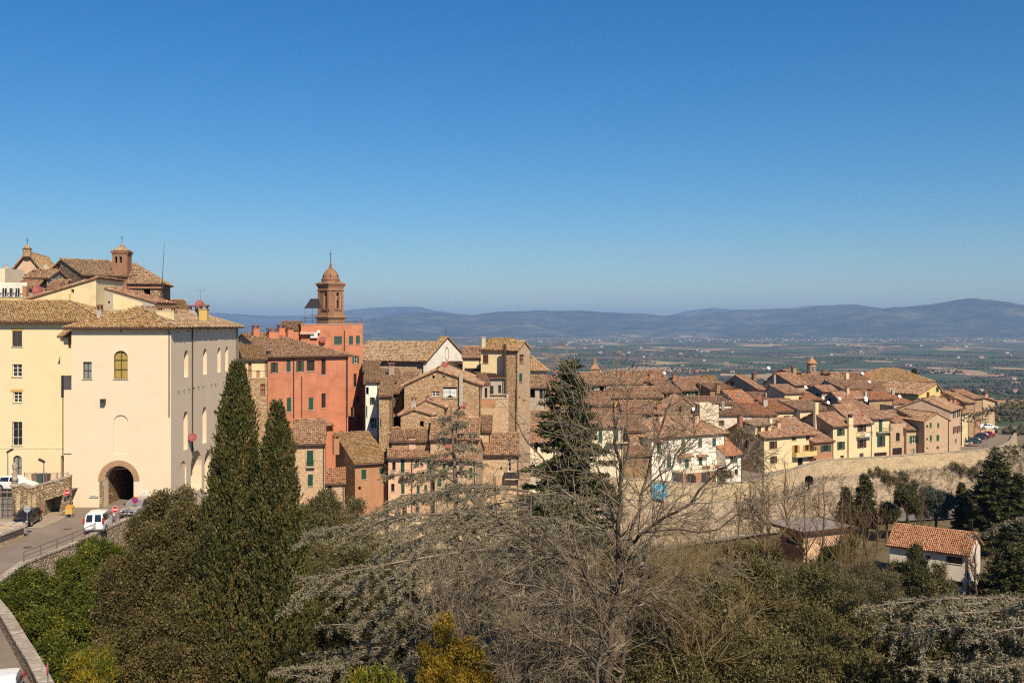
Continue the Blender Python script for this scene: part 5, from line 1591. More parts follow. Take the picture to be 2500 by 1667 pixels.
for sd_ in 'fr':
    h = BT.holes[sd_][0]
    for u0_, u1_ in ((0.0, 0.34), (BT.W - 0.34, BT.W)):
        k = BT.piece('pilaster', 'brick_tower'); BT.sbox(k, sd_, u0_ + 0.01, u1_ - 0.01, 0.02, BT.H - 0.02, -0.12, 0.0); k.to()
    k = BT.piece('opening_sill', 'brick_tower'); BT.sbox(k, sd_, h['u0'] - 0.35, h['u1'] + 0.35, h['z0'] - 0.28, h['z0'] - 0.1, -0.16, 0); k.to()
    for sg in (-1, 1):
        k = BT.piece('impost', 'brick_orange'); ue = h['u0'] if sg < 0 else h['u1']
        BT.sbox(k, sd_, min(ue, ue + sg * 0.28), max(ue, ue + sg * 0.28), h['z0'], h['z1'] - 0.45, -0.06, 0); k.to()
    k = BT.piece('bell', 'bronze'); uu = (h['u0'] + h['u1']) / 2; pp = BT.pt(sd_, uu, h['z1'] - 1.25, 0.35)
    k.lathe([(0.04, 0.42), (0.15, 0.38), (0.19, 0.15), (0.30, 0.0)], 10, tuple(pp)); k.to()
    k = BT.piece('bell_beam', 'concrete'); BT.sbox(k, sd_, h['u0'], h['u1'], h['z1'] - 0.82, h['z1'] - 0.70, 0.25, 0.42); k.to()

# ================================================================== the middle of the town
NV = House('church_nave', 'long church with broad brown tiled roof and white gable front', '4', (-60, 452), 815, 175, -25, D=13, peak=258, H=9, wall='stone_pale', tile='tile_grey', ov=0.5, cat='church')
NV.done()
k = NV.piece('gable_front', 'white_wall'); W_, D_, H_, r_ = NV.W, NV.D, NV.H, NV.rise
k.slab([(W_ + 0.7, -0.5, 0), (W_ + 0.7, D_ + 0.5, 0), (W_ + 0.7, D_ + 0.5, H_ + 0.2), (W_ + 0.7, D_ / 2, H_ + r_ + 1.0), (W_ + 0.7, -0.5, H_ + 0.2)], (1, 0, 0), 0.65); k.to()
ca_ = []
for y0_ in (-0.9, D_ + 0.9):
    p0_, p1_ = Vector((W_ + 0.95, y0_, H_ + 0.05)), Vector((W_ + 0.95, D_ / 2, H_ + r_ + 1.15))
    ca_.append([p0_ - Vector((1.4, 0, 0)), p0_, p1_, p1_ - Vector((1.4, 0, 0))])
k = NV.piece('gable_coping', 'soffit')
for c_ in ca_: k.slab(c_, (0, 0, 1), 0.2)
k.to()
for c_ in ca_:
    P_ = [c_[0], c_[1], c_[2], c_[3]]
    va_, fa_, ta_ = tiles_on([P_], [], 0.28, 0.42); t_ = link('gable_tiles', np_mesh('gable_tiles', va_, fa_, MAT['tile_lichen'], ta_), NV.root); t_['kind'] = 'stuff'
k = NV.piece('gable_cross', 'iron'); k.tube([(W_ + 0.5, D_ / 2, H_ + r_ + 1), (W_ + 0.5, D_ / 2, H_ + r_ + 3)], 0.04, 4); k.tube([(W_ + 0.5, D_ / 2 - 0.35, H_ + r_ + 2.4), (W_ + 0.5, D_ / 2 + 0.35, H_ + r_ + 2.4)], 0.03, 4); k.to()
k = NV.piece('oval_relief', 'grey_wall')
for i in range(18):
    a0, a1 = 2 * math.pi * i / 18, 2 * math.pi * (i + 1) / 18
    f_ = lambda a, s_: (W_ + 0.73, D_ / 2 + 0.75 * s_ * math.cos(a), H_ + r_ * 0.35 + 1.25 * s_ * math.sin(a))
    k.quad(f_(a0, 0.8), f_(a1, 0.8), f_(a1, 1), f_(a0, 1))
k.to()

S = {}
def hs(key, name, label, *a, **k):
    S[key] = House(name, label, *a, **k).done()
    return S[key]


hs('m1', 'stone_gable_house', 'big brown stone gable house with a wide curtained window', '4', (585, 742), 1448, 133, 0, D=15, peak=572, frac=0.43, H=14, roof='ridge_y', wall='stone_brown', tile='tile_brown', ov=0.25, vg=0.3,
   wins=[('f', 1020, 760, 1180, 880, 'c'), ('f', 897, 806, 980, 864, 'w'), ('f', 902, 628, 928, 662, 'd'), ('f', 1018, 628, 1048, 672, 'x')])
S['m1'].pipe(1222, 610, 1035, r=0.28, mat='concrete', off=0.3); S['m1'].dish(1254, 960, 0.45, 'dish_red', side='f'); S['m1'].pipe(1438, 760, 1180, r=0.06)
S['m1'].dish(1040, 640, 0.5, 'dish_red', 1.5, 1)
hs('m2', 'grey_shed_house', 'grey plastered house with long roof stepping up behind stone gable', '4', (1532, 664), 1702, 143, 14, C=1075, peak=484, H=9, roof='shed', wall='grey_patch', sides={'l': 'grey_wall'}, tile='tile_rose', ov=0.35,
   wins=[('f', 1548, 745, 1590, 845, 'n'), ('f', 1643, 738, 1676, 830, 'n')])
hs('m2b', 'grey_shed_wing', 'low grey wing with dark window between stone gable and terrace', '4', (1448, 735), 1545, 138, 8, D=5, rise=1.0, H=7, roof='shed', wall='grey_patch', tile='tile_rose', ov=0.2, gutter=False, wins=[('f', 1490, 768, 1520, 880, 'n')])
hs('m3', 'brick_terrace_block', 'bare stone and brick block with a flat parapet below the tall tower house', '4', (1438, 893), 1758, 135, 0, D=8, H=14, roof='flat', wall='stone_pale', cat='house')
k = S['m3'].piece('brick_band', 'brick_orange'); S['m3'].sbox(k, 'f', 0.02, S['m3'].W * 0.55, S['m3'].H - 1.2, S['m3'].H - 0.02, -0.02, 0); k.to()
hs('m4', 'cream_tower_house', 'cream topped tall house with ochre tiled roof above the stone block', '4', (1448, 346), 1722, 150, -16, D=9, rise=1.5, H=12, wall='cream', tile='tile_lichen', ov=0.35, wins=[('f', 1470, 395, 1532, 492, 'b')])
hs('m4t', 'brick_tower', 'tall narrow brown brick tower beside the cream topped house', '4', (1715, 350), 1862, 147.5, -22, D=5.2, rise=1.2, H=24, wall='stone_pale', sides={'f': 'stone_brown', 'r': 'stone_pale'}, tile='tile_lichen', ov=0.3, cat='house',
   wins=[('r', 1882, 395, 1936, 490, 'p'), ('r', 1880, 605, 1915, 702, 'g'), ('r', 1872, 868, 1895, 985, 'x'), ('r', 1925, 900, 1950, 1030, 'x'), ('r', 1870, 1175, 1892, 1260, 'x'), ('r', 1922, 1165, 1945, 1250, 'x')])
S['m4t'].pipe(1728, 275, 880, r=0.26, mat='pipe', off=0.35); S['m4t'].pipe(1846, 780, 1250, r=0.06)
S['m4'].chimney(1480, 320, 0.5, 1.6, 'cream', pot=False)
hs('m5', 'cream_annex', 'small cream annex left of the cream topped tower house', '4', (1243, 430), 1447, 159, 0, D=6, rise=1.5, H=7, wall='cream', tile='tile_rose', ov=0.3); S['m5'].antenna(1385, 400, 3.5); S['m5'].antenna(1412, 400, 3.0)
hs('m6', 'narrow_stone_house', 'tall narrow grey stone house at the dark lane', '4', (302, 862), 440, 131, 4, D=8, rise=2.2, H=15, wall='stone_brown', tile='tile_grey', ov=0.35, roof='shed', wins=[('f', 312, 1120, 328, 1215, 'g')])
hs('m6b', 'lane_house', 'brown house with half open shutters over the dark lane', '4', (438, 830), 580, 137, -6, D=10, rise=2.0, H=12, wall='brown_wall', tile='tile_brown', ov=0.4, roof='shed', wins=[('f', 470, 855, 516, 955, 'K'), ('f', 440, 1095, 570, 1370, 'd')])
hs('m6c', 'lane_end_house', 'pinkish strip of house with brown shutter at the lane end', '4', (525, 870), 600, 141, 0, D=6, rise=1.0, H=8, wall='pinkish', tile='tile_brown', roof='shed', ov=0.3, wins=[('f', 548, 905, 580, 1005, 'b')])
hs('m7', 'white_shutter_house', 'white narrow house with dark green shutters beside the red tower', '4', (150, 700), 300, 136, 8, D=10, rise=1.2, H=17, wall='white_wall', tile='tile_grey', roof='shed', ov=0.4,
   wins=[('f', 148, 972, 170, 1092, 'g'), ('f', 198, 875, 255, 955, 'G'), ('f', 205, 1105, 270, 1218, 'G'), ('f', 132, 760, 185, 845, 'd'), ('f', 243, 1315, 256, 1355, 'g'), ('f', 282, 1280, 296, 1362, 'e')])
hs('m7b', 'stepped_roof_house', 'low roofs stepping up left of the church nave, with white dish', '4', (128, 585), 310, 150, 10, D=9, peak=500, H=9, wall='brown_wall', tile='tile_grey', ov=0.3, wins=[('f', 240, 590, 275, 640, 'd')])
S['m7b'].dish(248, 545, 0.6, 'dish_white', 0.7)
hs('m8', 'stacked_roof_house', 'house of jumbled brown roofs below the church wall', '4', (300, 700), 560, 146, 12, D=12, peak=560, H=9, wall='stone_brown', tile='tile_grey', ov=0.3, wins=[('f', 380, 665, 425, 685, 'd')]); S['m8'].chimney(440, 640, 0.8, 1.5, 'grey_wall')
hs('m9', 'small_stone_house', 'small stone gable house with square window below curtained window', '4', (545, 1078), 900, 124, 0, D=11, peak=1020, frac=0.42, H=9, roof='ridge_y', wall='stone_brown', tile='tile_rose', ov=0.3, vg=0.25, wins=[('f', 760, 1142, 805, 1205, 'd')])
S['m9'].chimney(693, 1000, 0.6, 0.9, 'concrete', 1); S['m9'].chimney(880, 965, 0.5, 0.8, 'concrete', 1)
hs('m10', 'back_tiled_house', 'house with pale ridge tiles behind the small stone gable', '4', (690, 990), 1035, 128.5, 0, D=7, peak=912, frac=0.4, H=8, roof='ridge_y', wall='stone_brown', tile='tile_rose', ov=0.3)
hs('m11', 'yellow_wall_house', 'house with a bright yellow wall behind the cedar top', '4', (1095, 1130), 1330, 124, 0, D=7, peak=1062, frac=0.35, H=8, roof='ridge_y', wall='yellow', tile='tile_rose', ov=0.35)
hs('m12', 'lean_to_house', 'lean-to with tiled roof against the stone terrace block', '4', (1340, 1262), 1560, 128, 0, D=6, rise=1.4, H=6, roof='shed', wall='stone_pale', tile='tile_brown', ov=0.3)
hs('m13', 'long_low_house', 'long low house with sagging roof behind the blue cedar', '4', (445, 1375), 900, 120, 4, D=9, peak=1235, H=7, wall='stone_brown', tile='tile_brown', ov=0.3)
hs('m14', 'low_wide_house', 'low wide roof house just above the blue cedar', '4', (880, 1345), 1420, 119, 0, D=8, rise=2.0, H=6, wall='stone_pale', tile='tile_brown', ov=0.35, wins=[('f', 930, 1290, 960, 1340, 'd')])
# front row
hs('f1', 'green_shutter_stone_house', 'pale stone house with tall green shutters and balcony right of cypresses', '5', (132, 228), 414, 122, 10, D=9, rise=2.3, H=11, wall='stone_pale', tile='tile_brown', ov=0.45, wins=[('f', 254, 292, 312, 440, 'g'), ('f', 262, 506, 308, 612, 'g')])
S['f1'].balcony(250, 392, 324, 442, dep=0.5)
hs('f2', 'ochre_stone_house', 'ochre stone house with small porch and green shutters', '5', (686, 412), 992, 119, 24, D=9.5, roof='shed', rise=2.6, H=10, wall='brick_orange', sides={'l': 'stone_brown'}, tile='tile_lichen', ov=0.4,
   wins=[('f', 744, 462, 786, 550, 'g'), ('f', 906, 446, 943, 505, 'g'), ('l', 458, 465, 482, 510, 'g'), ('f', 716, 615, 740, 645, 'd')])
S['f2'].chimney(515, 262, 0.7, 1.0, 'brick_orange')
hs('f2p', 'porch', 'little porch with bright orange tiled roof at the ochre house', '5', (428, 592), 592, 116, 10, D=3, rise=1.2, H=4, roof='shed', wall='stone_pale', tile='tile_orange', ov=0.25, wins=[('f', 438, 606, 478, 700, 'n')])
hs('f3', 'peach_shutter_house', 'peach rendered house with green shutters behind the cedar branches', '5', (985, 352), 1400, 118.5, 6, D=10, rise=2.2, H=12, wall='peach', tile='tile_brown', ov=0.4,
   wins=[('f', 1096, 366, 1130, 495, 'g'), ('f', 1225, 360, 1262, 430, 'g'), ('f', 1240, 600, 1266, 682, 'g'), ('f', 1308, 600, 1334, 660, 'g'), ('f', 1100, 590, 1130, 680, 'g'), ('f', 1010, 590, 1040, 660, 'n'), ('f', 1020, 400, 1050, 470, 'n'), ('f', 1330, 370, 1362, 450, 'g'), ('f', 1110, 760, 1150, 860, 'n'), ('f', 1230, 780, 1262, 850, 'n')])
S['f3'].balcony(1090, 470, 1200, 530, dep=0.8); S['f3'].chimney(1200, 270, 0.8, 1.1, 'pinkish'); S['f3'].pipe(1195, 360, 900)
hs('f3b', 'tan_stone_house', 'tan stone house with green shutters right of the thin cedar trunk', '5', (1402, 372), 1770, 117.5, -4, D=9, rise=2.0, H=12, wall='stone_pale', tile='tile_brown', ov=0.4,
   wins=[('f', 1470, 395, 1500, 460, 'g'), ('f', 1425, 540, 1460, 615, 'g'), ('f', 1712, 446, 1740, 540, 'g'), ('f', 1620, 440, 1650, 520, 'n'), ('f', 1560, 600, 1600, 690, 'n'), ('f', 1690, 620, 1720, 700, 'g')])
S['f3b'].chimney(1660, 330, 0.7, 1.0, 'pinkish'); S['f3b'].dish(1526, 300, 0.4, 'dish_red', 0.6)
hs('f4', 'round_corner_house', 'stone house with curved tiled eave and balcony right of cedar', '5', (1805, 318), 2158, 126, 2, D=8, rise=2.0, H=10, wall='stone_pale', tile='tile_brown', ov=0.5, wins=[('f', 2060, 350, 2084, 480, 'w'), ('f', 1990, 440, 2008, 465, 'd')])
S['f4'].balcony(2030, 470, 2160, 545, dep=0.9, solid='iron')
hs('f5', 'terracotta_roof_house', 'low house with pinkish striped roof left of the dark fir', '6', (35, 1042), 445, 152, 0, D=7, rise=2.2, H=8, wall='cream_pale', tile='tile_rose', ov=0.4, wins=[('f', 190, 1075, 228, 1140, 'n')])
hs('f6', 'double_step_roof', 'stepped pinkish roofs between the brick tower and dark fir', '6', (105, 900), 420, 160, 3, D=9, rise=2.4, H=7, wall='pinkish', tile='tile_rose', ov=0.3)
hs('f6b', 'upper_step_roof', 'upper pinkish roof strip behind the stepped roofs', '6', (112, 800), 440, 170, 5, D=9, rise=2.0, H=7, wall='grey_wall', tile='tile_rose', ov=0.3)

# ================================================================== the quarter right of the fir
hs('a1', 'ochre_hip_house', 'house with bright ochre hip roof right of the brick tower', 'A', (300, 212), 905, 190, 0, D=9, rise=1.9, H=8, roof='hip', wall='cream_pale', tile='tile_lichen', ov=0.5, wins=[('f', 785, 225, 830, 285, 'd')])
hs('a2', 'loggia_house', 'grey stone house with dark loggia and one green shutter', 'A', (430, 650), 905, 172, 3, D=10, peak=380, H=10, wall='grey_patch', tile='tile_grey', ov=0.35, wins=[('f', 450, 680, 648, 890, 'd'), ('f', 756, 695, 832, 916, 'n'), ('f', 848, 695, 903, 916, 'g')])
hs('a3', 'brown_verge_house', 'brown house with sloping verge behind the fir tip', 'A', (1020, 700), 1500, 178, 10, D=11, peak=390, H=8, wall='brown_wall', tile='tile_rose', ov=0.3, wins=[('f', 950, 760, 1040, 850, 'n')])
S['a3'].dish(1155, 430, 0.5, 'dish_red', 1.3)
hs('a4', 'small_belfry_house', 'house with grey green loggia under the pointed bell tower', 'A', (1680, 588), 2352, 200, 4, D=10, rise=2.1, H=8, wall='grey_patch', tile='tile_brown', ov=0.4, wins=[('f', 1860, 660, 1946, 742, 'g'), ('f', 2190, 600, 2300, 740, 'd')])
hs('a5', 'brick_window_house', 'orange brick house with dark square window right of fir', 'B', (-60, 862), 425, 186, 4, D=12, peak=615, H=8, wall='brick_orange', tile='tile_rose', ov=0.35, wins=[('f', 190, 922, 260, 1025, 'd')])
SB = House('pointed_bell_tower', 'slim brick bell tower with pointed spire left of the bare tree', 'A', (1990, 215), 2165, 214, -12, D=1.6, H=4.6, roof='none', wall='brick_orange', cat='bell tower', recess=0.3, wins=[('f', 2055, 255, 2110, 440, 'open', True)])
SB.holes['f'][0]['deep'] = 0.4
SB.done(); cx_ = SB.W / 2
k = SB.piece('cornice', 'brick_orange'); k.box(-0.15, SB.W + 0.15, -0.15, SB.D + 0.15, SB.H, SB.H + 0.3); k.to()
k = SB.piece('spire', 'brick_orange'); k.lathe([(1.15, SB.H + 0.3), (0.95, SB.H + 0.55), (0.42, SB.H + 1.1), (0.28, SB.H + 1.9), (0.04, SB.H + 2.7)], 4, (cx_, SB.D / 2, 0), ph=math.pi / 4); k.to()
k = SB.piece('bell', 'bronze'); k.lathe([(0.05, 0.5), (0.16, 0.4), (0.26, 0)], 8, (cx_, 0.2, SB.H - 1.5)); k.to()
hs('c1', 'long_ochre_house', 'long ochre yellow house with single green shutter behind bare branches', 'B', (380, 705), 1392, 203, 3, D=9, rise=1.7, H=9, wall='ochre', tile='tile_brown', ov=0.5, wins=[('f', 1150, 770, 1220, 890, 'g')])
hs('c2', 'cream_loft_house', 'pale cream loft house with green shutter behind ochre house', 'B', (340, 455), 1012, 224, 3, D=11, rise=2.4, H=7, wall='cream', tile='tile_brown', ov=0.4, wins=[('f', 612, 470, 692, 540, 'n'), ('f', 785, 470, 836, 585, 'g')])
S['c2'].chimney(640, 310, 0.8, 0.6, 'brick_red'); S['c2'].antenna(1020, 330, 4)
hs('c2b', 'far_ridge_house', 'far house with small chimney pot and white dish on the skyline', 'B', (940, 400), 1500, 236, 4, D=10, rise=2.3, H=7, wall='brown_wall', tile='tile_rose', ov=0.3)
S['c2b'].chimney(1175, 320, 0.8, 0.8, 'brick_orange'); S['c2b'].dish(1432, 350, 0.42, 'dish_white', 1.4)
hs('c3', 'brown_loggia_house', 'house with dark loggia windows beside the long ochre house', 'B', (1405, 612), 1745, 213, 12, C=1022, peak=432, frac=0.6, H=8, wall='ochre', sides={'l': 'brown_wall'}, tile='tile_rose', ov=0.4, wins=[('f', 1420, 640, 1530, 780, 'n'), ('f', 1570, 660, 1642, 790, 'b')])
hs('c4', 'yellow_attic_house', 'big roofed house with a row of four green shuttered attic windows', 'B', (1762, 568), 2335, 221, 14, C=1350, peak=342, frac=0.55, H=8, wall='yellow', sides={'l': 'cream_pale'}, tile='tile_rose', ov=0.6,
   wins=[('f', 1750, 600, 1862, 700, 'G'), ('f', 1882, 592, 1985, 700, 'G'), ('f', 2002, 582, 2132, 690, 'G'), ('f', 2160, 575, 2262, 690, 'G')])
S['c4'].chimney(1610, 380, 0.8, 1.2, 'brick_red'); S['c4'].dish(2040, 320, 0.5, 'dish_red', 1.4); S['c4'].antenna(1880, 330, 3)
hs('c5', 'stone_dish_house', 'rough stone gable house with white dish left of cream block', 'B', (1345, 965), 2102, 190, 0, D=10, peak=722, frac=0.6, H=8, roof='ridge_y', wall='stone_dark', tile='tile_rose', ov=0.3, wins=[('f', 1710, 880, 1752, 990, 'd')])
S['c5'].dish(1987, 925, 0.5, 'dish_white', side='f')
hs('c6', 'cream_block', 'blank cream block standing above the white house roof', 'C', (82, 1056), 535, 187, 0, D=6, H=9, roof='none', wall='cream_pale', cat='house', wins=[('f', 110, 1090, 135, 1115, 'd')])
hs('c7', 'stone_long_house', 'stone house with blue and green shutters behind bare tree', 'B', (640, 1020), 1292, 187, 2, D=10, peak=785, H=9, wall='stone_brown', tile='tile_rose', ov=0.4, wins=[('f', 830, 1070, 876, 1215, 't'), ('f', 1062, 1055, 1136, 1210, 'g')])
S['c7'].chimney(1320, 960, 0.8, 1.2, 'brick_orange')
hs('c9', 'cream_balcony_house', 'cream house with tall green shutters and balcony right of fir', '6', (785, 878), 1132, 166, 6, D=9, rise=2.4, H=11, wall='cream_pale', tile='tile_rose', ov=0.4, wins=[('f', 876, 900, 916, 1050, 'g'), ('f', 1036, 897, 1088, 1030, 'g'), ('f', 876, 1080, 916, 1160, 'g')])
S['c9'].balcony(960, 985, 1190, 1045, dep=1.2); S['c9'].dish(1075, 860, 0.3, 'dish_red', 0.6)
hs('c10', 'ivy_stone_house', 'brown stone back wall between the cream balcony house and white house', '6', (1190, 930), 1440, 176, 6, D=8, rise=1.5, H=9, wall='stone_dark', tile='tile_brown', roof='shed', ov=0.3)
hs('c11', 'garden_wall_house', 'low stone house at the terrace wall behind the bare tree', '6', (1150, 1190), 1440, 171, 3, D=4, rise=0.8, H=4, wall='brown_wall', roof='shed', tile='tile_brown', ov=0.3)

# white house with its arcade
hs('r1', 'white_house', 'bright white house with green shutters over a brick arcade', '9', (205, 705), 1372, 174, 29, D=9.5, rise=2.7, H=8.9, roof='hip', hipf=0.8, wall='white_wall', tile='tile_brown', ov=0.45,
   wins=[('f', 285, 765, 352, 915, 'g'), ('f', 445, 740, 472, 860, 'e'), ('f', 676, 735, 738, 950, 'e'), ('f', 948, 722, 1006, 860, 'e'), ('f', 1170, 712, 1228, 845, 'e'), ('f', 445, 985, 512, 1195, 'e'), ('f', 640, 1035, 680, 1130, 'n'), ('f', 732, 1050, 795, 1195, 'g'), ('f', 950, 1000, 1012, 1140, 'e'), ('f', 1268, 1010, 1342, 1125, 'g')])
A_ = S['r1']; A_.awning(600, 985, 832, dep=1.0); A_.awning(915, 978, 1075, dep=0.8); A_.awning(245, 745, 385, dep=0.6)
A_.dish(1380, 900, 0.42, 'dish_white', side='f'); A_.dish(305, 625, 0.45, 'dish_red', 0.6); A_.chimney(905, 470, 0.9, 1.2, 'pinkish'); A_.chimney(330, 480, 0.8, 1.2, 'pinkish')
u0_, z0_ = A_.hit('f', 520, 1240); u1_, _ = A_.hit('f', 1205, 1240)
k = A_.piece('terrace_slab', 'cream_pale'); k.box(u0_, u1_, -3.2, -0.01, z0_ - 0.1, z0_ + 0.3); k.to()
zb_ = z0_ - 2.6
for i, (a0_, a1_) in enumerate(((0.0, 0.06), (0.30, 0.42), (0.62, 0.72), (0.96, 1.0))):
    k = A_.piece('arcade_pier', 'brick_orange'); k.box(u0_ + (u1_ - u0_) * a0_, u0_ + (u1_ - u0_) * a1_, -3.15, -2.6, zb_ - 1.5, z0_ - 0.1); k.to()
k = A_.piece('arcade_arch', 'brick_orange'); xa, xb = u0_ + (u1_ - u0_) * 0.06, u0_ + (u1_ - u0_) * 0.30; rr_ = (xb - xa) / 2; xm = (xa + xb) / 2; zs_ = z0_ - 0.15 - rr_ * 0.8
for i in range(10):
    t0, t1 = math.pi * i / 10, math.pi * (i + 1) / 10
    p_ = [(xm - rr_ * math.cos(t0), zs_ + 0.8 * rr_ * math.sin(t0)), (xm - rr_ * math.cos(t1), zs_ + 0.8 * rr_ * math.sin(t1))]
    k.hexa([(p_[0][0], -3.1, p_[0][1]), (p_[1][0], -3.1, p_[1][1]), (p_[1][0], -2.7, p_[1][1]), (p_[0][0], -2.7, p_[0][1]), (p_[0][0], -3.1, z0_ - 0.1), (p_[1][0], -3.1, z0_ - 0.1), (p_[1][0], -2.7, z0_ - 0.1), (p_[0][0], -2.7, z0_ - 0.1)])
k.to()
k = A_.piece('terrace_railing', 'iron')
for i in range(40):
    x_ = u0_ + (u1_ - u0_) * i / 39; k.box(x_, x_ + 0.02, -3.15, -3.13, z0_ + 0.3, z0_ + 1.2)
k.box(u0_, u1_, -3.16, -3.12, z0_ + 1.2, z0_ + 1.24); k.to()
for i, x_ in enumerate((0.52, 0.62, 0.83)):
    o = tag(MB().lathe([(0.25, 0), (0.36, 0.45), (0.4, 0.46), (0.38, 0.55), (0.1, 0.56)], 8).build('flower_pot', MAT['brick_orange']), 'large terracotta pot on the terrace of the white house', 'flower pot', 'pots on the white house terrace')
    o.location = A_.org + A_.u * (u0_ + (u1_ - u0_) * x_) + A_.n * -2.7 + Vector((0, 0, z0_ + 0.3))
hs('r1b', 'white_annex', 'low white annex with red roof at the right of the white house', '9', (1382, 992), 1640, 179, 29, D=5.5, rise=3.0, H=7, wall='white_wall', roof='shed', tile='tile_orange', ov=0.4, wins=[('f', 1455, 1010, 1562, 1112, 'G'), ('f', 1525, 1210, 1582, 1290, 'n')])

# front row along the terrace
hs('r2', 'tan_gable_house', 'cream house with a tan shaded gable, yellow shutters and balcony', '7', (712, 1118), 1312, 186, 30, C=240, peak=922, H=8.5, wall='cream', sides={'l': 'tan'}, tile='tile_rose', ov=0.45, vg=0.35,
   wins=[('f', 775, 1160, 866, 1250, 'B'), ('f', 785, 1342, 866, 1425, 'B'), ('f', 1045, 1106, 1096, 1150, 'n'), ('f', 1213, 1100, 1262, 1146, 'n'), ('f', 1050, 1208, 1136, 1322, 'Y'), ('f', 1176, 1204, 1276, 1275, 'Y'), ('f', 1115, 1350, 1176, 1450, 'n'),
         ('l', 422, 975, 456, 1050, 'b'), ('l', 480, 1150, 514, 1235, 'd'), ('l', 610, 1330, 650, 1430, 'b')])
S['r2'].balcony(1045, 1275, 1290, 1338, dep=1.2, solid='yellow'); S['r2'].skylight(985, 990, 1065, 1030); S['r2'].chimney(785, 990, 0.6, 1.6, 'cream_pale'); S['r2'].chimney(880, 1000, 0.8, 0.9, 'pinkish'); S['r2'].chimney(425, 935, 0.9, 1.2, 'brick_red', 0)
k = S['r2'].piece('dormer', 'cream'); pd = S['r2'].on_roof(700, 1050)
k.box(pd.x - 2.0, pd.x + 2.0, pd.y, pd.y + 3.2, pd.z - 0.4, pd.z + 1.2); dm_ = k.to()
for dx_ in (-1.0, 0.9):
    k = S['r2'].piece('dormer_window', 'brown_shutter', dm_); k.box(pd.x + dx_ - 0.45, pd.x + dx_ + 0.45, pd.y - 0.04, pd.y, pd.z + 0.15, pd.z + 1.05); k.to()
k = S['r2'].piece('dormer_roof', 'soffit', dm_); pr_ = [Vector((pd.x - 2.3, pd.y - 0.35, pd.z + 1.25)), Vector((pd.x + 2.3, pd.y - 0.35, pd.z + 1.25)), Vector((pd.x + 2.3, pd.y + 3.2, pd.z + 1.9)), Vector((pd.x - 2.3, pd.y + 3.2, pd.z + 1.9))]
k.slab(pr_, (0, 0, 1), 0.12); k.to()
va_, fa_, ta_ = tiles_on([pr_], [], 0.3, 0.6); t_ = link('dormer_tiles', np_mesh('dormer_tiles', va_, fa_, MAT['tile_grey'], ta_), dm_); t_['kind'] = 'stuff'
hs('r2c', 'low_brick_house', 'low pink brick house with green shutters between two cream houses', '7', (1310, 1178), 1540, 191, 30, D=7, rise=2.6, H=6.8, wall='brick_orange', tile='tile_rose', roof='shed', ov=0.35, wins=[('f', 1388, 1205, 1512, 1285, 'G'), ('f', 1316, 1228, 1338, 1272, 'g'), ('f', 1308, 1365, 1338, 1418, 'n')])
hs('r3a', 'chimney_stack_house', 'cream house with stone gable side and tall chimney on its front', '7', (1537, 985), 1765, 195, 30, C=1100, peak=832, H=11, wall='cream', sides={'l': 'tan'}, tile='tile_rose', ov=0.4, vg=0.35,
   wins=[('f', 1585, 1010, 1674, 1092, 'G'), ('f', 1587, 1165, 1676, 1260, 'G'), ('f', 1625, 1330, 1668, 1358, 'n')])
k = S['r3a'].piece('chimney_stack', 'cream'); a_, z_ = S['r3a'].hit('f', 1703, 880); b_, _ = S['r3a'].hit('f', 1757, 880); k.box(a_, b_, -0.5, -0.02, 0.3, z_); st_ = k.to()
k = S['r3a'].piece('chimney_pot', 'iron', st_); k.box(a_ + 0.2, b_ - 0.25, -0.45, -0.08, z_, z_ + 0.7); k.to()
k = S['r3a'].piece('chimney_stack', 'cream'); pc_ = S['r3a'].on_roof(1265, 880, 0); k.box(-0.5, 0.35, S['r3a'].D * 0.42, S['r3a'].D * 0.42 + 0.6, 4, S['r3a'].H + 4.4); k.to()
hs('r3b', 'brown_shutter_house', 'cream house with brown shutters and washing on its balcony', '7', (1765, 950), 1998, 199, 30, D=10, rise=3.2, H=10.5, wall='cream', tile='tile_rose', ov=0.5, wins=[('f', 1828, 965, 1932, 1045, 'B'), ('f', 1828, 1145, 1934, 1238, 'B'), ('f', 1853, 1302, 1902, 1348, 'k')])
S['r3b'].balcony(1815, 1060, 1972, 1108, dep=0.9)
k = S['r3b'].piece('washing', 'frame_white'); a_, z_ = S['r3b'].hit('f', 1875, 1080); S['r3b'].sbox(k, 'f', a_, a_ + 1.4, z_ - 0.3, z_ + 0.3, -1.0, -0.94); k.to()
hs('r4', 'plant_balcony_house', 'cream house with plant-filled balcony left of narrow stone house', '8', (232, 898), 458, 203, 28, D=13, peak=690, frac=0.7, H=10, wall='cream', tile='tile_rose', ov=0.45, wins=[('f', 320, 905, 363, 1045, 'e'), ('f', 300, 1100, 396, 1225, 'E'), ('f', 265, 1295, 416, 1338, 'grid')])
S['r4'].balcony(285, 985, 440, 1052, dep=0.9); S['r4'].dish(168, 700, 0.5, 'dish_white', 1.0); 
hs('r5', 'narrow_brick_house', 'narrow stone house with crenellated brick top and grid window', '8', (462, 962), 648, 205, 26, D=7, H=8.5, roof='flat', wall='stone_pale', cat='house', wins=[('f', 526, 1060, 572, 1160, 'n'), ('f', 485, 1240, 598, 1322, 'grid')])
hs('r6', 'stone_cottage', 'stone cottage with green shutters and long brown roof', '8', (652, 1026), 838, 206, 24, D=12, peak=812, frac=0.7, H=6.8, wall='stone_pale', tile='tile_rose', ov=0.4, wins=[('f', 688, 1095, 778, 1182, 'G'), ('f', 712, 1255, 752, 1315, 'w')])
S['r6'].chimney(785, 985, 0.7, 1.4, 'stone_pale')
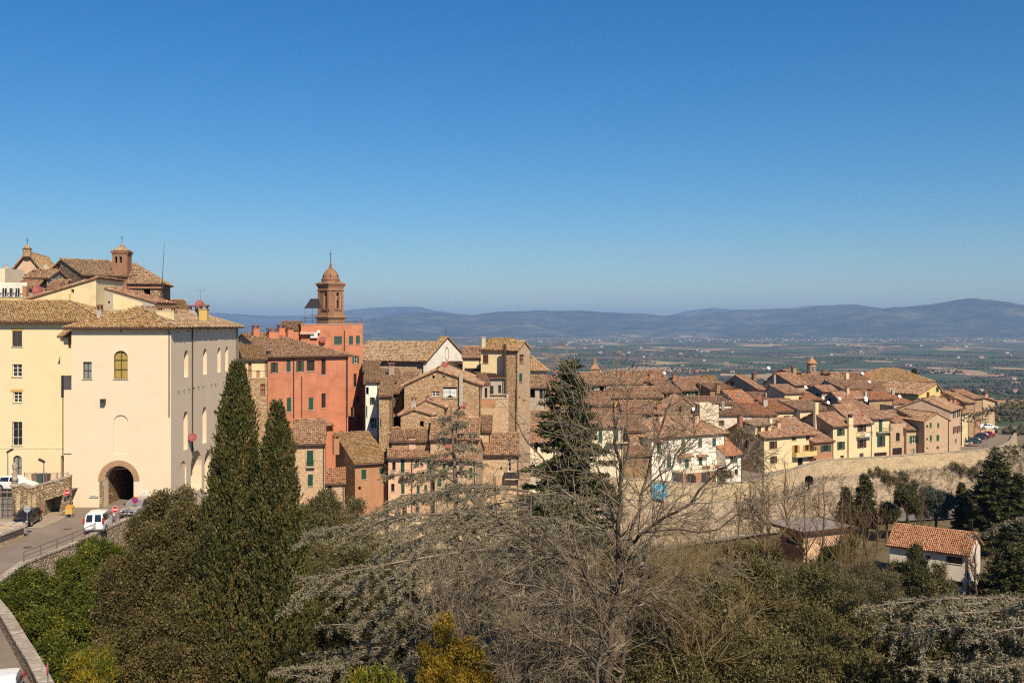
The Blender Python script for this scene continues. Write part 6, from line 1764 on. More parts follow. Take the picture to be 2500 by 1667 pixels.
hs('r7', 'tall_stone_house', 'tall stone gable house with four small green shutters by the car park', '8', (868, 925), 1172, 205, 16, D=10, peak=832, frac=0.5, H=9, roof='ridge_y', wall='stone_pale', tile='tile_brown', ov=0.3,
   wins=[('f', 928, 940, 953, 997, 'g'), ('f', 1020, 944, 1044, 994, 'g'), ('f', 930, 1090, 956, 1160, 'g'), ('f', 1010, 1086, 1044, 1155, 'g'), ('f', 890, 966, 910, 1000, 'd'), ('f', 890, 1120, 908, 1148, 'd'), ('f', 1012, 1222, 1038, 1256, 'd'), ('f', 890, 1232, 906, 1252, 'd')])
S['r7'].pipe(1152, 910, 1290)
hs('r7b', 'brick_lean_house', 'narrow brick strip left of the tall stone house', '8', (832, 935), 872, 206.5, 16, D=8, rise=1.5, H=8.5, roof='shed', wall='brick_orange', tile='tile_brown', ov=0.25)
hs('r8', 'pink_row_house', 'pinkish house with black and white shutters facing the parked cars', '8', (1172, 802), 1302, 212, 55, D=11, rise=2.2, H=9.6, wall='pinkish', tile='tile_brown', ov=0.4, wins=[('f', 1205, 796, 1238, 880, 'E'), ('f', 1256, 786, 1290, 870, 'E'), ('f', 1207, 985, 1248, 1065, 'B'), ('f', 1256, 976, 1294, 1056, 'B'), ('f', 1236, 1130, 1256, 1185, 'n')])
hs('r9', 'cream_row_house', 'narrow cream house next to the pinkish one at the car park', '8', (1304, 838), 1388, 226, 52, D=9, rise=1.6, H=9, wall='cream', tile='tile_brown', ov=0.35, wins=[('f', 1335, 850, 1350, 890, 'e'), ('f', 1310, 970, 1322, 1035, 'k')])
hs('r10', 'brick_row_house', 'tall brick house behind the cream row house at the car park', '8', (1388, 700), 1455, 238, 50, D=12, rise=2.2, H=15, wall='brick_orange', tile='tile_rose', ov=0.4, wins=[('f', 1398, 790, 1414, 850, 'e'), ('f', 1398, 930, 1414, 990, 'e')])
hs('r11', 'last_stone_house', 'last stone house of the town with grey shutters, above the white car', '8', (1462, 690), 1708, 252, 20, D=10, peak=640, frac=0.45, H=10, roof='ridge_y', wall='stone_pale', tile='tile_brown', ov=0.5, vg=0.5, wins=[('f', 1560, 755, 1580, 815, 'k'), ('f', 1612, 775, 1638, 812, 'k'), ('f', 1490, 735, 1545, 830, 'n')])
S['r11'].chimney(1600, 655, 0.8, 1.2, 'stone_pale', 1); S['r11'].chimney(1450, 620, 0.5, 1.5, 'iron', 0, pot=False)
hs('r12', 'car_park_porch', 'small brick porch beside the parked white car', '8', (1462, 915), 1535, 244, 45, D=4, rise=0.5, H=5.5, roof='shed', wall='brick_orange', tile='tile_brown', ov=0.2, wins=[('f', 1470, 930, 1490, 1000, 'd')])

# roofs behind the front row
hs('b1', 'big_tan_gable', 'wide tan gable with brown shuttered window on the town skyline', 'C', (1492, 705), 1660, 226, 28, C=565, peak=366, frac=0.58, H=9, wall='tan', tile='tile_rose', ov=0.4, wins=[('l', 580, 515, 706, 586, 'd'), ('l', 806, 500, 904, 604, 'b')])
S['b1'].skylight(1560, 440, 1720, 500); S['b1'].chimney(1385, 385, 1.0, 0.5, 'brick_red'); S['b1'].chimney(1865, 480, 0.6, 1.4, 'grey_wall')
hs('b2', 'second_tan_gable', 'tan gable behind the wide one, ridge stepping up to the lantern', 'C', (2345, 596), 2690, 233, 28, C=1605, peak=312, frac=0.6, H=9, wall='tan', tile='tile_rose', ov=0.4)
S['b2'].dish(1735, 300, 0.5, 'dish_white', 1.2)
hs('b2b', 'brick_top_gable', 'dark brick gable with chimney left of the round lantern', 'C', (2260, 300), 2500, 246, 26, C=1900, peak=232, frac=0.55, H=8, wall='brick_red', tile='tile_brown', ov=0.3); S['b2b'].chimney(2330, 310, 1.0, 1.3, 'stone_brown')
hs('b3', 'orange_skylight_house', 'bright orange roofed house with skylight and pale gable', 'C', (960, 1014), 1412, 211, 26, C=345, peak=732, frac=0.55, H=8, wall='pinkish', tile='tile_orange', ov=0.35, wins=[('l', 590, 830, 620, 895, 'd'), ('l', 450, 820, 485, 915, 'b')])
S['b3'].skylight(960, 800, 1090, 870); k = S['b3'].piece('air_conditioner', 'sign_white'); a_, z_ = S['b3'].hit('l', 870, 1000); S['b3'].sbox(k, 'l', a_ - 0.3, a_ + 0.6, z_ - 0.5, z_ + 0.4, -0.9, -0.3); k.to()
hs('b4', 'weathered_white_house', 'weathered white wall with brown shutter right of cream block', 'C', (538, 1312), 1352, 196, 5, D=12, peak=1000, frac=0.9, H=8, wall='house_white', tile='tile_rose', ov=0.4, wins=[('f', 540, 1425, 662, 1556, 'B')])
hs('b5', 'red_slope_house', 'reddish sloping roof joined to the weathered white house', 'C', (1345, 1318), 1925, 199, 12, D=11, peak=1040, frac=0.85, H=8, wall='cream', tile='tile_orange', ov=0.4); S['b5'].dish(1495, 985, 0.5, 'dish_red', 1.0)
hs('b6', 'twin_window_house', 'cream house with two brown shuttered windows under a red roof', 'C', (1842, 1222), 2640, 204, 10, D=12, peak=945, frac=0.7, H=8, wall='cream', tile='tile_orange', ov=0.5, wins=[('f', 2095, 1320, 2242, 1415, 'B'), ('f', 2282, 1310, 2405, 1405, 'B')])
S['b6'].chimney(1640, 1090, 0.9, 1.3, 'concrete')
hs('b7', 'low_brown_roof', 'low brown roof with aerials above the red sloping roof', 'C', (1310, 940), 2215, 217, 14, D=10, peak=778, frac=0.8, H=6, wall='brown_wall', tile='tile_brown', ov=0.3); S['b7'].chimney(1675, 880, 0.5, 1.0, 'concrete', pot=False)
hs('b8', 'yellow_nook_house', 'small pale yellow house with sheltered gable above the twin windows', 'C', (2112, 796), 2550, 214, 20, C=1655, peak=606, frac=0.75, H=8, wall='cream', sides={'l': 'grey_patch'}, tile='tile_brown', ov=0.35); S['b8'].dish(2620, 700, 0.45, 'dish_white', 0.6)
hs('b9', 'grey_gable_house', 'grey plaster gable with one dark window under the lantern', 'D', (782, 690), 1132, 222, 26, C=455, peak=572, frac=0.5, H=8, wall='grey_wall', tile='tile_rose', ov=0.35, wins=[('l', 650, 725, 706, 815, 'd')])
hs('b9b', 'red_little_roof', 'small red roof in front of the grey plaster gable', 'D', (420, 880), 770, 213, 14, D=7, peak=720, frac=0.8, H=6, wall='brown_wall', tile='tile_orange', ov=0.3)
hs('b10', 'three_dish_house', 'grey gabled house with three white dishes on its roof', 'D', (1122, 852), 1700, 215, 26, C=865, peak=712, frac=0.5, H=8, wall='grey_wall', tile='tile_rose', ov=0.35, wins=[('l', 915, 825, 985, 920, 'd')])
S['b10'].dish(925, 945, 0.45, 'dish_white', 0.2); S['b10'].dish(845, 820, 0.42, 'dish_white', side='l'); S['b10'].dish(1180, 880, 0.45, 'dish_white', 0.4); S['b10'].chimney(1345, 740, 0.7, 1.3, 'pinkish')
hs('b10b', 'brown_row_roof', 'brown roof with chimney between twin windows and chimney-stack house', 'D', (300, 1110), 960, 203, 16, D=10, peak=900, frac=0.8, H=7, wall='cream', tile='tile_brown', ov=0.35)
hs('b10c', 'wide_brown_roof', 'wide brown roof with dark dish shadow above the brown shutter house', 'D', (1420, 1180), 2120, 211, 24, D=13, peak=870, frac=0.8, H=7, wall='cream', tile='tile_brown', ov=0.35); S['b10c'].dish(1760, 950, 0.5, 'dish_white', 0.8); S['b10c'].chimney(1740, 850, 0.6, 1.6, 'concrete', pot=False)
hs('b11', 'long_church_roof', 'long brown church roof on the skyline behind a pale chimney', 'D', (700, 458), 1850, 262, 4, D=14, peak=275, H=8, wall='brown_wall', tile='tile_rose', ov=0.4, cat='church')
S['b11'].chimney(1342, 440, 0.8, 1.9, 'cream', pot=False); S['b11'].dish(1685, 350, 0.5, 'dish_white', 0.8); S['b11'].antenna(1680, 330, 7.5, bars=False)
hs('b11b', 'mid_roof_cluster', 'clustered brown roofs below the lantern with green shutter', 'D', (470, 560), 1180, 240, 8, D=11, peak=330, frac=0.7, H=7, wall='grey_patch', tile='tile_brown', ov=0.3, wins=[('f', 350, 440, 405, 500, 'g')])
hs('b11c', 'dark_opening_house', 'roof with a dark arched bell opening on the skyline', 'D', (980, 470), 1300, 250, 8, D=8, rise=2, H=6, wall='brick_red', tile='tile_brown', ov=0.3)
hs('b11d', 'flat_grey_houses', 'grey roofs with small windows right of the three dishes', 'D', (1250, 640), 1880, 232, 14, D=10, peak=450, frac=0.75, H=7, wall='grey_patch', tile='tile_brown', ov=0.3, wins=[('f', 1510, 650, 1605, 745, 'n'), ('f', 1785, 625, 1845, 705, 'n')]); S['b11d'].dish(1838, 520, 0.45, 'dish_white', 0.6)
hs('b11e', 'red_back_roof', 'red roof descending behind the wide brown roof', 'D', (1830, 880), 2352, 222, 24, D=11, peak=690, frac=0.8, H=6, wall='stone_brown', tile='tile_orange', ov=0.3)
hs('b12', 'ochre_green_roof', 'large hip roof with mossy ochre tiles at the right skyline', '8', (185, 446), 962, 268, 4, D=13, rise=3.0, H=8, roof='hip', wall='brown_wall', tile=['tile_lichen', 'tile_lichen', 'tile_orange', 'tile_orange'], ov=0.5)
hs('b13', 'mottled_row_roof', 'mottled long roof below the mossy ochre hip roof', '8', (225, 600), 800, 244, 8, D=12, peak=452, frac=0.8, H=7, wall='stone_brown', tile='tile_rose', ov=0.35); S['b13'].dish(468, 575, 0.35, 'dish_white', 0.5); S['b13'].chimney(490, 620, 0.7, 1.5, 'concrete', pot=False)
hs('b13b', 'red_mid_roof', 'red mid roof with white dish left of the yellow gable', '8', (460, 725), 760, 226, 24, D=12, peak=590, frac=0.8, H=7, wall='stone_brown', tile='tile_orange', ov=0.35); S['b13b'].dish(572, 650, 0.5, 'dish_white', 0.5)
hs('b14', 'yellow_gable_house', 'bright yellow gable with green shutter on the right skyline', '8', (798, 605), 1090, 238, 30, D=13, peak=477, frac=0.72, H=7, roof='ridge_y', wall='yellow', tile='tile_brown', ov=0.3, vg=0.3, wins=[('f', 1005, 513, 1040, 568, 'g'), ('f', 892, 572, 926, 632, 'b')])
hs('b15', 'brown_gable_row', 'brown shaded gable roof behind the tall stone house', '8', (1035, 806), 1312, 219, 32, C=595, peak=662, frac=0.5, H=8, wall='stone_brown', tile='tile_brown', ov=0.4); S['b15'].chimney(1175, 740, 0.8, 1.4, 'brick_orange'); S['b15'].chimney(1220, 740, 0.8, 1.4, 'brick_orange'); S['b15'].dish(1265, 740, 0.5, 'dish_red', 0.7)
hs('b16', 'stone_ridge_house', 'brown ridge with verge rising behind the brown gable', '8', (1360, 705), 1462, 236, 34, C=930, peak=598, frac=0.5, H=8, wall='stone_brown', tile='tile_brown', ov=0.35)
hs('b16b', 'back_ridge_house', 'farther rust ridge running down to the last stone house', '8', (1440, 655), 1560, 247, 34, C=960, peak=555, frac=0.5, H=8, wall='stone_brown', tile='tile_rose', ov=0.35)
hs('b17', 'front_small_roof', 'small grey roof house in front of the brown gable row', '8', (640, 880), 1030, 213, 24, D=9, peak=800, frac=0.6, H=7, wall='stone_brown', tile='tile_grey', ov=0.35, wins=[('f', 730, 895, 760, 950, 'd')])
hs('b18', 'cream_back_yard', 'pale yard walls and little windows behind the stone cottage', '8', (500, 740), 800, 219, 18, D=7, H=6, roof='flat', wall='grey_patch', cat='house', wins=[('f', 545, 780, 570, 815, 'd'), ('f', 575, 785, 595, 820, 'd')])
hs('b19', 'ochre_far_roof', 'far ochre roof peeping above the tan gable', 'C', (60, 545), 560, 246, 6, D=10, peak=385, H=6, wall='brown_wall', tile='tile_lichen', ov=0.3)
hs('b20', 'chimney_roof_house', 'brown roof with dark chimney below the tan gable', 'C', (330, 700), 900, 216, 10, D=9, peak=545, frac=0.8, H=6, wall='brown_wall', tile='tile_brown', ov=0.3); S['b20'].chimney(520, 690, 0.8, 1.0, 'brown_wall')
hs('b21', 'pink_low_roof', 'pinkish low roof strip behind the cream block', 'C', (0, 1060), 860, 200, 8, D=9, peak=880, frac=0.8, H=6, wall='house_white', tile='tile_rose', ov=0.3); S['b21'].chimney(630, 1080, 0.6, 0.9, 'grey_wall')

# round lantern turret
pl_ = at(*q('D', 557, 270), 256)
lt = empty('lantern_turret', (pl_.x, pl_.y, pl_.z)); tag(lt, 'octagonal brick lantern turret with ringed cap on the skyline', 'turret')
MB().lathe([(1.15, -4), (1.15, 2.2)], 8, ph=0.39).build('drum', MAT['brick_orange'], lt)
MB().lathe([(1.15, 2.2), (1.45, 2.35), (1.45, 2.6), (1.3, 2.7), (1.05, 2.9), (0.8, 3.3), (0.35, 3.7), (0.3, 4.0), (0.12, 4.3)], 12).build('cap', MAT['brick_orange'], lt)
for i in range(3):
    a = -math.pi / 2 + (i - 1) * math.pi / 4
    w = MB(); w.box(-0.3, 0.3, -1.13, -1.09, 0.3, 1.8); o = w.build('window', MAT['frame_white'], lt); o.rotation_euler = (0, 0, a + math.pi / 2)
    g = MB(); g.box(-0.24, -0.03, -1.14, -1.131, 0.36, 1.74); g.box(0.03, 0.24, -1.14, -1.131, 0.36, 1.74); g.build('pane', MAT['glass'], o)
# chapel-like bell opening beside it
pb_ = at(*q('D', 868, 380), 248)
bo = empty('roof_belfry', pb_); tag(bo, 'little dark open belfry on the roofs right of the lantern', 'belfry')
MB().box(-0.9, -0.6, -0.6, 0.6, -1, 1.2).build('pier', MAT['brick_red'], bo); MB().box(0.6, 0.9, -0.6, 0.6, -1, 1.2).build('pier', MAT['brick_red'], bo)
MB().lathe([(1.6, 1.2), (1.6, 1.35), (0.1, 2.0)], 4, ph=math.pi / 4).build('roof', MAT['soffit'], bo)
MB().lathe([(0.05, 0.7), (0.2, 0.6), (0.34, 0)], 8).build('bell', MAT['bronze'], bo)

# ================================================================== the two detached houses in the valley
PH = House('rust_roof_house', 'detached cream house with bright terracotta tiled roof in the valley', 'G', (1184, 735), 1868, 142.0, -37, D=7.2, rise=2.05, H=7.2, wall='house_white', tile='tile_orange', ov=0.55, vg=0.4, frac=0.5, ts=(0.26, 0.42),
           wins=[('f', 1675, 850, 1816, 910, 'grid'), ('f', 1712, 1062, 1820, 1105, 'grid'), ('f', 1500, 840, 1537, 880, 'd'), ('r', 1905, 835, 1938, 910, 'n')]).done()
k = PH.piece('stone_base', 'stone_pale'); PH.sbox(k, 'f', 0.0, PH.W + 0.04, 0.0, 1.9, -0.05, -0.005); PH.sbox(k, 'r', -0.04, PH.D, 0.0, 1.9, -0.05, -0.005); k.to()
PH.pipe(1868, 800, 1150)
FH = House('flat_roof_house', 'flat roofed pinkish house with a dark overhanging slab roof', 'G', (435, 640), 832, 150, 24, D=5.5, H=7.0, roof='none', wall='peach', sides={'l': 'brick_red'}, cat='house', wins=[('f', 478, 875, 522, 920, 'd'), ('f', 565, 845, 700, 862, 'd'), ('l', 285, 668, 385, 745, 'n')]).done()
flat('roof_felt', (0.27, 0.225, 0.19), 0.9, 0.15, 0, 0.25, 0.8)
k = FH.piece('flat_roof', 'roof_felt')
k.box(-0.8, FH.W + 0.8, -0.8, FH.D + 3.0, FH.H + 0.002, FH.H + 0.22); k.to()
k = FH.piece('roof_fascia', 'brown_shutter')
for (x0, x1, y0, y1) in ((-0.88, FH.W + 0.88, -0.88, -0.8), (-0.88, -0.8, -0.8, FH.D + 3.0), (FH.W + 0.8, FH.W + 0.88, -0.8, FH.D + 3.0)): k.box(x0, x1, y0, y1, FH.H - 0.12, FH.H + 0.32)
k.to()
k = FH.piece('air_conditioner', 'sign_white'); a_, z_ = FH.hit('f', 705, 885); FH.sbox(k, 'f', a_ - 0.4, a_ + 0.4, z_ - 0.35, z_ + 0.35, -0.4, 0); k.to()
# turquoise poster on the terrace wall
pp_ = at(1609, 1198, 165.4)
po = empty('turquoise_poster', pp_); tag(po, 'turquoise painted panel on the terrace wall behind the bare tree', 'poster')
m, nt, b = new_mat('poster_paint', 0.6, 0.2)
pn = noise(nt, coords(nt), 1.6, 3, 0.6)
nt.links.new(ramp(nt, pn, [(0.38, (0.03, 0.20, 0.36)), (0.50, (0.03, 0.36, 0.55)), (0.58, (0.42, 0.52, 0.54)), (0.68, (0.14, 0.24, 0.32))]), b.inputs['Base Color'])
MB().box(-1.25, 1.25, -0.25, -0.15, -1.35, 1.35).build('panel', MAT['poster_paint'], po)
MB().box(-1.3, 1.3, -0.27, -0.24, 1.28, 1.40).build('frame', MAT['galvanised'], po)

# ================================================================== vegetation
def leaf_mat(name, stops, trans=0.22, rough=0.55, spec=0.3):
    m = tinted(name, stops, rough, spec)
    nt = m.node_tree
    b = nt.nodes['Principled BSDF']; out = nt.nodes['Material Output']
    t = nt.nodes.new('ShaderNodeBsdfTranslucent'); ms = nt.nodes.new('ShaderNodeMixShader'); ms.inputs[0].default_value = trans
    nt.links.new(b.inputs['Base Color'].links[0].from_socket, t.inputs[0])
    nt.links.new(b.outputs[0], ms.inputs[1]); nt.links.new(t.outputs[0], ms.inputs[2]); nt.links.new(ms.outputs[0], out.inputs[0])
    return m


leaf_mat('leaf_cypress', [(0, (0.038, 0.044, 0.012)), (0.45, (0.089, 0.091, 0.024)), (0.8, (0.146, 0.128, 0.037)), (1, (0.216, 0.128, 0.037))])
leaf_mat('leaf_oak', [(0, (0.030, 0.026, 0.009)), (0.5, (0.095, 0.078, 0.026)), (0.85, (0.169, 0.130, 0.049)), (1, (0.297, 0.221, 0.104))], 0.12, 0.6, 0.18)
leaf_mat('leaf_ivy', [(0, (0.023, 0.034, 0.004)), (0.45, (0.072, 0.090, 0.009)), (0.8, (0.151, 0.157, 0.020)), (1, (0.326, 0.235, 0.017))], 0.2, 0.55, 0.25)
leaf_mat('leaf_laurel', [(0, (0.047, 0.042, 0.015)), (0.5, (0.133, 0.115, 0.044)), (0.85, (0.220, 0.179, 0.073)), (1, (0.373, 0.301, 0.146))], 0.15, 0.6, 0.18)
leaf_mat('leaf_cedar', [(0, (0.098, 0.086, 0.050)), (0.5, (0.240, 0.210, 0.131)), (0.85, (0.349, 0.310, 0.200)), (1, (0.437, 0.367, 0.252))], 0.15, 0.7, 0.15)
leaf_mat('leaf_fir', [(0, (0.018, 0.024, 0.007)), (0.5, (0.058, 0.066, 0.018)), (0.85, (0.12, 0.12, 0.036)), (1, (0.19, 0.16, 0.055))])
leaf_mat('leaf_gold', [(0, (0.09, 0.065, 0.008)), (0.5, (0.27, 0.18, 0.014)), (0.85, (0.42, 0.28, 0.025)), (1, (0.50, 0.36, 0.06))], 0.3)
leaf_mat('leaf_conifer', [(0, (0.028, 0.032, 0.011)), (0.5, (0.070, 0.074, 0.024)), (1, (0.168, 0.142, 0.047))])
leaf_mat('leaf_bluecedar', [(0, (0.042, 0.052, 0.034)), (0.5, (0.096, 0.115, 0.081)), (1, (0.179, 0.190, 0.138))])
leaf_mat('leaf_scrub', [(0, (0.075, 0.054, 0.029)), (0.4, (0.150, 0.114, 0.060)), (0.7, (0.125, 0.126, 0.048)), (1, (0.324, 0.240, 0.150))])
tinted('bark_grey', [(0, (0.10, 0.075, 0.055)), (0.5, (0.17, 0.13, 0.10)), (1, (0.34, 0.28, 0.21))], 0.95, 0.1)
tinted('bark_yellow', [(0, (0.12, 0.085, 0.04)), (0.5, (0.21, 0.15, 0.07)), (1, (0.36, 0.26, 0.13))], 0.95, 0.1)
tinted('bark_pale', [(0, (0.11, 0.08, 0.05)), (0.4, (0.21, 0.16, 0.105)), (0.75, (0.31, 0.25, 0.17)), (1, (0.44, 0.37, 0.27))], 0.95, 0.1)
tinted('bark_tree', [(0, (0.06, 0.042, 0.03)), (0.5, (0.115, 0.085, 0.062)), (0.85, (0.21, 0.165, 0.12)), (1, (0.36, 0.29, 0.21))], 0.95, 0.1)
tinted('bark_brown', [(0, (0.07, 0.045, 0.028)), (0.5, (0.13, 0.085, 0.05)), (1, (0.24, 0.15, 0.065))], 0.95, 0.1)


def unit(a): return a / np.maximum(np.linalg.norm(a, axis=-1, keepdims=True), 1e-9)


def leaves(C, Dv, L, Wd, tint):
    """one rhombic leaf or spray at each C, pointing along Dv"""
    n = len(C)
    Dv = unit(Dv); s = unit(np.cross(Dv, rng.normal(size=(n, 3))))
    L = np.broadcast_to(L, n)[:, None] * rng.uniform(0.5, 1.5, (n, 1)); Wd = np.broadcast_to(Wd, n)[:, None] * rng.uniform(0.7, 1.3, (n, 1))
    V = np.stack([C - Dv * L * 0.5, C + s * Wd * 0.5 - Dv * L * 0.08, C + Dv * L * 0.5, C - s * Wd * 0.5 - Dv * L * 0.08], 1).reshape(-1, 3)
    return V, np.arange(4 * n).reshape(-1, 4), np.clip(tint, 0, 1)


def part(name, packs, mat, parent):
    V, Fa, T, n = [], [], [], 0
    for v, f, t in packs:
        V.append(v); Fa.append(f + n); T.append(t); n += len(v)
    V = np.concatenate(V) - np.array(parent.location)
    return link(name, np_mesh(name, V, np.concatenate(Fa), MAT[mat], np.concatenate(T)), parent)


def clumps(C, Nn, per, cr, L, Wd, up=0.2, out=0.7, tsd=0.16, tm=0.5):
    k = len(C)
    off = rng.normal(size=(k, per, 3)) * (cr if np.isscalar(cr) else np.asarray(cr)[:, None, None])
    P = C[:, None, :] + off
    D = Nn[:, None, :] * out + rng.normal(size=(k, per, 3)) * 0.55 + np.array([0, 0, up])
    t = rng.normal(tm, tsd, (k, 1)) + rng.normal(0, 0.13, (k, per))
    return leaves(P.reshape(-1, 3), D.reshape(-1, 3), L, Wd, t.ravel())


def tubes(segs, sides=5):
    """segs: arrays p0, p1, r0, r1 -> tapered tubes, vectorised"""
    p0, p1, r0, r1 = (np.asarray(a, float) for a in segs)
    n = len(p0)
    t = unit(p1 - p0); a = unit(np.cross(t, np.where(np.abs(t[:, 2:3]) > 0.9, [[1.0, 0, 0]], [[0, 0, 1.0]]))); b = np.cross(t, a)
    an = np.arange(sides) * 2 * math.pi / sides
    rg = a[:, None] * np.cos(an)[None, :, None] + b[:, None] * np.sin(an)[None, :, None]
    V = np.concatenate([p0[:, None] + rg * r0[:, None, None], p1[:, None] + rg * r1[:, None, None]], 1).reshape(-1, 3)
    j = np.arange(sides); q4 = np.stack([j, (j + 1) % sides, sides + (j + 1) % sides, sides + j], -1)
    return V, (q4[None] + (np.arange(n) * 2 * sides)[:, None, None]).reshape(-1, 4), np.repeat(np.clip(rng.normal(0.5, 0.13 if sides > 5 else 0.22, n), 0, 1), sides)


def poly_tube(pts, rad, sides=6):
    pts = np.array([tuple(p) for p in pts]); rad = np.asarray(rad, float)
    return tubes((pts[:-1], pts[1:], rad[:-1], rad[1:]), sides)


def base_at(x, y): return Vector((x, y, float(land_z(x, y))))


def blob_crown(blobs, dens, per, cr, L, Wd, fill=0.35, up=0.2, tm=0.5, drop=0.0):
    """clumps over a set of overlapping lobes; blobs [(centre, radius)]"""
    packs = []
    cs = np.array([tuple(c) for c, r in blobs]); rs = np.array([r for c, r in blobs])
    for (c, r) in blobs:
        m_ = 13                                         # each lobe carries smaller lobes, so that light and dark alternate
        d0 = unit(rng.normal(size=(m_, 3))); sc_ = np.array(tuple(c)) + d0 * r * rng.uniform(0.62, 0.9, (m_, 1)); sr = r * rng.uniform(0.26, 0.44, m_)
        k = int(dens * r * r * 12.6)
        w = rng.choice(m_, k, p=sr ** 2 / (sr ** 2).sum())
        d = unit(rng.normal(size=(k, 3)) + d0[w] * 0.5)
        P = sc_[w] + d * (sr[w] * rng.uniform(0.75, 1.12, k))[:, None]
        inn = rng.random(k) < fill * 0.5
        P[inn] = np.array(tuple(c)) + unit(rng.normal(size=(inn.sum(), 3))) * r * rng.uniform(0.3, 0.7, (inn.sum(), 1))
        ins = np.min(np.linalg.norm(P[:, None] - cs[None], axis=2) / rs[None], 1)
        keep = ins > 0.38
        lt = rng.normal(0, 0.08, m_)[w][keep]
        v_, f_, t_ = clumps(P[keep], d[keep], per, cr, L, Wd, up, 0.7, 0.15, tm)
        packs.append((v_, f_, np.clip(t_ + np.repeat(lt, per), 0, 1)))
    return packs


def tree_root(name, label, cat, loc, group=None):
    return tag(empty(name, loc), label, cat, group)


def trunk(root, pts, rad, mat='bark_brown', name='trunk'):
    return part(name, [poly_tube(pts, rad)], mat, root)


# -- cypresses
def cypress(label, x, y, ztip, rmax, n, lean=0.0, h_full=None):
    b = base_at(x, y)
    H = ztip - b.z
    root = tree_root('cypress_tree', label, 'tree', b, 'tall cypresses on the slope')
    t = rng.random(n) ** 0.62
    t[: n // 14] = rng.random(n // 14) * 0.16
    th = rng.random(n) * 2 * math.pi
    prof = rmax * (0.05 + 0.95 * np.minimum(1, t / 0.78) ** 0.80)
    lump = 1 + 0.30 * fbm(th * 1.3 + 3 + x, t * 11, 8, 3) + 0.20 * fbm(th * 4, t * 34, 12, 2)
    rad = prof * lump * np.where(rng.random(n) < 0.25, rng.uniform(0.5, 0.85, n), rng.uniform(0.88, 1.06, n))
    z = b.z + H * (1 - t)
    P = np.stack([x + lean * (1 - t) + rad * np.cos(th), y + rad * np.sin(th), z], -1)
    out = np.stack([np.cos(th), np.sin(th), np.zeros(n)], -1)
    per = 15
    k = np.repeat(np.arange(n), per); s = rng.random(n * per)
    axis = unit(out * 0.28 + np.array([0, 0, 1.0]) + rng.normal(size=(n, 3)) * 0.18)
    ln = 1.1 * (0.45 + 0.55 * np.minimum(1, t * 2.5))
    C = P[k] + axis[k] * (s * ln[k])[:, None] + rng.normal(size=(n * per, 3)) * (0.10 * (1.15 - s))[:, None]
    D = axis[k] * 0.9 + rng.normal(size=(n * per, 3)) * 0.42
    tn = 0.42 + 0.34 * fbm(th * 2, t * 14, 4, 3)[k] + rng.normal(0, 0.12, n)[k] + rng.normal(0, 0.10, n * per) + 0.10 * s + np.where(t[k] > 0.55, 0.06, 0)
    tn += (rng.random(n)[k] < 0.10) * 0.35
    part('crown', [leaves(C, D, 0.27, 0.075, tn)], 'leaf_cypress', root)
    trunk(root, [(x, y, b.z - 0.5), (x + lean * 0.4, y, b.z + H * 0.5), (x + lean * 0.95, y, b.z + H * 0.93)], [0.4, 0.22, 0.03])


cypress('left and taller of the two tall dark cypresses beside the cream building', -17.6, 62, -2.6, 2.75, 6200, lean=0.5)
cypress('right and shorter of the two tall dark cypresses beside the cream building', -14.0, 60, -5.0, 2.45, 5600, lean=-0.15)
cypress('thin low cypress tip poking up just left of the tallest cypress', -19.4, 66.5, -8.6, 1.3, 1300)


def bush(name, label, cat, blobs, mat, dens, per, cr, L, Wd, fill=0.35, up=0.2, tm=0.5, group=None, stem=True, sd=0.0):
    bl = [(at(px, py, d), r / F * d) for px, py, d, r in blobs]
    c0 = sum((b[0] for b in bl), Vector()) / len(bl)
    b = base_at(c0.x, c0.y)
    root = tree_root(name, label, cat, b, group)
    part('crown', blob_crown(bl, dens, per, cr, L, Wd, fill, up, tm), mat, root)
    if stem:
        pk = []
        for c, r in bl[:8]:
            m_ = Vector(((b.x + c.x) / 2, (b.y + c.y) / 2, b.z * 0.45 + c.z * 0.55))
            pk.append(poly_tube([b - Vector((0, 0, 0.3)), m_ + Vector((0.2, 0.1, 0)), c], [0.16, 0.10, 0.03], 5))
        part('trunk', pk, 'bark_brown', root)
    return root


bush('holm_oak', 'dense dark olive holm oak below the cream building', 'tree',
     [(420, 1262, 70, 62), (366, 1300, 69, 52), (470, 1300, 68, 66), (400, 1370, 67, 80), (330, 1430, 65, 75), (470, 1420, 65, 85), (380, 1490, 63, 85), (300, 1530, 62, 70), (450, 1540, 61, 90), (350, 1600, 60, 85), (480, 1630, 59, 80), (290, 1630, 59, 70), (400, 1680, 58, 80)],
     'leaf_oak', 22, 16, 0.17, 0.17, 0.085)
bush('ivy_bank', 'bright green ivy bank falling below the street railing', 'ivy',
     [(250, 1345, 78, 46), (215, 1385, 75, 50), (160, 1420, 72, 46), (250, 1420, 72, 50), (100, 1440, 70, 46), (40, 1440, 69, 50), (60, 1490, 67, 46), (200, 1470, 68, 56), (130, 1500, 66, 52), (30, 1490, 66, 40), (90, 1550, 63, 48), (170, 1560, 63, 60), (230, 1530, 64, 56), (130, 1610, 60, 50), (200, 1620, 60, 56), (250, 1600, 61, 50), (100, 1490, 67, 46), (240, 1660, 58, 50), (170, 1670, 57, 50), (275, 1480, 67, 50)],
     'leaf_ivy', 26, 14, 0.16, 0.15, 0.10, stem=False)
bush('bamboo_clump', 'yellow green grassy shrub at the foot of the ivy bank', 'shrub', [(205, 1640, 56, 42), (240, 1625, 56, 40), (225, 1675, 55, 46)], 'leaf_ivy', 30, 14, 0.16, 0.34, 0.045, up=0.8, tm=0.82)
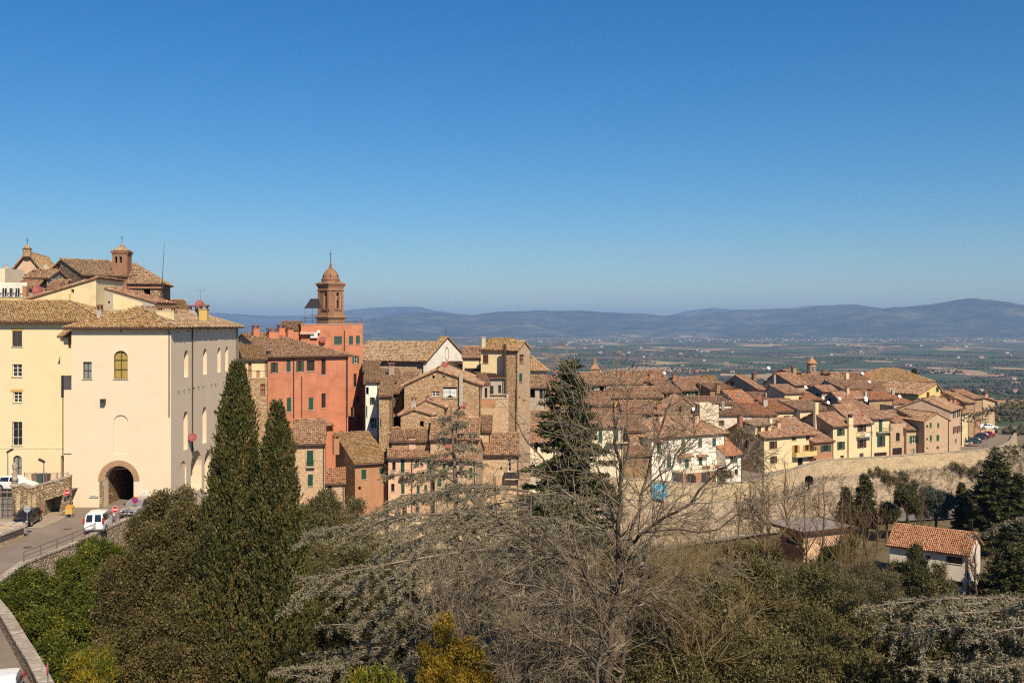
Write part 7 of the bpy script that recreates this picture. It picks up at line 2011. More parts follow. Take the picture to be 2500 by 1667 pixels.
bush('laurel_thicket', 'grey olive evergreen thicket right of the cypresses', 'shrub',
     [(790, 1262, 96, 50), (850, 1270, 97, 46), (760, 1310, 94, 50), (830, 1330, 94, 60), (900, 1330, 95, 52), (960, 1345, 96, 40), (780, 1390, 90, 60), (870, 1400, 90, 60), (940, 1410, 90, 50)], 'leaf_laurel', 17, 15, 0.20, 0.20, 0.085, up=0.6)
bush('dark_holly', 'nearly black evergreen behind the blue cedar limbs', 'tree',
     [(800, 1470, 64, 70), (870, 1490, 63, 80), (940, 1530, 62, 80), (810, 1570, 61, 85), (900, 1610, 60, 90), (1000, 1590, 60, 80), (790, 1660, 59, 80), (980, 1480, 63, 70)], 'leaf_oak', 17, 14, 0.2, 0.2, 0.10, tm=0.30)
bush('gold_conifer', 'golden yellow conifer at the bottom of the picture', 'shrub',
     [(1082, 1540, 42, 22), (1098, 1590, 42, 32), (1052, 1612, 41.5, 24), (1140, 1585, 41.5, 22), (1075, 1650, 41, 36), (1145, 1640, 41, 32), (1192, 1650, 41, 20), (1038, 1660, 40.5, 22), (1110, 1690, 40, 44), (1086, 1512, 42, 12), (1168, 1610, 41, 18), (1036, 1580, 41.5, 13)], 'leaf_gold', 34, 18, 0.10, 0.16, 0.05, up=0.75, tm=0.55)
bush('low_green_bush', 'small bright green bush left of the golden conifer', 'shrub', [(950, 1668, 40, 46), (890, 1680, 40, 40)], 'leaf_ivy', 34, 14, 0.12, 0.18, 0.05, up=0.6, tm=0.75)
bush('olive_thicket', 'broad olive green thicket at the bottom right, nearest the bare tree', 'tree',
     [(1640, 1560, 43, 90), (1740, 1500, 46, 90), (1600, 1640, 41, 90), (1710, 1610, 42, 100), (1800, 1570, 43, 90), (1680, 1690, 40, 90), (1790, 1670, 40, 90), (1560, 1690, 40, 70), (1840, 1450, 49, 70)], 'leaf_laurel', 30, 16, 0.15, 0.15, 0.055, up=0.4, tm=0.44)
bush('olive_thicket', 'broad olive green thicket at bottom right, below the terracotta roofed house', 'tree',
     [(1900, 1510, 46, 80), (1990, 1480, 48, 76), (1880, 1590, 43, 90), (1980, 1570, 44, 90), (2080, 1560, 46, 80), (1920, 1670, 40, 90), (2040, 1650, 41, 95), (2150, 1620, 43, 90), (2120, 1690, 40, 90)], 'leaf_laurel', 30, 16, 0.15, 0.15, 0.055, up=0.4, tm=0.42)
bush('dark_holm_oak', 'dark holm oak under the right hand cedar', 'tree', [(2240, 1600, 46, 95), (2340, 1560, 48, 90), (2300, 1680, 44, 100), (2420, 1640, 46, 110), (2490, 1560, 48, 90)], 'leaf_oak', 22, 14, 0.18, 0.17, 0.07, tm=0.36)
bush('scrub_oak', 'brown green scrub beneath the flat roofed house', 'shrub', [(1960, 1410, 96, 40), (2040, 1425, 96, 42), (1900, 1420, 94, 40), (2110, 1420, 98, 40), (1980, 1450, 90, 44), (2070, 1450, 90, 42), (2170, 1440, 96, 36)], 'leaf_scrub', 16, 14, 0.25, 0.24, 0.06, up=0.8)
bush('ivy_heap', 'dark green ivy heap at the corner of the flat roofed house', 'ivy', [(2035, 1365, 128, 26), (2060, 1345, 130, 24), (2010, 1390, 124, 26), (2075, 1320, 132, 16)], 'leaf_ivy', 12, 12, 0.25, 0.26, 0.16, tm=0.28)
bush('trimmed_hedge', 'dark hedge in front of the brick side of the flat house', 'hedge', [(1800, 1348, 150, 18), (1830, 1350, 149, 18), (1860, 1352, 148, 18), (1890, 1354, 147, 18), (1770, 1346, 151, 16)], 'leaf_oak', 10, 12, 0.3, 0.26, 0.16, tm=0.4, stem=False)
bush('magnolia', 'round grey green bush left of the terracotta roofed house', 'shrub', [(2188, 1400, 131, 24), (2175, 1425, 130, 24), (2205, 1425, 130, 22)], 'leaf_laurel', 10, 14, 0.25, 0.26, 0.13, tm=0.45)
bush('round_evergreen', 'dark green rounded evergreen in front of the terracotta roofed house', 'tree', [(2236, 1348, 129, 15), (2236, 1372, 129, 23), (2238, 1402, 128.5, 28), (2240, 1432, 128, 28)], 'leaf_conifer', 12, 16, 0.25, 0.28, 0.12, up=0.7, tm=0.5)
bush('laurel_bush', 'olive laurel bush before the stone base of the terracotta roofed house', 'shrub', [(2295, 1392, 128, 15), (2290, 1415, 127.5, 21), (2308, 1430, 127, 19), (2280, 1445, 126.5, 20)], 'leaf_laurel', 10, 14, 0.25, 0.26, 0.12, up=0.5, tm=0.5)
bush('terrace_hedge', 'dark clipped hedge on the terrace of the white house', 'hedge', [(1765, 1158, 172, 10), (1778, 1160, 173, 10), (1755, 1152, 172, 8)], 'leaf_oak', 8, 12, 0.25, 0.24, 0.16, stem=False)
for px_, py_, r_ in ((2160, 1160, 14), (2185, 1175, 12), (2205, 1160, 11), (2140, 1150, 10), (2345, 1140, 10), (2372, 1150, 11), (2330, 1132, 7), (2120, 1155, 9), (2230, 1180, 9), (2395, 1135, 10)):
    dd_ = float(np.interp(px_, [2006, 2160, 2386], [195, 200, 210])) - 1.6
    bush('wall_shrub', 'small shrub rooted in the face of the terrace wall', 'shrub', [(px_, py_, dd_, r_), (px_ + r_ * 0.8, py_ + r_ * 0.6, dd_, r_ * 0.8)], 'leaf_scrub' if px_ % 2 else 'leaf_oak', 8, 12, 0.22, 0.24, 0.10, group='shrubs on the terrace wall', stem=False)


# -- layered cedars: limbs with flat drooping fans of short needle tufts
def limb_fan(p, dirv, L, droop, n_sub, r0=0.10, sparse=1.0, fan=0.42):
    """returns (wood segments, tuft positions, tuft directions)"""
    S0, S1, R0, R1, TP, TD = [], [], [], [], [], []
    dirv = np.array(dirv, float); dirv[2] = 0; dirv = unit(dirv); side = np.array([-dirv[1], dirv[0], 0])
    n = 9; s = np.linspace(0, 1, n)
    up0 = rng.uniform(0.02, 0.16)
    wob = rng.normal(0, 0.09 * L, 2)
    path = p + dirv * (s * L)[:, None] + side * (wob[0] * np.sin(s * 3))[:, None]
    path[:, 2] += (up0 * s - droop * s ** 2.2) * L
    rr = r0 * (1 - s) + 0.012
    S0 += list(path[:-1]); S1 += list(path[1:]); R0 += list(rr[:-1]); R1 += list(rr[1:])
    for i in range(n_sub):
        f = 0.06 + 0.94 * (i + rng.random()) / n_sub
        bp = np.array([np.interp(f, s, path[:, j]) for j in range(3)])
        sg = 1 if i % 2 else -1
        bl = L * fan * (1.15 - f * 0.75) * rng.uniform(0.6, 1.2)
        bd = unit(dirv * rng.uniform(0.5, 0.95) + side * sg * rng.uniform(0.5, 1.0) + np.array([0, 0, rng.uniform(-0.25, 0.15)]))
        m = 6; u = np.linspace(0, 1, m)
        bpth = bp + bd * (u * bl)[:, None]; bpth[:, 2] -= droop * 1.1 * bl * u ** 2
        S0 += list(bpth[:-1]); S1 += list(bpth[1:]); R0 += list(0.028 * (1 - u[:-1]) + 0.008); R1 += list(0.028 * (1 - u[1:]) + 0.006)
        nt_ = max(3, int(bl * 4.2 * sparse))
        for j in range(nt_):
            g = (j + rng.random()) / nt_
            tp = np.array([np.interp(g, u, bpth[:, c]) for c in range(3)])
            tl = rng.uniform(0.35, 0.8) * (1.1 - 0.4 * g)
            td = unit(bd * 0.6 + side * rng.normal(0, 0.6) + dirv * rng.normal(0, 0.4) + np.array([0, 0, rng.uniform(-0.75, 0.1)]))
            S0.append(tp); S1.append(tp + td * tl); R0.append(0.011); R1.append(0.005)
            q_ = int(4 + tl * 12)
            w = rng.random(q_)[:, None]
            TP.append(tp + td * tl * w); TD.append(np.repeat((td + np.array([0, 0, 0.35]))[None], q_, 0))
        q_ = int(bl * 16 * sparse)
        g = rng.random(q_)
        TP.append(np.stack([np.interp(g, u, bpth[:, c]) for c in range(3)], -1)); TD.append(np.repeat((bd + np.array([0, 0, 0.7]))[None], q_, 0))
    return (np.array(S0), np.array(S1), np.array(R0), np.array(R1)), np.concatenate(TP), np.concatenate(TD)


def cedar(name, label, trunk_pts, trunk_r, limbs, mat, tuft=(0.15, 0.055), per=4, sparse=1.0, group=None, sub=1.0, spread=0.055):
    b = Vector(trunk_pts[0])
    root = tree_root(name, label, 'tree', b, group)
    W, TP, TD = [poly_tube(trunk_pts, trunk_r, 8)], [], []
    for p, dv, L, dr, *fn in limbs:
        sg, tp, td = limb_fan(np.array(tuple(p)), dv, L, dr, max(5, int(L * 3.0 * sub)), 0.015 + 0.0055 * L, sparse, fn[0] if fn else 0.42)
        W.append(tubes(sg, 4)); TP.append(tp); TD.append(td)
    TP, TD = np.concatenate(TP), np.concatenate(TD)
    k = np.repeat(np.arange(len(TP)), per)
    C = TP[k] + rng.normal(0, spread, (len(k), 3)); D = TD[k] * 0.8 + rng.normal(size=(len(k), 3)) * 0.75
    tn = 0.5 + rng.normal(0, 0.13, len(TP))[k] + rng.normal(0, 0.10, len(k)) + 0.15 * fbm(C[:, 0], C[:, 1] + C[:, 2], 6, 2)
    part('crown', [leaves(C, D, tuft[0], tuft[1], tn)], mat, root)
    part('trunk', W, 'bark_grey', root)
    return root


tb_ = base_at(0.8, 49)
lm = []
for i in range(24):
    f = i / 23; z = -9.6 - 11.5 * f
    L = 3.2 + 5.8 * min(1, f * 1.8) * rng.uniform(0.75, 1.08)
    an = i * 2.4 + rng.normal(0, 0.3)
    if math.sin(an) > 0.55: L *= 0.8
    lm.append(((tb_.x, tb_.y, z), (math.cos(an) * (1.18 if math.cos(an) < 0 else 0.85), math.sin(an), 0), L * (1.2 if math.cos(an) < -0.3 else 0.9), rng.uniform(0.12, 0.34)))
for i in range(9):
    an = i * 0.7 + 0.3; lm.append(((tb_.x, tb_.y, -8.4 - 0.14 * i), (math.cos(an), math.sin(an), 0), 1.4 + 0.3 * i, 0.25))
for px_, py_, d_, L_, z_ in ((740, 1410, 46, 9.5, -10.9), (770, 1330, 49, 9.8, -9.6), (860, 1540, 44, 8.0, -13.3), (760, 1620, 42, 9.5, -15.2), (840, 1450, 45, 8.5, -12.0), (960, 1250, 50, 6.0, -8.2), (1560, 1330, 48, 6.2, -9.4), (1500, 1240, 50, 5.2, -8.4)):
    e_ = at(px_, py_, d_); dv_ = e_ - Vector((tb_.x, tb_.y, 0)); dv_.z = 0
    lm.append(((tb_.x, tb_.y, z_), tuple(dv_), dv_.length * 1.02, max(0.02, (z_ - e_.z) / dv_.length + 0.1)))
cedar('blue_cedar', 'wide blue grey cedar with drooping layered limbs behind the bare tree', [(tb_.x, tb_.y, tb_.z - 0.5), (tb_.x, tb_.y, -15), (tb_.x + 0.1, tb_.y, -10), (tb_.x + 0.15, tb_.y, -8.2)], [0.5, 0.3, 0.08, 0.02], lm, 'leaf_cedar', sparse=0.85, per=3, tuft=(0.15, 0.045), sub=0.68)
tb_ = base_at(-4.2, 76); lm = []
for i in range(30):
    f = i / 29; z = -6.6 - 10.5 * f
    an = i * 2.4 + 0.7 + rng.normal(0, 0.25); L = 0.7 + 5.2 * f ** 0.8 * rng.uniform(0.6, 1.1) + (2.0 if math.cos(an) < -0.4 and f > 0.45 else 0)
    lm.append(((tb_.x - 0.2, tb_.y, z), (math.cos(an), math.sin(an), 0), L, rng.uniform(0.1, 0.4)))
cedar('thin_cedar', 'sparse young cedar with a bare grey trunk in front of the stone houses', [(tb_.x, tb_.y, tb_.z - 0.5), (tb_.x, tb_.y, -20), (tb_.x - 0.1, tb_.y, -12), (tb_.x - 0.5, tb_.y, -6.1)], [0.34, 0.26, 0.17, 0.03], lm, 'leaf_cedar', sparse=0.8, per=3, tuft=(0.17, 0.06), sub=0.8)
# cedar rooted outside the frame on the right, its limbs reaching in
tb_ = base_at(22.5, 38); lm = []
for px_, py_, d_, z_, fn_ in ((2392, 1024, 37, -3.0, 0.045), (2452, 1100, 37, -4.2, 0.10), (2090, 1480, 40, -10.7, 0.14), (2180, 1575, 38, -11.4, 0.3), (2240, 1655, 36, -12.9, 0.34), (2330, 1500, 38, -11.0, 0.16), (2400, 1570, 35, -11.0, 0.3), (2150, 1530, 43, -12.4, 0.18), (2395, 1305, 42, -7.4, 0.06), (2390, 1660, 34, -12.4, 0.3), (2260, 1520, 36, -11.0, 0.18), (2490, 1450, 36, -9.6, 0.14)):
    e_ = at(px_, py_, d_); dv_ = Vector((e_.x - tb_.x, e_.y - tb_.y, 0))
    lm.append(((tb_.x, tb_.y, z_), tuple(dv_), dv_.length, (z_ - e_.z) / dv_.length + 0.09, fn_))
for i in range(10):
    an = rng.uniform(-1.3, 1.3); lm.append(((tb_.x, tb_.y, rng.uniform(-13, -4)), (math.cos(an), math.sin(an) * 0.5, 0), rng.uniform(4, 6), 0.2))
cedar('right_cedar', 'grey green cedar whose limbs reach in from the right edge', [(tb_.x, tb_.y, tb_.z - 0.5), (tb_.x, tb_.y, -10), (tb_.x, tb_.y, 3)], [0.5, 0.36, 0.08], lm, 'leaf_cedar', sparse=0.95, per=3, tuft=(0.16, 0.05), sub=0.85)


# -- fir and other conifers built of tiers
def fir(name, label, x, y, ztip, rmax, tiers, per_tier, mat, zlow=None, tuft=(0.3, 0.13), power=0.85, group=None, per=3, spread=0.16, droop=0.12, gap=0.0):
    b = base_at(x, y)
    zlow = b.z + 1.0 if zlow is None else zlow
    root = tree_root(name, label, 'tree', b, group)
    W = [poly_tube([(x, y, b.z - 0.4), (x, y, (b.z + ztip) / 2), (x + 0.05, y, ztip)], [0.10 * rmax, 0.06 * rmax, 0.015], 6)]
    TP, TD, S = [], [], ([], [], [], [])
    for i in range(tiers):
        f = (i + 0.4) / tiers; z = ztip - (ztip - zlow) * f
        rl = rmax * (0.06 + 0.94 * f ** power)
        for j in range(per_tier):
            if rng.random() < gap: continue
            an = rng.random() * 2 * math.pi; L = rl * rng.uniform(0.62, 1.1)
            dv = np.array([math.cos(an), math.sin(an), 0.0]); sd_ = np.array([-dv[1], dv[0], 0])
            zz = z + rng.normal(0, 0.25)
            n = int(4 + L * 11)
            u = np.sqrt(rng.random(n))
            lat = rng.normal(0, 0.22, n) * L * (1.05 - u) + rng.normal(0, 0.10, n)
            P = np.array([x, y, zz]) + dv * (u * L)[:, None] + sd_ * lat[:, None]
            P[:, 2] += L * (0.10 * u - droop * 2 * u ** 2 + 0.12 * u ** 4) + rng.normal(0, 0.05, n)
            TP.append(P); TD.append(dv * 0.8 + sd_ * (np.sign(lat) * 0.6)[:, None] + np.array([0, 0, 0.25]))
            e = np.array([x, y, zz]) + dv * L + np.array([0, 0, L * (0.10 - droop * 2 + 0.12)])
            S[0].append((x, y, zz)); S[1].append(e); S[2].append(0.02 + 0.008 * L); S[3].append(0.006)
    W.append(tubes(tuple(np.array(a) for a in S), 4))
    TP, TD = np.concatenate(TP), np.concatenate(TD)
    k = np.repeat(np.arange(len(TP)), per)
    C = TP[k] + rng.normal(0, spread, (len(k), 3)) * np.array([1, 1, 0.6]); D = TD[k] + rng.normal(size=(len(k), 3)) * 0.6
    tn = 0.48 + rng.normal(0, 0.15, len(TP))[k] + rng.normal(0, 0.1, len(k))
    part('crown', [leaves(C, D, tuft[0], tuft[1], tn)], mat, root)
    part('trunk', W, 'bark_brown', root)
    return root


fx = at(1390, 1000, 85)
fir('dark_fir', 'tall dark green fir standing before the middle of town', fx.x, 85, -3.1, 5.9, 26, 14, 'leaf_fir', zlow=-22, tuft=(0.34, 0.15), per=4, spread=0.16, power=0.62, gap=0.22)
for (px_, ytop, d_, rm, nm_, lab, mt, pw, ti) in (
        (2112, 1160, 176, 2.6, 'pyramid_cypress', 'dark pyramidal cypress against the terrace wall', 'leaf_conifer', 0.6, 16),
        (2066, 1192, 177, 2.0, 'pyramid_cypress', 'shorter dark cypress left of the pyramidal one', 'leaf_conifer', 0.6, 12),
        (2346, 1182, 168, 1.7, 'narrow_conifer', 'narrow conifer between the round cedars and the lamp', 'leaf_conifer', 0.6, 12),
        (2366, 1195, 166, 1.3, 'narrow_conifer', 'thin conifer just left of the curved lamp', 'leaf_conifer', 0.6, 10),
        (2432, 1095, 158, 6.2, 'big_conifer', 'big loose conifer at the right below the car park', 'leaf_conifer', 0.8, 26),
        (2486, 1160, 156, 2.6, 'slim_cypress', 'slim cypress at the right edge below the wall', 'leaf_conifer', 0.5, 16),
        (2404, 1165, 160, 1.6, 'slim_cypress', 'slim cypress left of the big loose conifer', 'leaf_conifer', 0.5, 14),
        (2470, 1330, 130, 5.0, 'brown_conifer', 'brownish conifer mass right of the terracotta roofed house', 'leaf_conifer', 0.7, 16),
        (2232, 903, 300, 2.2, 'skyline_pine', 'tiny dark pine tip on the skyline by the mossy roof', 'leaf_conifer', 0.7, 8)):
    p = at(px_, ytop, d_)
    fir(nm_, lab, p.x, p.y, p.z, rm, ti, 12, mt, zlow=p.z - 5 if d_ == 300 else None, tuft=(0.5, 0.22), power=pw, per=3, spread=0.22, droop=0.08)
for px_, py_, rr_, lab in ((2215, 1225, 32, 'round green cedar left of the bluish one by the lower road'), (2285, 1225, 36, 'rounded bluish cedar by the lower road'), (2165, 1250, 22, 'small rounded cedar left of the round green one')):
    d_ = 168
    c = at(px_, py_, d_); b = base_at(c.x, c.y); root = tree_root('round_cedar', lab, 'tree', b)
    r_ = rr_ / F * d_
    bl = [(c + Vector((rng.normal(0, r_ * 0.55), rng.normal(0, r_ * 0.5), rng.normal(0, r_ * 0.40))), r_ * rng.uniform(0.4, 0.62)) for _ in range(9)]
    part('crown', blob_crown(bl, 15, 12, 0.25, 0.34, 0.13, up=0.3), 'leaf_bluecedar' if px_ > 2250 else 'leaf_conifer', root)
    trunk(root, [b, (c.x, c.y, c.z - r_ * 0.6), c], [0.25, 0.18, 0.05])


# -- leafless trees
def grow(segs, p, dv, L, r, depth, spread=0.55, up=0.12, kids=(2, 3), droop=0.0):
    """adds tapered wandering segments, then children"""
    n = 4 if depth > 1 else 3
    d = np.array(dv, float)
    pts = [np.array(p, float)]
    for i in range(n):
        d = unit(d + rng.normal(0, 0.13, 3) + np.array([0, 0, up * 0.3 - droop * 0.25]))
        pts.append(pts[-1] + d * L / n)
    rr = np.linspace(r, r * 0.55, n + 1)
    for i in range(n): segs.append((pts[i], pts[i + 1], rr[i], rr[i + 1]))
    if depth <= 0: return
    for _ in range(rng.integers(kids[0], kids[1] + 1)):
        i = rng.integers(1, n + 1)
        ax = unit(rng.normal(size=3)); nd_ = unit(d + np.cross(d, ax) * spread * rng.uniform(0.7, 1.5) + np.array([0, 0, up]))
        grow(segs, pts[i], nd_, L * rng.uniform(0.5, 0.8), rr[i] * rng.uniform(0.45, 0.65), depth - 1, spread, up, kids, droop)


def bare(name, label, limbs, mat, depth, twig, root_at, group=None, tmat=None, spread=0.6, up=0.1, dens=1.0, kids=(2, 3), sides=4):
    """limbs: [(list of points, r0, r1)] hand laid; side shoots grow from them"""
    root = tree_root(name, label, 'tree', root_at, group)
    big, segs = [], []
    for pts, r0, r1 in limbs:
        P = np.array([tuple(p) for p in pts]); m = len(P)
        fine = [P[0]]
        for i in range(m - 1):
            for k in range(1, 4): fine.append(P[i] + (P[i + 1] - P[i]) * k / 3 + rng.normal(0, 0.08, 3))
        fine = np.array(fine); rr = np.linspace(r0, r1, len(fine))
        big.append(poly_tube(fine, rr, 7))
        ln = np.linalg.norm(np.diff(fine, axis=0), axis=1).sum()
        for _ in range(int(ln * dens)):
            i = rng.integers(len(fine) // 5, len(fine) - 1)
            t = unit(fine[i + 1] - fine[i]); ax = unit(rng.normal(size=3))
            dv = unit(t * 0.6 + np.cross(t, ax) * rng.uniform(0.7, 1.3) + np.array([0, 0, up]))
            grow(segs, fine[i], dv, twig * rng.uniform(0.5, 1.2) * (1.15 - 0.8 * i / len(fine)), min(rr[i] * 0.4, 0.035 + rr[i] * 0.15), depth, spread, up, kids)
        grow(segs, fine[-1], unit(fine[-1] - fine[-2]), twig * 0.45, r1, max(0, depth - 1), spread, up, kids)
    part('trunk', big, mat, root)
    a = [np.array([s[i] for s in segs]) for i in range(4)]
    a[2] = np.maximum(a[2], 0.009); a[3] = np.maximum(a[3], 0.006)
    part('branches', [tubes(tuple(a), 3)], tmat or mat, root)
    return root


A3 = lambda *pts: [at(*p) for p in pts]
bare('bare_tree', 'large leafless grey tree with spreading limbs, right of centre', [
    (A3((1480, 1800, 38), (1488, 1600, 38), (1500, 1450, 38), (1508, 1320, 38), (1513, 1190, 38), (1508, 1080, 38), (1500, 990, 38)), 0.165, 0.038),
    (A3((1480, 1800, 38), (1500, 1740, 38.3), (1520, 1600, 38.6), (1545, 1480, 38.8), (1560, 1380, 39)), 0.106, 0.076),
    (A3((1480, 1800, 38), (1460, 1640, 37.6), (1465, 1520, 37.4), (1440, 1420, 37.2), (1400, 1330, 37)), 0.094, 0.027),
    (A3((1500, 1420, 38), (1535, 1310, 38.5), (1570, 1210, 39), (1590, 1110, 39), (1618, 1020, 39), (1650, 962, 39)), 0.082, 0.023),
    (A3((1502, 1360, 38), (1570, 1300, 37), (1660, 1245, 36), (1740, 1175, 35.5), (1800, 1118, 35), (1870, 1085, 35)), 0.077, 0.019),
    (A3((1570, 1300, 37), (1700, 1292, 36), (1850, 1243, 35), (1990, 1188, 35)), 0.039, 0.013),
    (A3((1498, 1330, 38), (1425, 1255, 37.5), (1360, 1170, 37), (1290, 1082, 36.5), (1240, 1010, 36)), 0.063, 0.013),
    (A3((1492, 1450, 38), (1400, 1385, 37), (1285, 1312, 36), (1180, 1242, 35.5), (1100, 1180, 35), (1040, 1130, 35)), 0.068, 0.013),
    (A3((1486, 1520, 38), (1380, 1455, 37), (1250, 1420, 36), (1140, 1398, 35.5)), 0.058, 0.019),
    (A3((1500, 1500, 38), (1590, 1445, 37), (1690, 1405, 36.5), (1800, 1390, 36)), 0.053, 0.013),
    (A3((1510, 1260, 38), (1455, 1135, 38), (1432, 1005, 38), (1405, 925, 38), (1385, 880, 38)), 0.048, 0.009),
    (A3((1572, 1200, 39), (1640, 1135, 39), (1690, 1062, 39), (1708, 985, 39)), 0.039, 0.012),
    (A3((1560, 1390, 39), (1600, 1300, 39.5), (1620, 1180, 40), (1605, 1090, 40), (1590, 1000, 40)), 0.044, 0.013),
    (A3((1490, 1620, 38), (1400, 1580, 37), (1310, 1560, 36), (1200, 1520, 36)), 0.044, 0.013),
    (A3((1510, 1200, 38), (1535, 1080, 37.5), (1530, 980, 37.5), (1522, 905, 37.5)), 0.039, 0.009),
    (A3((1740, 1175, 35.5), (1790, 1140, 35), (1860, 1120, 34.5)), 0.024, 0.009)], 'bark_tree', 2, 1.75, base_at(at(1490, 1700, 38).x, 38), dens=4.6, up=0.0, kids=(2, 4), tmat='bark_pale')
for px_, yb, yt, d_, lab in ((1885, 1400, 1150, 122, 'bare yellowish tree left of the flat roofed house'), (1965, 1410, 1190, 120, 'thin bare tree at the corner of the flat roofed house'), (2008, 1415, 1195, 118, 'bare tree before the lit wall of the flat roofed house'), (2048, 1420, 1170, 117, 'bare mossy tree at the right corner of the flat house'),
                             (2112, 1430, 1230, 116, 'slim bare tree on the grass between the two valley houses'), (2085, 1420, 1200, 124, 'bare brown tree behind the slim one between the houses'), (2237, 1330, 1180, 146, 'bare forked tree behind the terracotta roof'), (1800, 1320, 1190, 160, 'dark bare tree beside the crossing'), (1925, 1330, 1120, 168, 'bare street tree against the terrace wall'), (2000, 1290, 1190, 172, 'bare street tree right of the first along the wall'), (1860, 1300, 1130, 172, 'bare tall street tree near the drain opening'), (2140, 1300, 1200, 160, 'bare shrubby tree under the pyramidal cypress'), (2390, 1420, 1290, 126, 'bare thicket right of the terracotta roofed house')):
    b = base_at((px_ - CX) / F * d_, d_); t = at(px_ + rng.normal(0, 8), yt, d_)
    m_ = b.lerp(t, 0.45) + Vector((rng.normal(0, 0.35), 0, 0))
    h_ = t.z - b.z
    lim = [([b - Vector((0, 0, 0.3)), m_, b.lerp(t, 0.8), t], 0.16, 0.025)]
    for k_ in range(5):
        an = rng.random() * 6.28; s_ = b.lerp(t, rng.uniform(0.3, 0.6)); e_ = s_ + Vector((math.cos(an) * h_ * 0.2, math.sin(an) * h_ * 0.2, h_ * 0.34))
        lim.append(([s_, s_.lerp(e_, 0.5) + Vector((math.cos(an) * 0.3, 0, 0)), e_], 0.08, 0.02))
    bare('leafless_tree', lab, lim, 'bark_brown', 2, h_ * 0.12, b, 'leafless trees in the valley', dens=1.5, up=0.25)
for px_, yb, yt, d_, lab in ((290, 1385, 1262, 80, 'pale forked sapling leaning on the street wall'), (328, 1390, 1250, 79, 'grey leafless sapling right of the forked one')):
    b = at(px_, yb + 60, d_); t = at(px_ + 6, yt, d_)
    bare('sapling', lab, [([b, b.lerp(t, 0.45)], 0.07, 0.05), ([b.lerp(t, 0.45), b.lerp(t, 0.7) + Vector((0.7, 0, 0)), t + Vector((0.9, 0, -0.3))], 0.045, 0.012), ([b.lerp(t, 0.45), b.lerp(t, 0.7) - Vector((0.6, 0, 0)), t - Vector((0.8, 0, 0))], 0.045, 0.012)], 'bark_grey', 1, 1.0, b, dens=1.8, up=0.3)

for px_, py_, d_, w_, lab in ((1330, 1480, 43, 150, 'tangled leafless brush under the blue cedar, left of the bare trunk'), (1430, 1560, 41, 130, 'leafless brush at the foot of the bare tree, left side'), (1250, 1580, 41, 120, 'leafless grey brush above the golden conifer'), (1590, 1500, 42, 110, 'leafless yellowish brush right of the bare trunk'), (1480, 1420, 46, 150, 'fine leafless twigs behind the bare trunk'), (1650, 1400, 50, 120, 'thin leafless brush between bare tree and valley'), (1760, 1370, 62, 120, 'pale leafless brush in front of the flat roofed house'), (1180, 1380, 47, 120, 'leafless twigs mixed into the blue cedar'), (1050, 1300, 60, 110, 'leafless twigs between the thin cedar and the blue cedar'), (1700, 1480, 40, 130, 'yellowish leafless brush over the olive thicket'), (1120, 1480, 43, 110, 'grey leafless brush left of the golden conifer tip'), (1380, 1330, 52, 120, 'leafless twigs below the dark fir'), (1560, 1340, 56, 110, 'leafless brush before the terrace wall poster'), (2080, 1400, 100, 60, 'leafless thicket between the two valley houses'), (1700, 1300, 120, 50, 'leafless scrub beside the lower road')):
    c = at(px_, py_ + 130, d_); s_ = F / d_
    lim = []
    for k_ in range(11):
        ex = rng.normal(0, w_ / s_ * 0.7); hz_ = rng.uniform(0.7, 1.5) * 170 / s_
        b0 = c + Vector((rng.normal(0, 0.5), rng.normal(0, 0.6), -0.6)); e0 = c + Vector((ex, rng.normal(0, 1.0), hz_))
        lim.append(([b0, b0.lerp(e0, 0.5) + Vector((0, 0, 0.4)), e0], 0.035, 0.010))
    bare('leafless_shrub', lab, lim, 'bark_pale' if px_ < 1550 else 'bark_yellow', 2, 1.05, c, 'leafless brush on the slope', dens=4.2, up=0.05)

# -- creepers and weeds rooted over the terrace wall
wc = []
for _ in range(2600):
    i = rng.integers(12, len(WP) - 2); f = rng.random(); t = rng.random() ** 1.4
    p_ = WP[i].lerp(WP[i + 1], f); nn = nrm[i].lerp(nrm[i + 1], f); zt = p_.z - 3.0
    if fbm((i + f) * 0.9, t * 2.2, 77, 3) + 0.25 * (1 - t) < 0.18: continue
    wc.append((p_.x + nn.x * (0.4 + 2.6 * t), p_.y + nn.y * (0.4 + 2.6 * t), zt + (-38.5 - zt) * t))
wc = np.array(wc)
wv = link('ivy', np_mesh('ivy', *(lambda v, f, t: (v, f, MAT['leaf_scrub'], t))(*clumps(wc, np.repeat(np.array([[0.3, -1.0, 0.2]]), len(wc), 0), 10, 0.22, 0.30, 0.09, 0.2, 0.6, 0.2, 0.42))))
tag(wv, 'brown creepers and weeds hanging on the terrace wall', 'ivy', kind='stuff')

# -- scrub over the slope, nobody could count it
n = 13000
sy = rng.uniform(34, 168, n); sx = rng.uniform(-34, 75, n)
ok = (sx > -33 + np.clip((sy - 60) * 0.1, 0, 8)) & (sx < 22 + sy * 0.42) & ~((sy > 145) & (sx > 50)) & (fbm(sx / 9, sy / 9, 40, 3) > np.where(sy > 110, -0.6, -0.25))
gx, gy = sx[ok], sy[ok]
C = np.stack([gx, gy, land_z(gx, gy) + rng.uniform(0.1, 0.9, len(gx))], -1)
up_n = np.repeat(np.array([[0, -0.3, 1.0]]), len(C), 0)
sc = link('undergrowth', np_mesh('undergrowth', *(lambda v, f, t: (v, f, MAT['leaf_scrub'], t))(*clumps(C, up_n, 20, 0.5, 0.42, 0.07, 0.8, 0.8, 0.2))))
tag(sc, 'brown and green undergrowth covering the slope below town', 'undergrowth', kind='stuff')

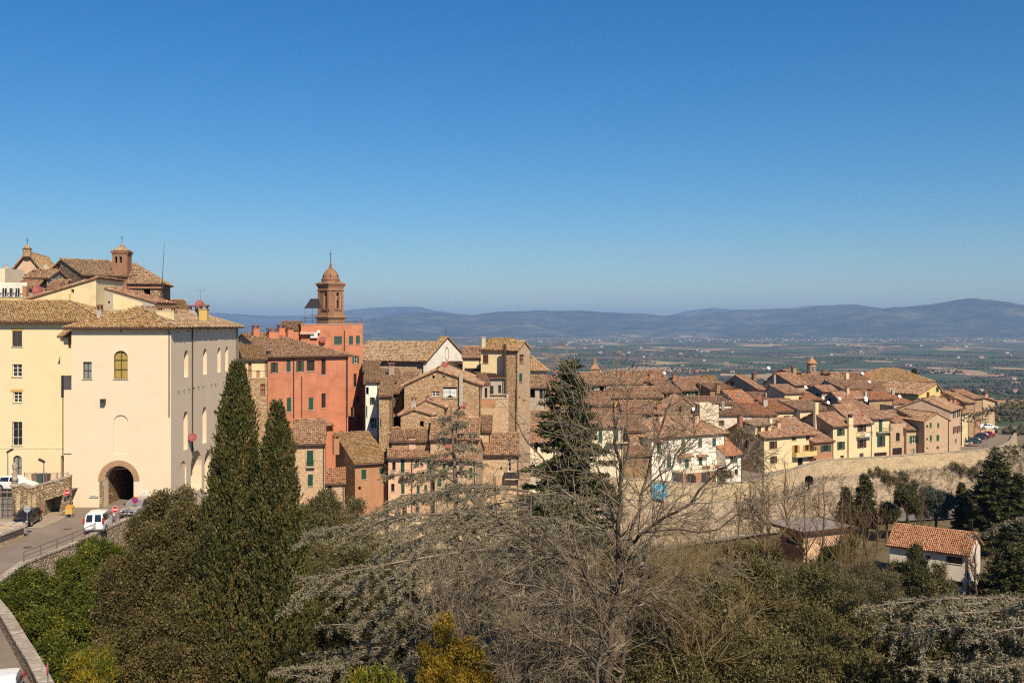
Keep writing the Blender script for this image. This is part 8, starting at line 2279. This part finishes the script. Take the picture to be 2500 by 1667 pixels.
# ================================================================== cars, signs, street things
def paint(name, c, metal=0.0):
    m, nt, b = new_mat(name, 0.28, 0.5)
    f = noise(nt, coords(nt), 3.0, 3)
    nt.links.new(ramp(nt, f, [(0.3, mul(c, 0.92)), (0.7, mul(c, 1.06))]), b.inputs['Base Color'])
    b.inputs['Metallic'].default_value = metal
    b.inputs['Coat Weight'].default_value = 0.4
    return m


for n_, c_, mt_ in (('paint_white', (0.78, 0.77, 0.74), 0), ('paint_black', (0.012, 0.012, 0.014), 0), ('paint_silver', (0.42, 0.40, 0.38), 0.6), ('paint_beige', (0.40, 0.34, 0.24), 0.2), ('paint_teal', (0.03, 0.07, 0.075), 0.2),
                    ('paint_navy', (0.02, 0.03, 0.06), 0.2), ('paint_red', (0.34, 0.02, 0.03), 0.1), ('paint_graphite', (0.05, 0.055, 0.06), 0.4)): paint(n_, c_, mt_)
flat('tyre', (0.018, 0.017, 0.016), 0.9, 0.2)
flat('trim', (0.03, 0.03, 0.03), 0.6, 0.3)
flat('chrome', (0.55, 0.54, 0.52), 0.25, 0.5, 0.8, 0.05)
m, nt, b = new_mat('lamp_clear', 0.1, 0.8); b.inputs['Base Color'].default_value = (0.62, 0.62, 0.60, 1)
m, nt, b = new_mat('lamp_red', 0.2, 0.6); b.inputs['Base Color'].default_value = (0.42, 0.012, 0.015, 1)
m, nt, b = new_mat('car_glass', 0.06, 0.8); b.inputs['Base Color'].default_value = (0.018, 0.022, 0.024, 1)

CARS = {  # length, width, belt, clearance, wheel radius, stations (fraction from the nose, roof line), cabin stations: cowl, roof start, roof end, tail
    'small': (3.57, 1.63, 0.92, 0.22, 0.30, [(0, .50), (.02, .66), (.10, .80), (.24, .94), (.40, 1.38), (.55, 1.48), (.80, 1.40), (.955, .98), (.99, .84), (1, .50)], (3, 4, 6, 7)),
    'van': (4.40, 1.83, 1.08, 0.24, 0.32, [(0, .55), (.015, .74), (.09, .96), (.19, 1.10), (.36, 1.72), (.50, 1.84), (.945, 1.80), (.985, 1.10), (.995, .90), (1, .48)], (3, 4, 6, 7)),
    'suv': (4.20, 1.80, 1.02, 0.30, 0.36, [(0, .60), (.015, .84), (.08, .98), (.27, 1.06), (.41, 1.55), (.55, 1.66), (.88, 1.60), (.97, 1.10), (.99, .95), (1, .55)], (3, 4, 6, 7)),
    'hatch': (4.00, 1.70, 0.93, 0.24, 0.31, [(0, .50), (.02, .68), (.12, .82), (.28, .94), (.43, 1.38), (.56, 1.46), (.82, 1.40), (.965, .98), (.99, .86), (1, .50)], (3, 4, 6, 7)),
    'estate': (4.15, 1.66, 0.88, 0.24, 0.30, [(0, .48), (.015, .70), (.10, .80), (.28, .90), (.42, 1.32), (.55, 1.38), (.80, 1.34), (.96, .94), (.985, .86), (1, .46)], (3, 4, 6, 7))}


def car(name, label, loc, heading, paint_, kind, group=None, pitch=0.0):
    L, W, belt, zb, wr, st, (ci, ri, re, ti) = CARS[kind]
    root = empty(name, loc, R(heading)); root.rotation_euler = (0, R(pitch), R(heading)); tag(root, label, 'car' if kind != 'van' else 'van', group)
    ring = []
    for f, zt in st:
        x = L / 2 - f * L
        w = W / 2 * (1 - 0.16 * abs(2 * f - 1) ** 5)
        zbl = min(belt, zt - 0.07)
        wt = w * (1 - 0.20 * min(1, max(0, (zt - belt) / 0.5))) if zt > belt + 0.1 else w * 0.94
        bz = zb + (0.12 if f < 0.02 or f > 0.98 else 0)
        ring.append([(x, -w * 0.94, bz), (x, -w, bz + 0.16), (x, -w * 0.995, zbl), (x, -wt, zt - 0.045), (x, -wt * 0.82, zt), (x, 0, zt + 0.015), (x, wt * 0.82, zt), (x, wt, zt - 0.045), (x, w * 0.995, zbl), (x, w, bz + 0.16), (x, w * 0.94, bz)])
    mb = MB(); k = 11
    mb.add([p for r in ring for p in r], [(i * k + j, i * k + j + 1, (i + 1) * k + j + 1, (i + 1) * k + j) for i in range(len(st) - 1) for j in range(k - 1)] + [(i * k, (i + 1) * k, (i + 1) * k + k - 1, i * k + k - 1) for i in range(len(st) - 1)] + [tuple(range(k)), tuple((len(st) - 1) * k + j for j in range(k - 1, -1, -1))])
    body = mb.build('body', MAT[paint_], root)
    mod = body.modifiers.new('soft', 'BEVEL'); mod.width = 0.03; mod.segments = 2; mod.limit_method = 'ANGLE'; mod.angle_limit = R(28)
    for p_ in body.data.polygons: p_.use_smooth = True

    def pane(pts, sh=0.90, outw=0.014, nm='window_pane', mat='car_glass'):
        pts = [Vector(p) for p in pts]; c = sum(pts, Vector()) / len(pts)
        n = (pts[1] - pts[0]).cross(pts[2] - pts[0]).normalized()
        if n.dot(c - Vector((0, 0, 0.7))) < 0: n = -n
        mb = MB(); mb.slab([c + (p - c) * sh + n * outw for p in pts], n, outw * 0.8); return mb.build(nm, MAT[mat], root)
    pane([ring[ci][3], ring[ci][7], ring[ri][7], ring[ri][3]], 0.92, nm='windscreen')
    pane([ring[re][3], ring[re][7], ring[ti][7], ring[ti][3]], 0.88, nm='rear_window')
    for a, b2 in ((2, 3), (8, 7)):
        sp = [(ci, ri), (ri, ri + 1), (ri + 1, re), (re, ti)]
        pane([ring[ci][a], ring[ri][a], ring[ri][b2]], 0.74)
        pane([ring[ri][a], ring[ri + 1][a], ring[ri + 1][b2], ring[ri][b2]], 0.84)
        pane([ring[ri + 1][a], ring[re][a], ring[re][b2], ring[ri + 1][b2]], 0.86)
    for fx_ in (0.19, 0.80):
        for sy in (-1, 1):
            x = L / 2 - fx_ * L; y = sy * (W / 2 - 0.10)
            t = MB(); t.tube([(x, y - 0.095, wr), (x, y - 0.08, wr), (x, y + 0.08, wr), (x, y + 0.095, wr)], [wr * 0.93, wr, wr, wr * 0.93], 18)
            w_ = t.build('wheel', MAT['tyre'], root)
            h = MB(); yy = y + sy * 0.098
            h.tube([(x, yy - 0.008, wr), (x, yy + sy * 0.006 + 0.004, wr)], wr * 0.62, 14); h.build('rim', MAT['chrome'], w_)
            g = MB(); g.tube([(x, sy * (W / 2 - 0.03), wr + 0.02), (x, sy * (W / 2 + 0.004), wr + 0.02)], wr * 1.16, 18); g.build('wheel_arch', MAT['trim'], root)
    nose, tail = L / 2, -L / 2
    hz = st[1][1] - 0.10
    for sy in (-1, 1):
        h = MB(); h.lathe([(0.02, 0.09), (0.10, 0.05), (0.12, 0), (0.10, -0.05), (0.02, -0.09)], 10, (nose - 0.10, sy * W * 0.36, hz)); h.build('headlight', MAT['lamp_clear'], root)
        h = MB(); tz_ = st[ti][1] - 0.12 if kind != 'van' else 1.22
        h.box(tail + 0.0, tail + 0.22, min(sy * W * 0.40, sy * W * 0.485), max(sy * W * 0.40, sy * W * 0.485), tz_ - (0.16 if kind != 'van' else 0.28), tz_ + (0.10 if kind != 'van' else 0.22)); h.build('tail_light', MAT['lamp_red'], root)
        x = L / 2 - st[ci][0] * L - 0.35
        h = MB(); h.box(x - 0.08, x + 0.08, min(sy * (W / 2), sy * (W / 2 + 0.18)), max(sy * (W / 2), sy * (W / 2 + 0.18)), belt + 0.02, belt + 0.17); h.build('mirror', MAT[paint_ if kind != 'suv' else 'trim'], root)
        h = MB(); h.box(-0.1, 0.1, sy * W / 2 - 0.01, sy * W / 2 + 0.02, belt - 0.14, belt - 0.11); h.build('door_handle', MAT['trim'], root)
    h = MB(); h.box(nose - 0.02, nose + 0.025, -0.26, 0.26, zb + 0.22, zb + 0.33); h.build('number_plate', MAT['sign_white'], root)
    h = MB(); pz_ = 0.78 if kind == 'van' else 0.62
    h.box(tail - 0.025, tail + 0.02, -0.26, 0.26, pz_, pz_ + 0.11); h.build('number_plate', MAT['sign_white'], root)
    h = MB(); h.box(nose - 0.10, nose + 0.012, -W * 0.30, W * 0.30, hz - 0.16, hz - 0.02); h.build('grille', MAT['trim'], root)
    for x0, x1 in ((nose - 0.3, nose + 0.018), (tail - 0.018, tail + 0.3)):
        h = MB(); h.box(x0, x1, -W * 0.43, W * 0.43, zb + 0.02, zb + 0.17); h.build('bumper', MAT['trim'], root)
    return root


def zroad(y): return float(np.interp(y, [50, 77.5, 84, 92.6, 100.2], [-18.9, -18.7, -18.65, -18.5, -18.3]))


c = at(243, 1290, 90.2); car('white_van', 'white passenger van seen from behind on the street', (c.x, c.y, zroad(c.y)), 99, 'paint_white', 'van')
c = at(336, 1262, 96.3); car('grey_suv', 'silver grey car facing us in front of the gateway', (c.x, c.y, zroad(c.y) + 0.02), -95, 'paint_silver', 'suv')
c = at(66, 1280, 92.4); car('black_car', 'small black city car parked by the stone ramp wall', (c.x, c.y, zroad(c.y) + 0.015), -84, 'paint_black', 'small')
c = at(40, 1195, 98.6); car('terrace_car', 'white car on the upper terrace behind the stone ramp wall', (c.x, c.y, tz), -8, 'paint_white', 'hatch')
c = at(12, 1650, 49.5); car('white_car', 'white car on the lower road at the bottom left corner', (c.x - 0.2, c.y, zroad(50)), -72, 'paint_white', 'hatch')
bpy.context.view_layer.update()
TG = bpy.data.objects['town_ground']


def on_town(px, py):
    ok, loc, nn, ix = TG.ray_cast((0, 0, 0), Vector(((px - CX) / F, 1, (HY - py) / F)).normalized())
    return loc if ok else at(px, py, 225)


for px_, py_, hd_, pt_, kd_, lab in ((2351, 1088, 168, 'paint_beige', 'estate', 'beige estate car, nearest of the cars in the car park'), (2374, 1082, 160, 'paint_teal', 'hatch', 'dark teal hatchback beside the beige estate car'), (2392, 1072, 158, 'paint_graphite', 'suv', 'dark grey off-roader in the middle of the parked row'),
                                     (2408, 1066, 156, 'paint_red', 'hatch', 'red car between the dark off-roader and the black car'), (2414, 1058, 154, 'paint_black', 'suv', 'black car at the far end of the parked row'), (2412, 1048, -8, 'paint_white', 'estate', 'white estate car standing across the end of the car park')):
    p = on_town(px_, py_); car('parked_car', lab, (p.x, p.y, p.z + 0.01), hd_, pt_, kd_, 'cars in the town car park')
p = on_town(2322, 1092)
bk = empty('parked_motorbike', on_town(2403, 1095)); tag(bk, 'small dark bicycle leaning by the car park wall', 'bicycle')
for x_ in (-0.5, 0.5):
    t = MB()
    for i in range(12):
        a0, a1 = 2 * math.pi * i / 12, 2 * math.pi * (i + 1) / 12
        t.tube([(x_ + 0.33 * math.cos(a0), 0, 0.34 + 0.33 * math.sin(a0)), (x_ + 0.33 * math.cos(a1), 0, 0.34 + 0.33 * math.sin(a1))], 0.025, 4, caps=False)
    t.build('wheel', MAT['tyre'], bk)
MB().tube([(-0.5, 0, 0.34), (-0.1, 0, 0.35), (0.35, 0, 0.85), (-0.25, 0, 0.8), (-0.1, 0, 0.35)], 0.025, 5).tube([(0.5, 0, 0.34), (0.35, 0, 0.95)], 0.025, 5).build('frame', MAT['iron'], bk)
MB().box(-0.38, -0.14, -0.06, 0.06, 0.86, 0.92).build('saddle', MAT['trim'], bk); MB().tube([(0.3, -0.25, 1.0), (0.35, 0, 0.97), (0.3, 0.25, 1.0)], 0.02, 4).build('handlebar', MAT['iron'], bk)


# -- road signs
def disc(mb, r, y, n=24, z=0.0):
    mb.tube([(0, y, z), (0, y + 0.008, z)], r, n)
    return mb


def sign(name, label, px, py, d, zbase, kind, rz=0.0, r=0.30):
    c = at(px, py, d)
    root = empty(name, (c.x, c.y, zbase), R(rz)); tag(root, label, 'road sign')
    h = c.z - zbase
    MB().tube([(0, 0.03, -0.3), (0, 0.03, h + r)], 0.03, 8).build('pole', MAT['galvanised'], root)
    if kind == 'back':
        disc(MB(), r, 0.0, z=h).build('plate', MAT['sign_grey'], root); MB().box(-r * 0.8, r * 0.8, -0.015, -0.002, h - 0.02, h + 0.02).build('bracket', MAT['galvanised'], root)
        return root
    disc(MB(), r, -0.01, z=h).build('plate', MAT['sign_white' if kind == 'noentry' else 'sign_red'], root)
    if kind == 'noentry':
        disc(MB(), r * 0.93, -0.022, z=h).build('red_field', MAT['sign_red'], root)
        MB().box(-r * 0.72, r * 0.72, -0.032, -0.024, h - r * 0.16, h + r * 0.16).build('white_bar', MAT['sign_white'], root)
    else:
        disc(MB(), r * 0.76, -0.022, z=h).build('blue_field', MAT['sign_blue'], root)
        for a in (45, -45) if kind == 'nostop' else (45,):
            k = MB(); k.box(-r * 0.86, r * 0.86, -0.034 - 0.003 * (a > 0), -0.024, -r * 0.10, r * 0.10); o = k.build('red_stroke', MAT['sign_red'], root); o.location = (0, 0, h); o.rotation_euler = (0, R(a), 0)
    return root


sign('no_entry_sign', 'round red no entry sign beside the white van', 281, 1243, 92.2, -18.5, 'noentry')
sign('no_stopping_sign', 'round blue and red no stopping sign before the silver car', 329.7, 1221, 94.5, -18.4, 'nostop')
sign('no_entry_sign', 'red no entry sign at the right end of the stone ramp wall', 163, 1202, 95.4, -18.4, 'noentry', 50)
sign('sign_back', 'grey back of a round sign before the small black car', 66, 1242, 87.0, -18.63, 'back')
sign('no_parking_sign', 'no parking sign seen edge on at the bottom left', 115, 1633, 46.0, -22.5, 'nopark', -62)
p = at(170, 1247, 95.3)
gb = empty('yellow_box', (p.x, p.y, zroad(95) + 0.02)); tag(gb, 'yellow grit box on the pavement at the foot of the cream wall', 'grit box')
z0_ = 0.35
MB().box(-0.32, 0.32, -0.25, 0.25, z0_, z0_ + 0.55).build('bin', MAT['ochre'], gb); MB().add([(-0.34, -0.27, z0_ + 0.55), (0.34, -0.27, z0_ + 0.55), (0.34, 0.27, z0_ + 0.55), (-0.34, 0.27, z0_ + 0.55), (-0.34, 0.27, z0_ + 0.8), (0.34, 0.27, z0_ + 0.8)], ((0, 1, 5, 4), (0, 4, 3), (1, 2, 5), (2, 3, 4, 5), (3, 2, 1, 0))).build('lid', MAT['yellow_shutter'], gb)
MB().box(-0.3, -0.22, -0.2, 0.2, 0, z0_).box(0.22, 0.3, -0.2, 0.2, 0, z0_).build('stand', MAT['galvanised'], gb)
mh = MB(); c = at(67, 1333, 83.5); mh.tube([(c.x, c.y, zroad(83.5) + 0.004), (c.x, c.y, zroad(83.5) + 0.012)], 0.34, 18); tag(mh.build('manhole_cover', MAT['iron']), 'round manhole cover in the street below the sign', 'manhole')
mh = MB(); c = at(165, 1289, 90.5); mh.box(c.x - 0.35, c.x + 0.35, c.y - 0.2, c.y + 0.2, zroad(90.5) + 0.003, zroad(90.5) + 0.01); tag(mh.build('drain_grate', MAT['iron']), 'dark drain grate in the street behind the van', 'grate')
# lamps on the terrace
for px_, ytop, lab in ((19, 1100, 'street lamp with angled head at the far left'), (107, 1124, 'street lamp with angled head above the stone ramp wall')):
    t = at(px_, ytop, 100.5); root = empty('street_lamp', (t.x, t.y, tz)); tag(root, lab, 'street lamp', 'lamps on the terrace'); h = t.z - tz
    MB().tube([(0, 0, 0), (0, 0, h - 0.1)], [0.07, 0.05], 8).build('pole', MAT['galvanised'], root)
    sx = 1 if px_ < 50 else -1
    MB().hexa([(-0.05 * sx, -0.12, h - 0.25), (0.55 * sx, -0.12, h + 0.05), (0.55 * sx, 0.12, h + 0.05), (-0.05 * sx, 0.12, h - 0.25), (-0.12 * sx, -0.12, h - 0.08), (0.45 * sx, -0.12, h + 0.24), (0.45 * sx, 0.12, h + 0.24), (-0.12 * sx, 0.12, h - 0.08)]).build('lamp_head', MAT['iron'], root)
t = at(2380, 1265, 176); root = empty('curved_lamp', (t.x, t.y, -36.4)); tag(root, 'tall street lamp with curved arm at the lower road', 'street lamp')
hh = at(2380, 1155, 176).z + 36.4
MB().tube([(0, 0, 0), (0, 0, hh * 0.8), (0.1, 0, hh), (0.6, 0, hh + 0.9), (1.4, 0, hh + 1.2), (2.2, 0, hh + 1.25)], [0.09, 0.07, 0.06, 0.05, 0.045, 0.04], 8).build('pole', MAT['iron'], root)
MB().box(2.1, 2.8, -0.12, 0.12, hh + 1.15, hh + 1.3).build('lamp_head', MAT['iron'], root)
# fence and bins of the terrace
fa = at(60, 1166, 101.8); fb = at(166, 1166, 101.8)
fr_ = empty('terrace_fence', (fa.x, fa.y, tz)); tag(fr_, 'grey bar fence on the terrace in front of the yellow building', 'fence')
ln = fb.x - fa.x
MB().box(0, ln, -0.02, 0.02, 1.15, 1.2).build('rail', MAT['galvanised'], fr_); MB().box(0, ln, -0.02, 0.02, 0.1, 0.14).build('rail', MAT['galvanised'], fr_)
fbm_ = MB().box(-0.01, 0.01, -0.01, 0.01, 0.14, 1.15).mesh('bar', MAT['galvanised'])
for i in range(36): link('bar', fbm_, fr_).location = (ln * (i + 0.5) / 36, 0, 0)
for i in range(5): MB().box(ln * i / 4 - 0.03, ln * i / 4 + 0.03, -0.03, 0.03, 0, 1.3).build('post', MAT['galvanised'], fr_)
for px_, mt_, lab in ((87, 'brick_red', 'brown wheeled bin behind the terrace fence'), (100, 'dark_green', 'green wheeled bin behind the terrace fence'), (114, 'frame_brown', 'dark brown wheeled bin behind the lamp post')):
    c = at(px_, 1180, 102.2); root = empty('wheeled_bin', (c.x, c.y, tz)); tag(root, lab, 'bin')
    MB().hexa([(-0.24, -0.25, 0.05), (0.24, -0.25, 0.05), (0.24, 0.25, 0.05), (-0.24, 0.25, 0.05), (-0.29, -0.33, 1.0), (0.29, -0.33, 1.0), (0.29, 0.33, 1.0), (-0.29, 0.33, 1.0)]).build('bin_body', MAT[mt_], root)
    MB().hexa([(-0.31, -0.36, 1.0), (0.31, -0.36, 1.0), (0.31, 0.36, 1.0), (-0.31, 0.36, 1.0), (-0.28, -0.3, 1.08), (0.28, -0.3, 1.08), (0.28, 0.36, 1.1), (-0.28, 0.36, 1.1)]).build('lid', MAT[mt_], root)
    for sx in (-0.2, 0.2): MB().tube([(sx - 0.03, 0.25, 0.1), (sx + 0.03, 0.25, 0.1)], 0.1, 10).build('wheel', MAT['tyre'], root)

# ------------------------------------------------------------------ the air over the plain
hz = MB(); hz.box(-46000, 46000, -4000, 46000, -262, 640)
m = bpy.data.materials.new('haze'); m.use_nodes = True; MAT['haze'] = m
nt = m.node_tree
nt.nodes.remove(nt.nodes['Principled BSDF'])
vol = nt.nodes.new('ShaderNodeVolumePrincipled')
vol.inputs['Color'].default_value = (0.41, 0.65, 1.0, 1)
vol.inputs['Density'].default_value = HAZE_DENSITY
vol.inputs['Anisotropy'].default_value = 0.0
nt.links.new(vol.outputs[0], nt.nodes['Material Output'].inputs['Volume'])
tag(hz.build('haze', m), 'thin blue haze over the plain and hills', 'haze', kind='stuff')
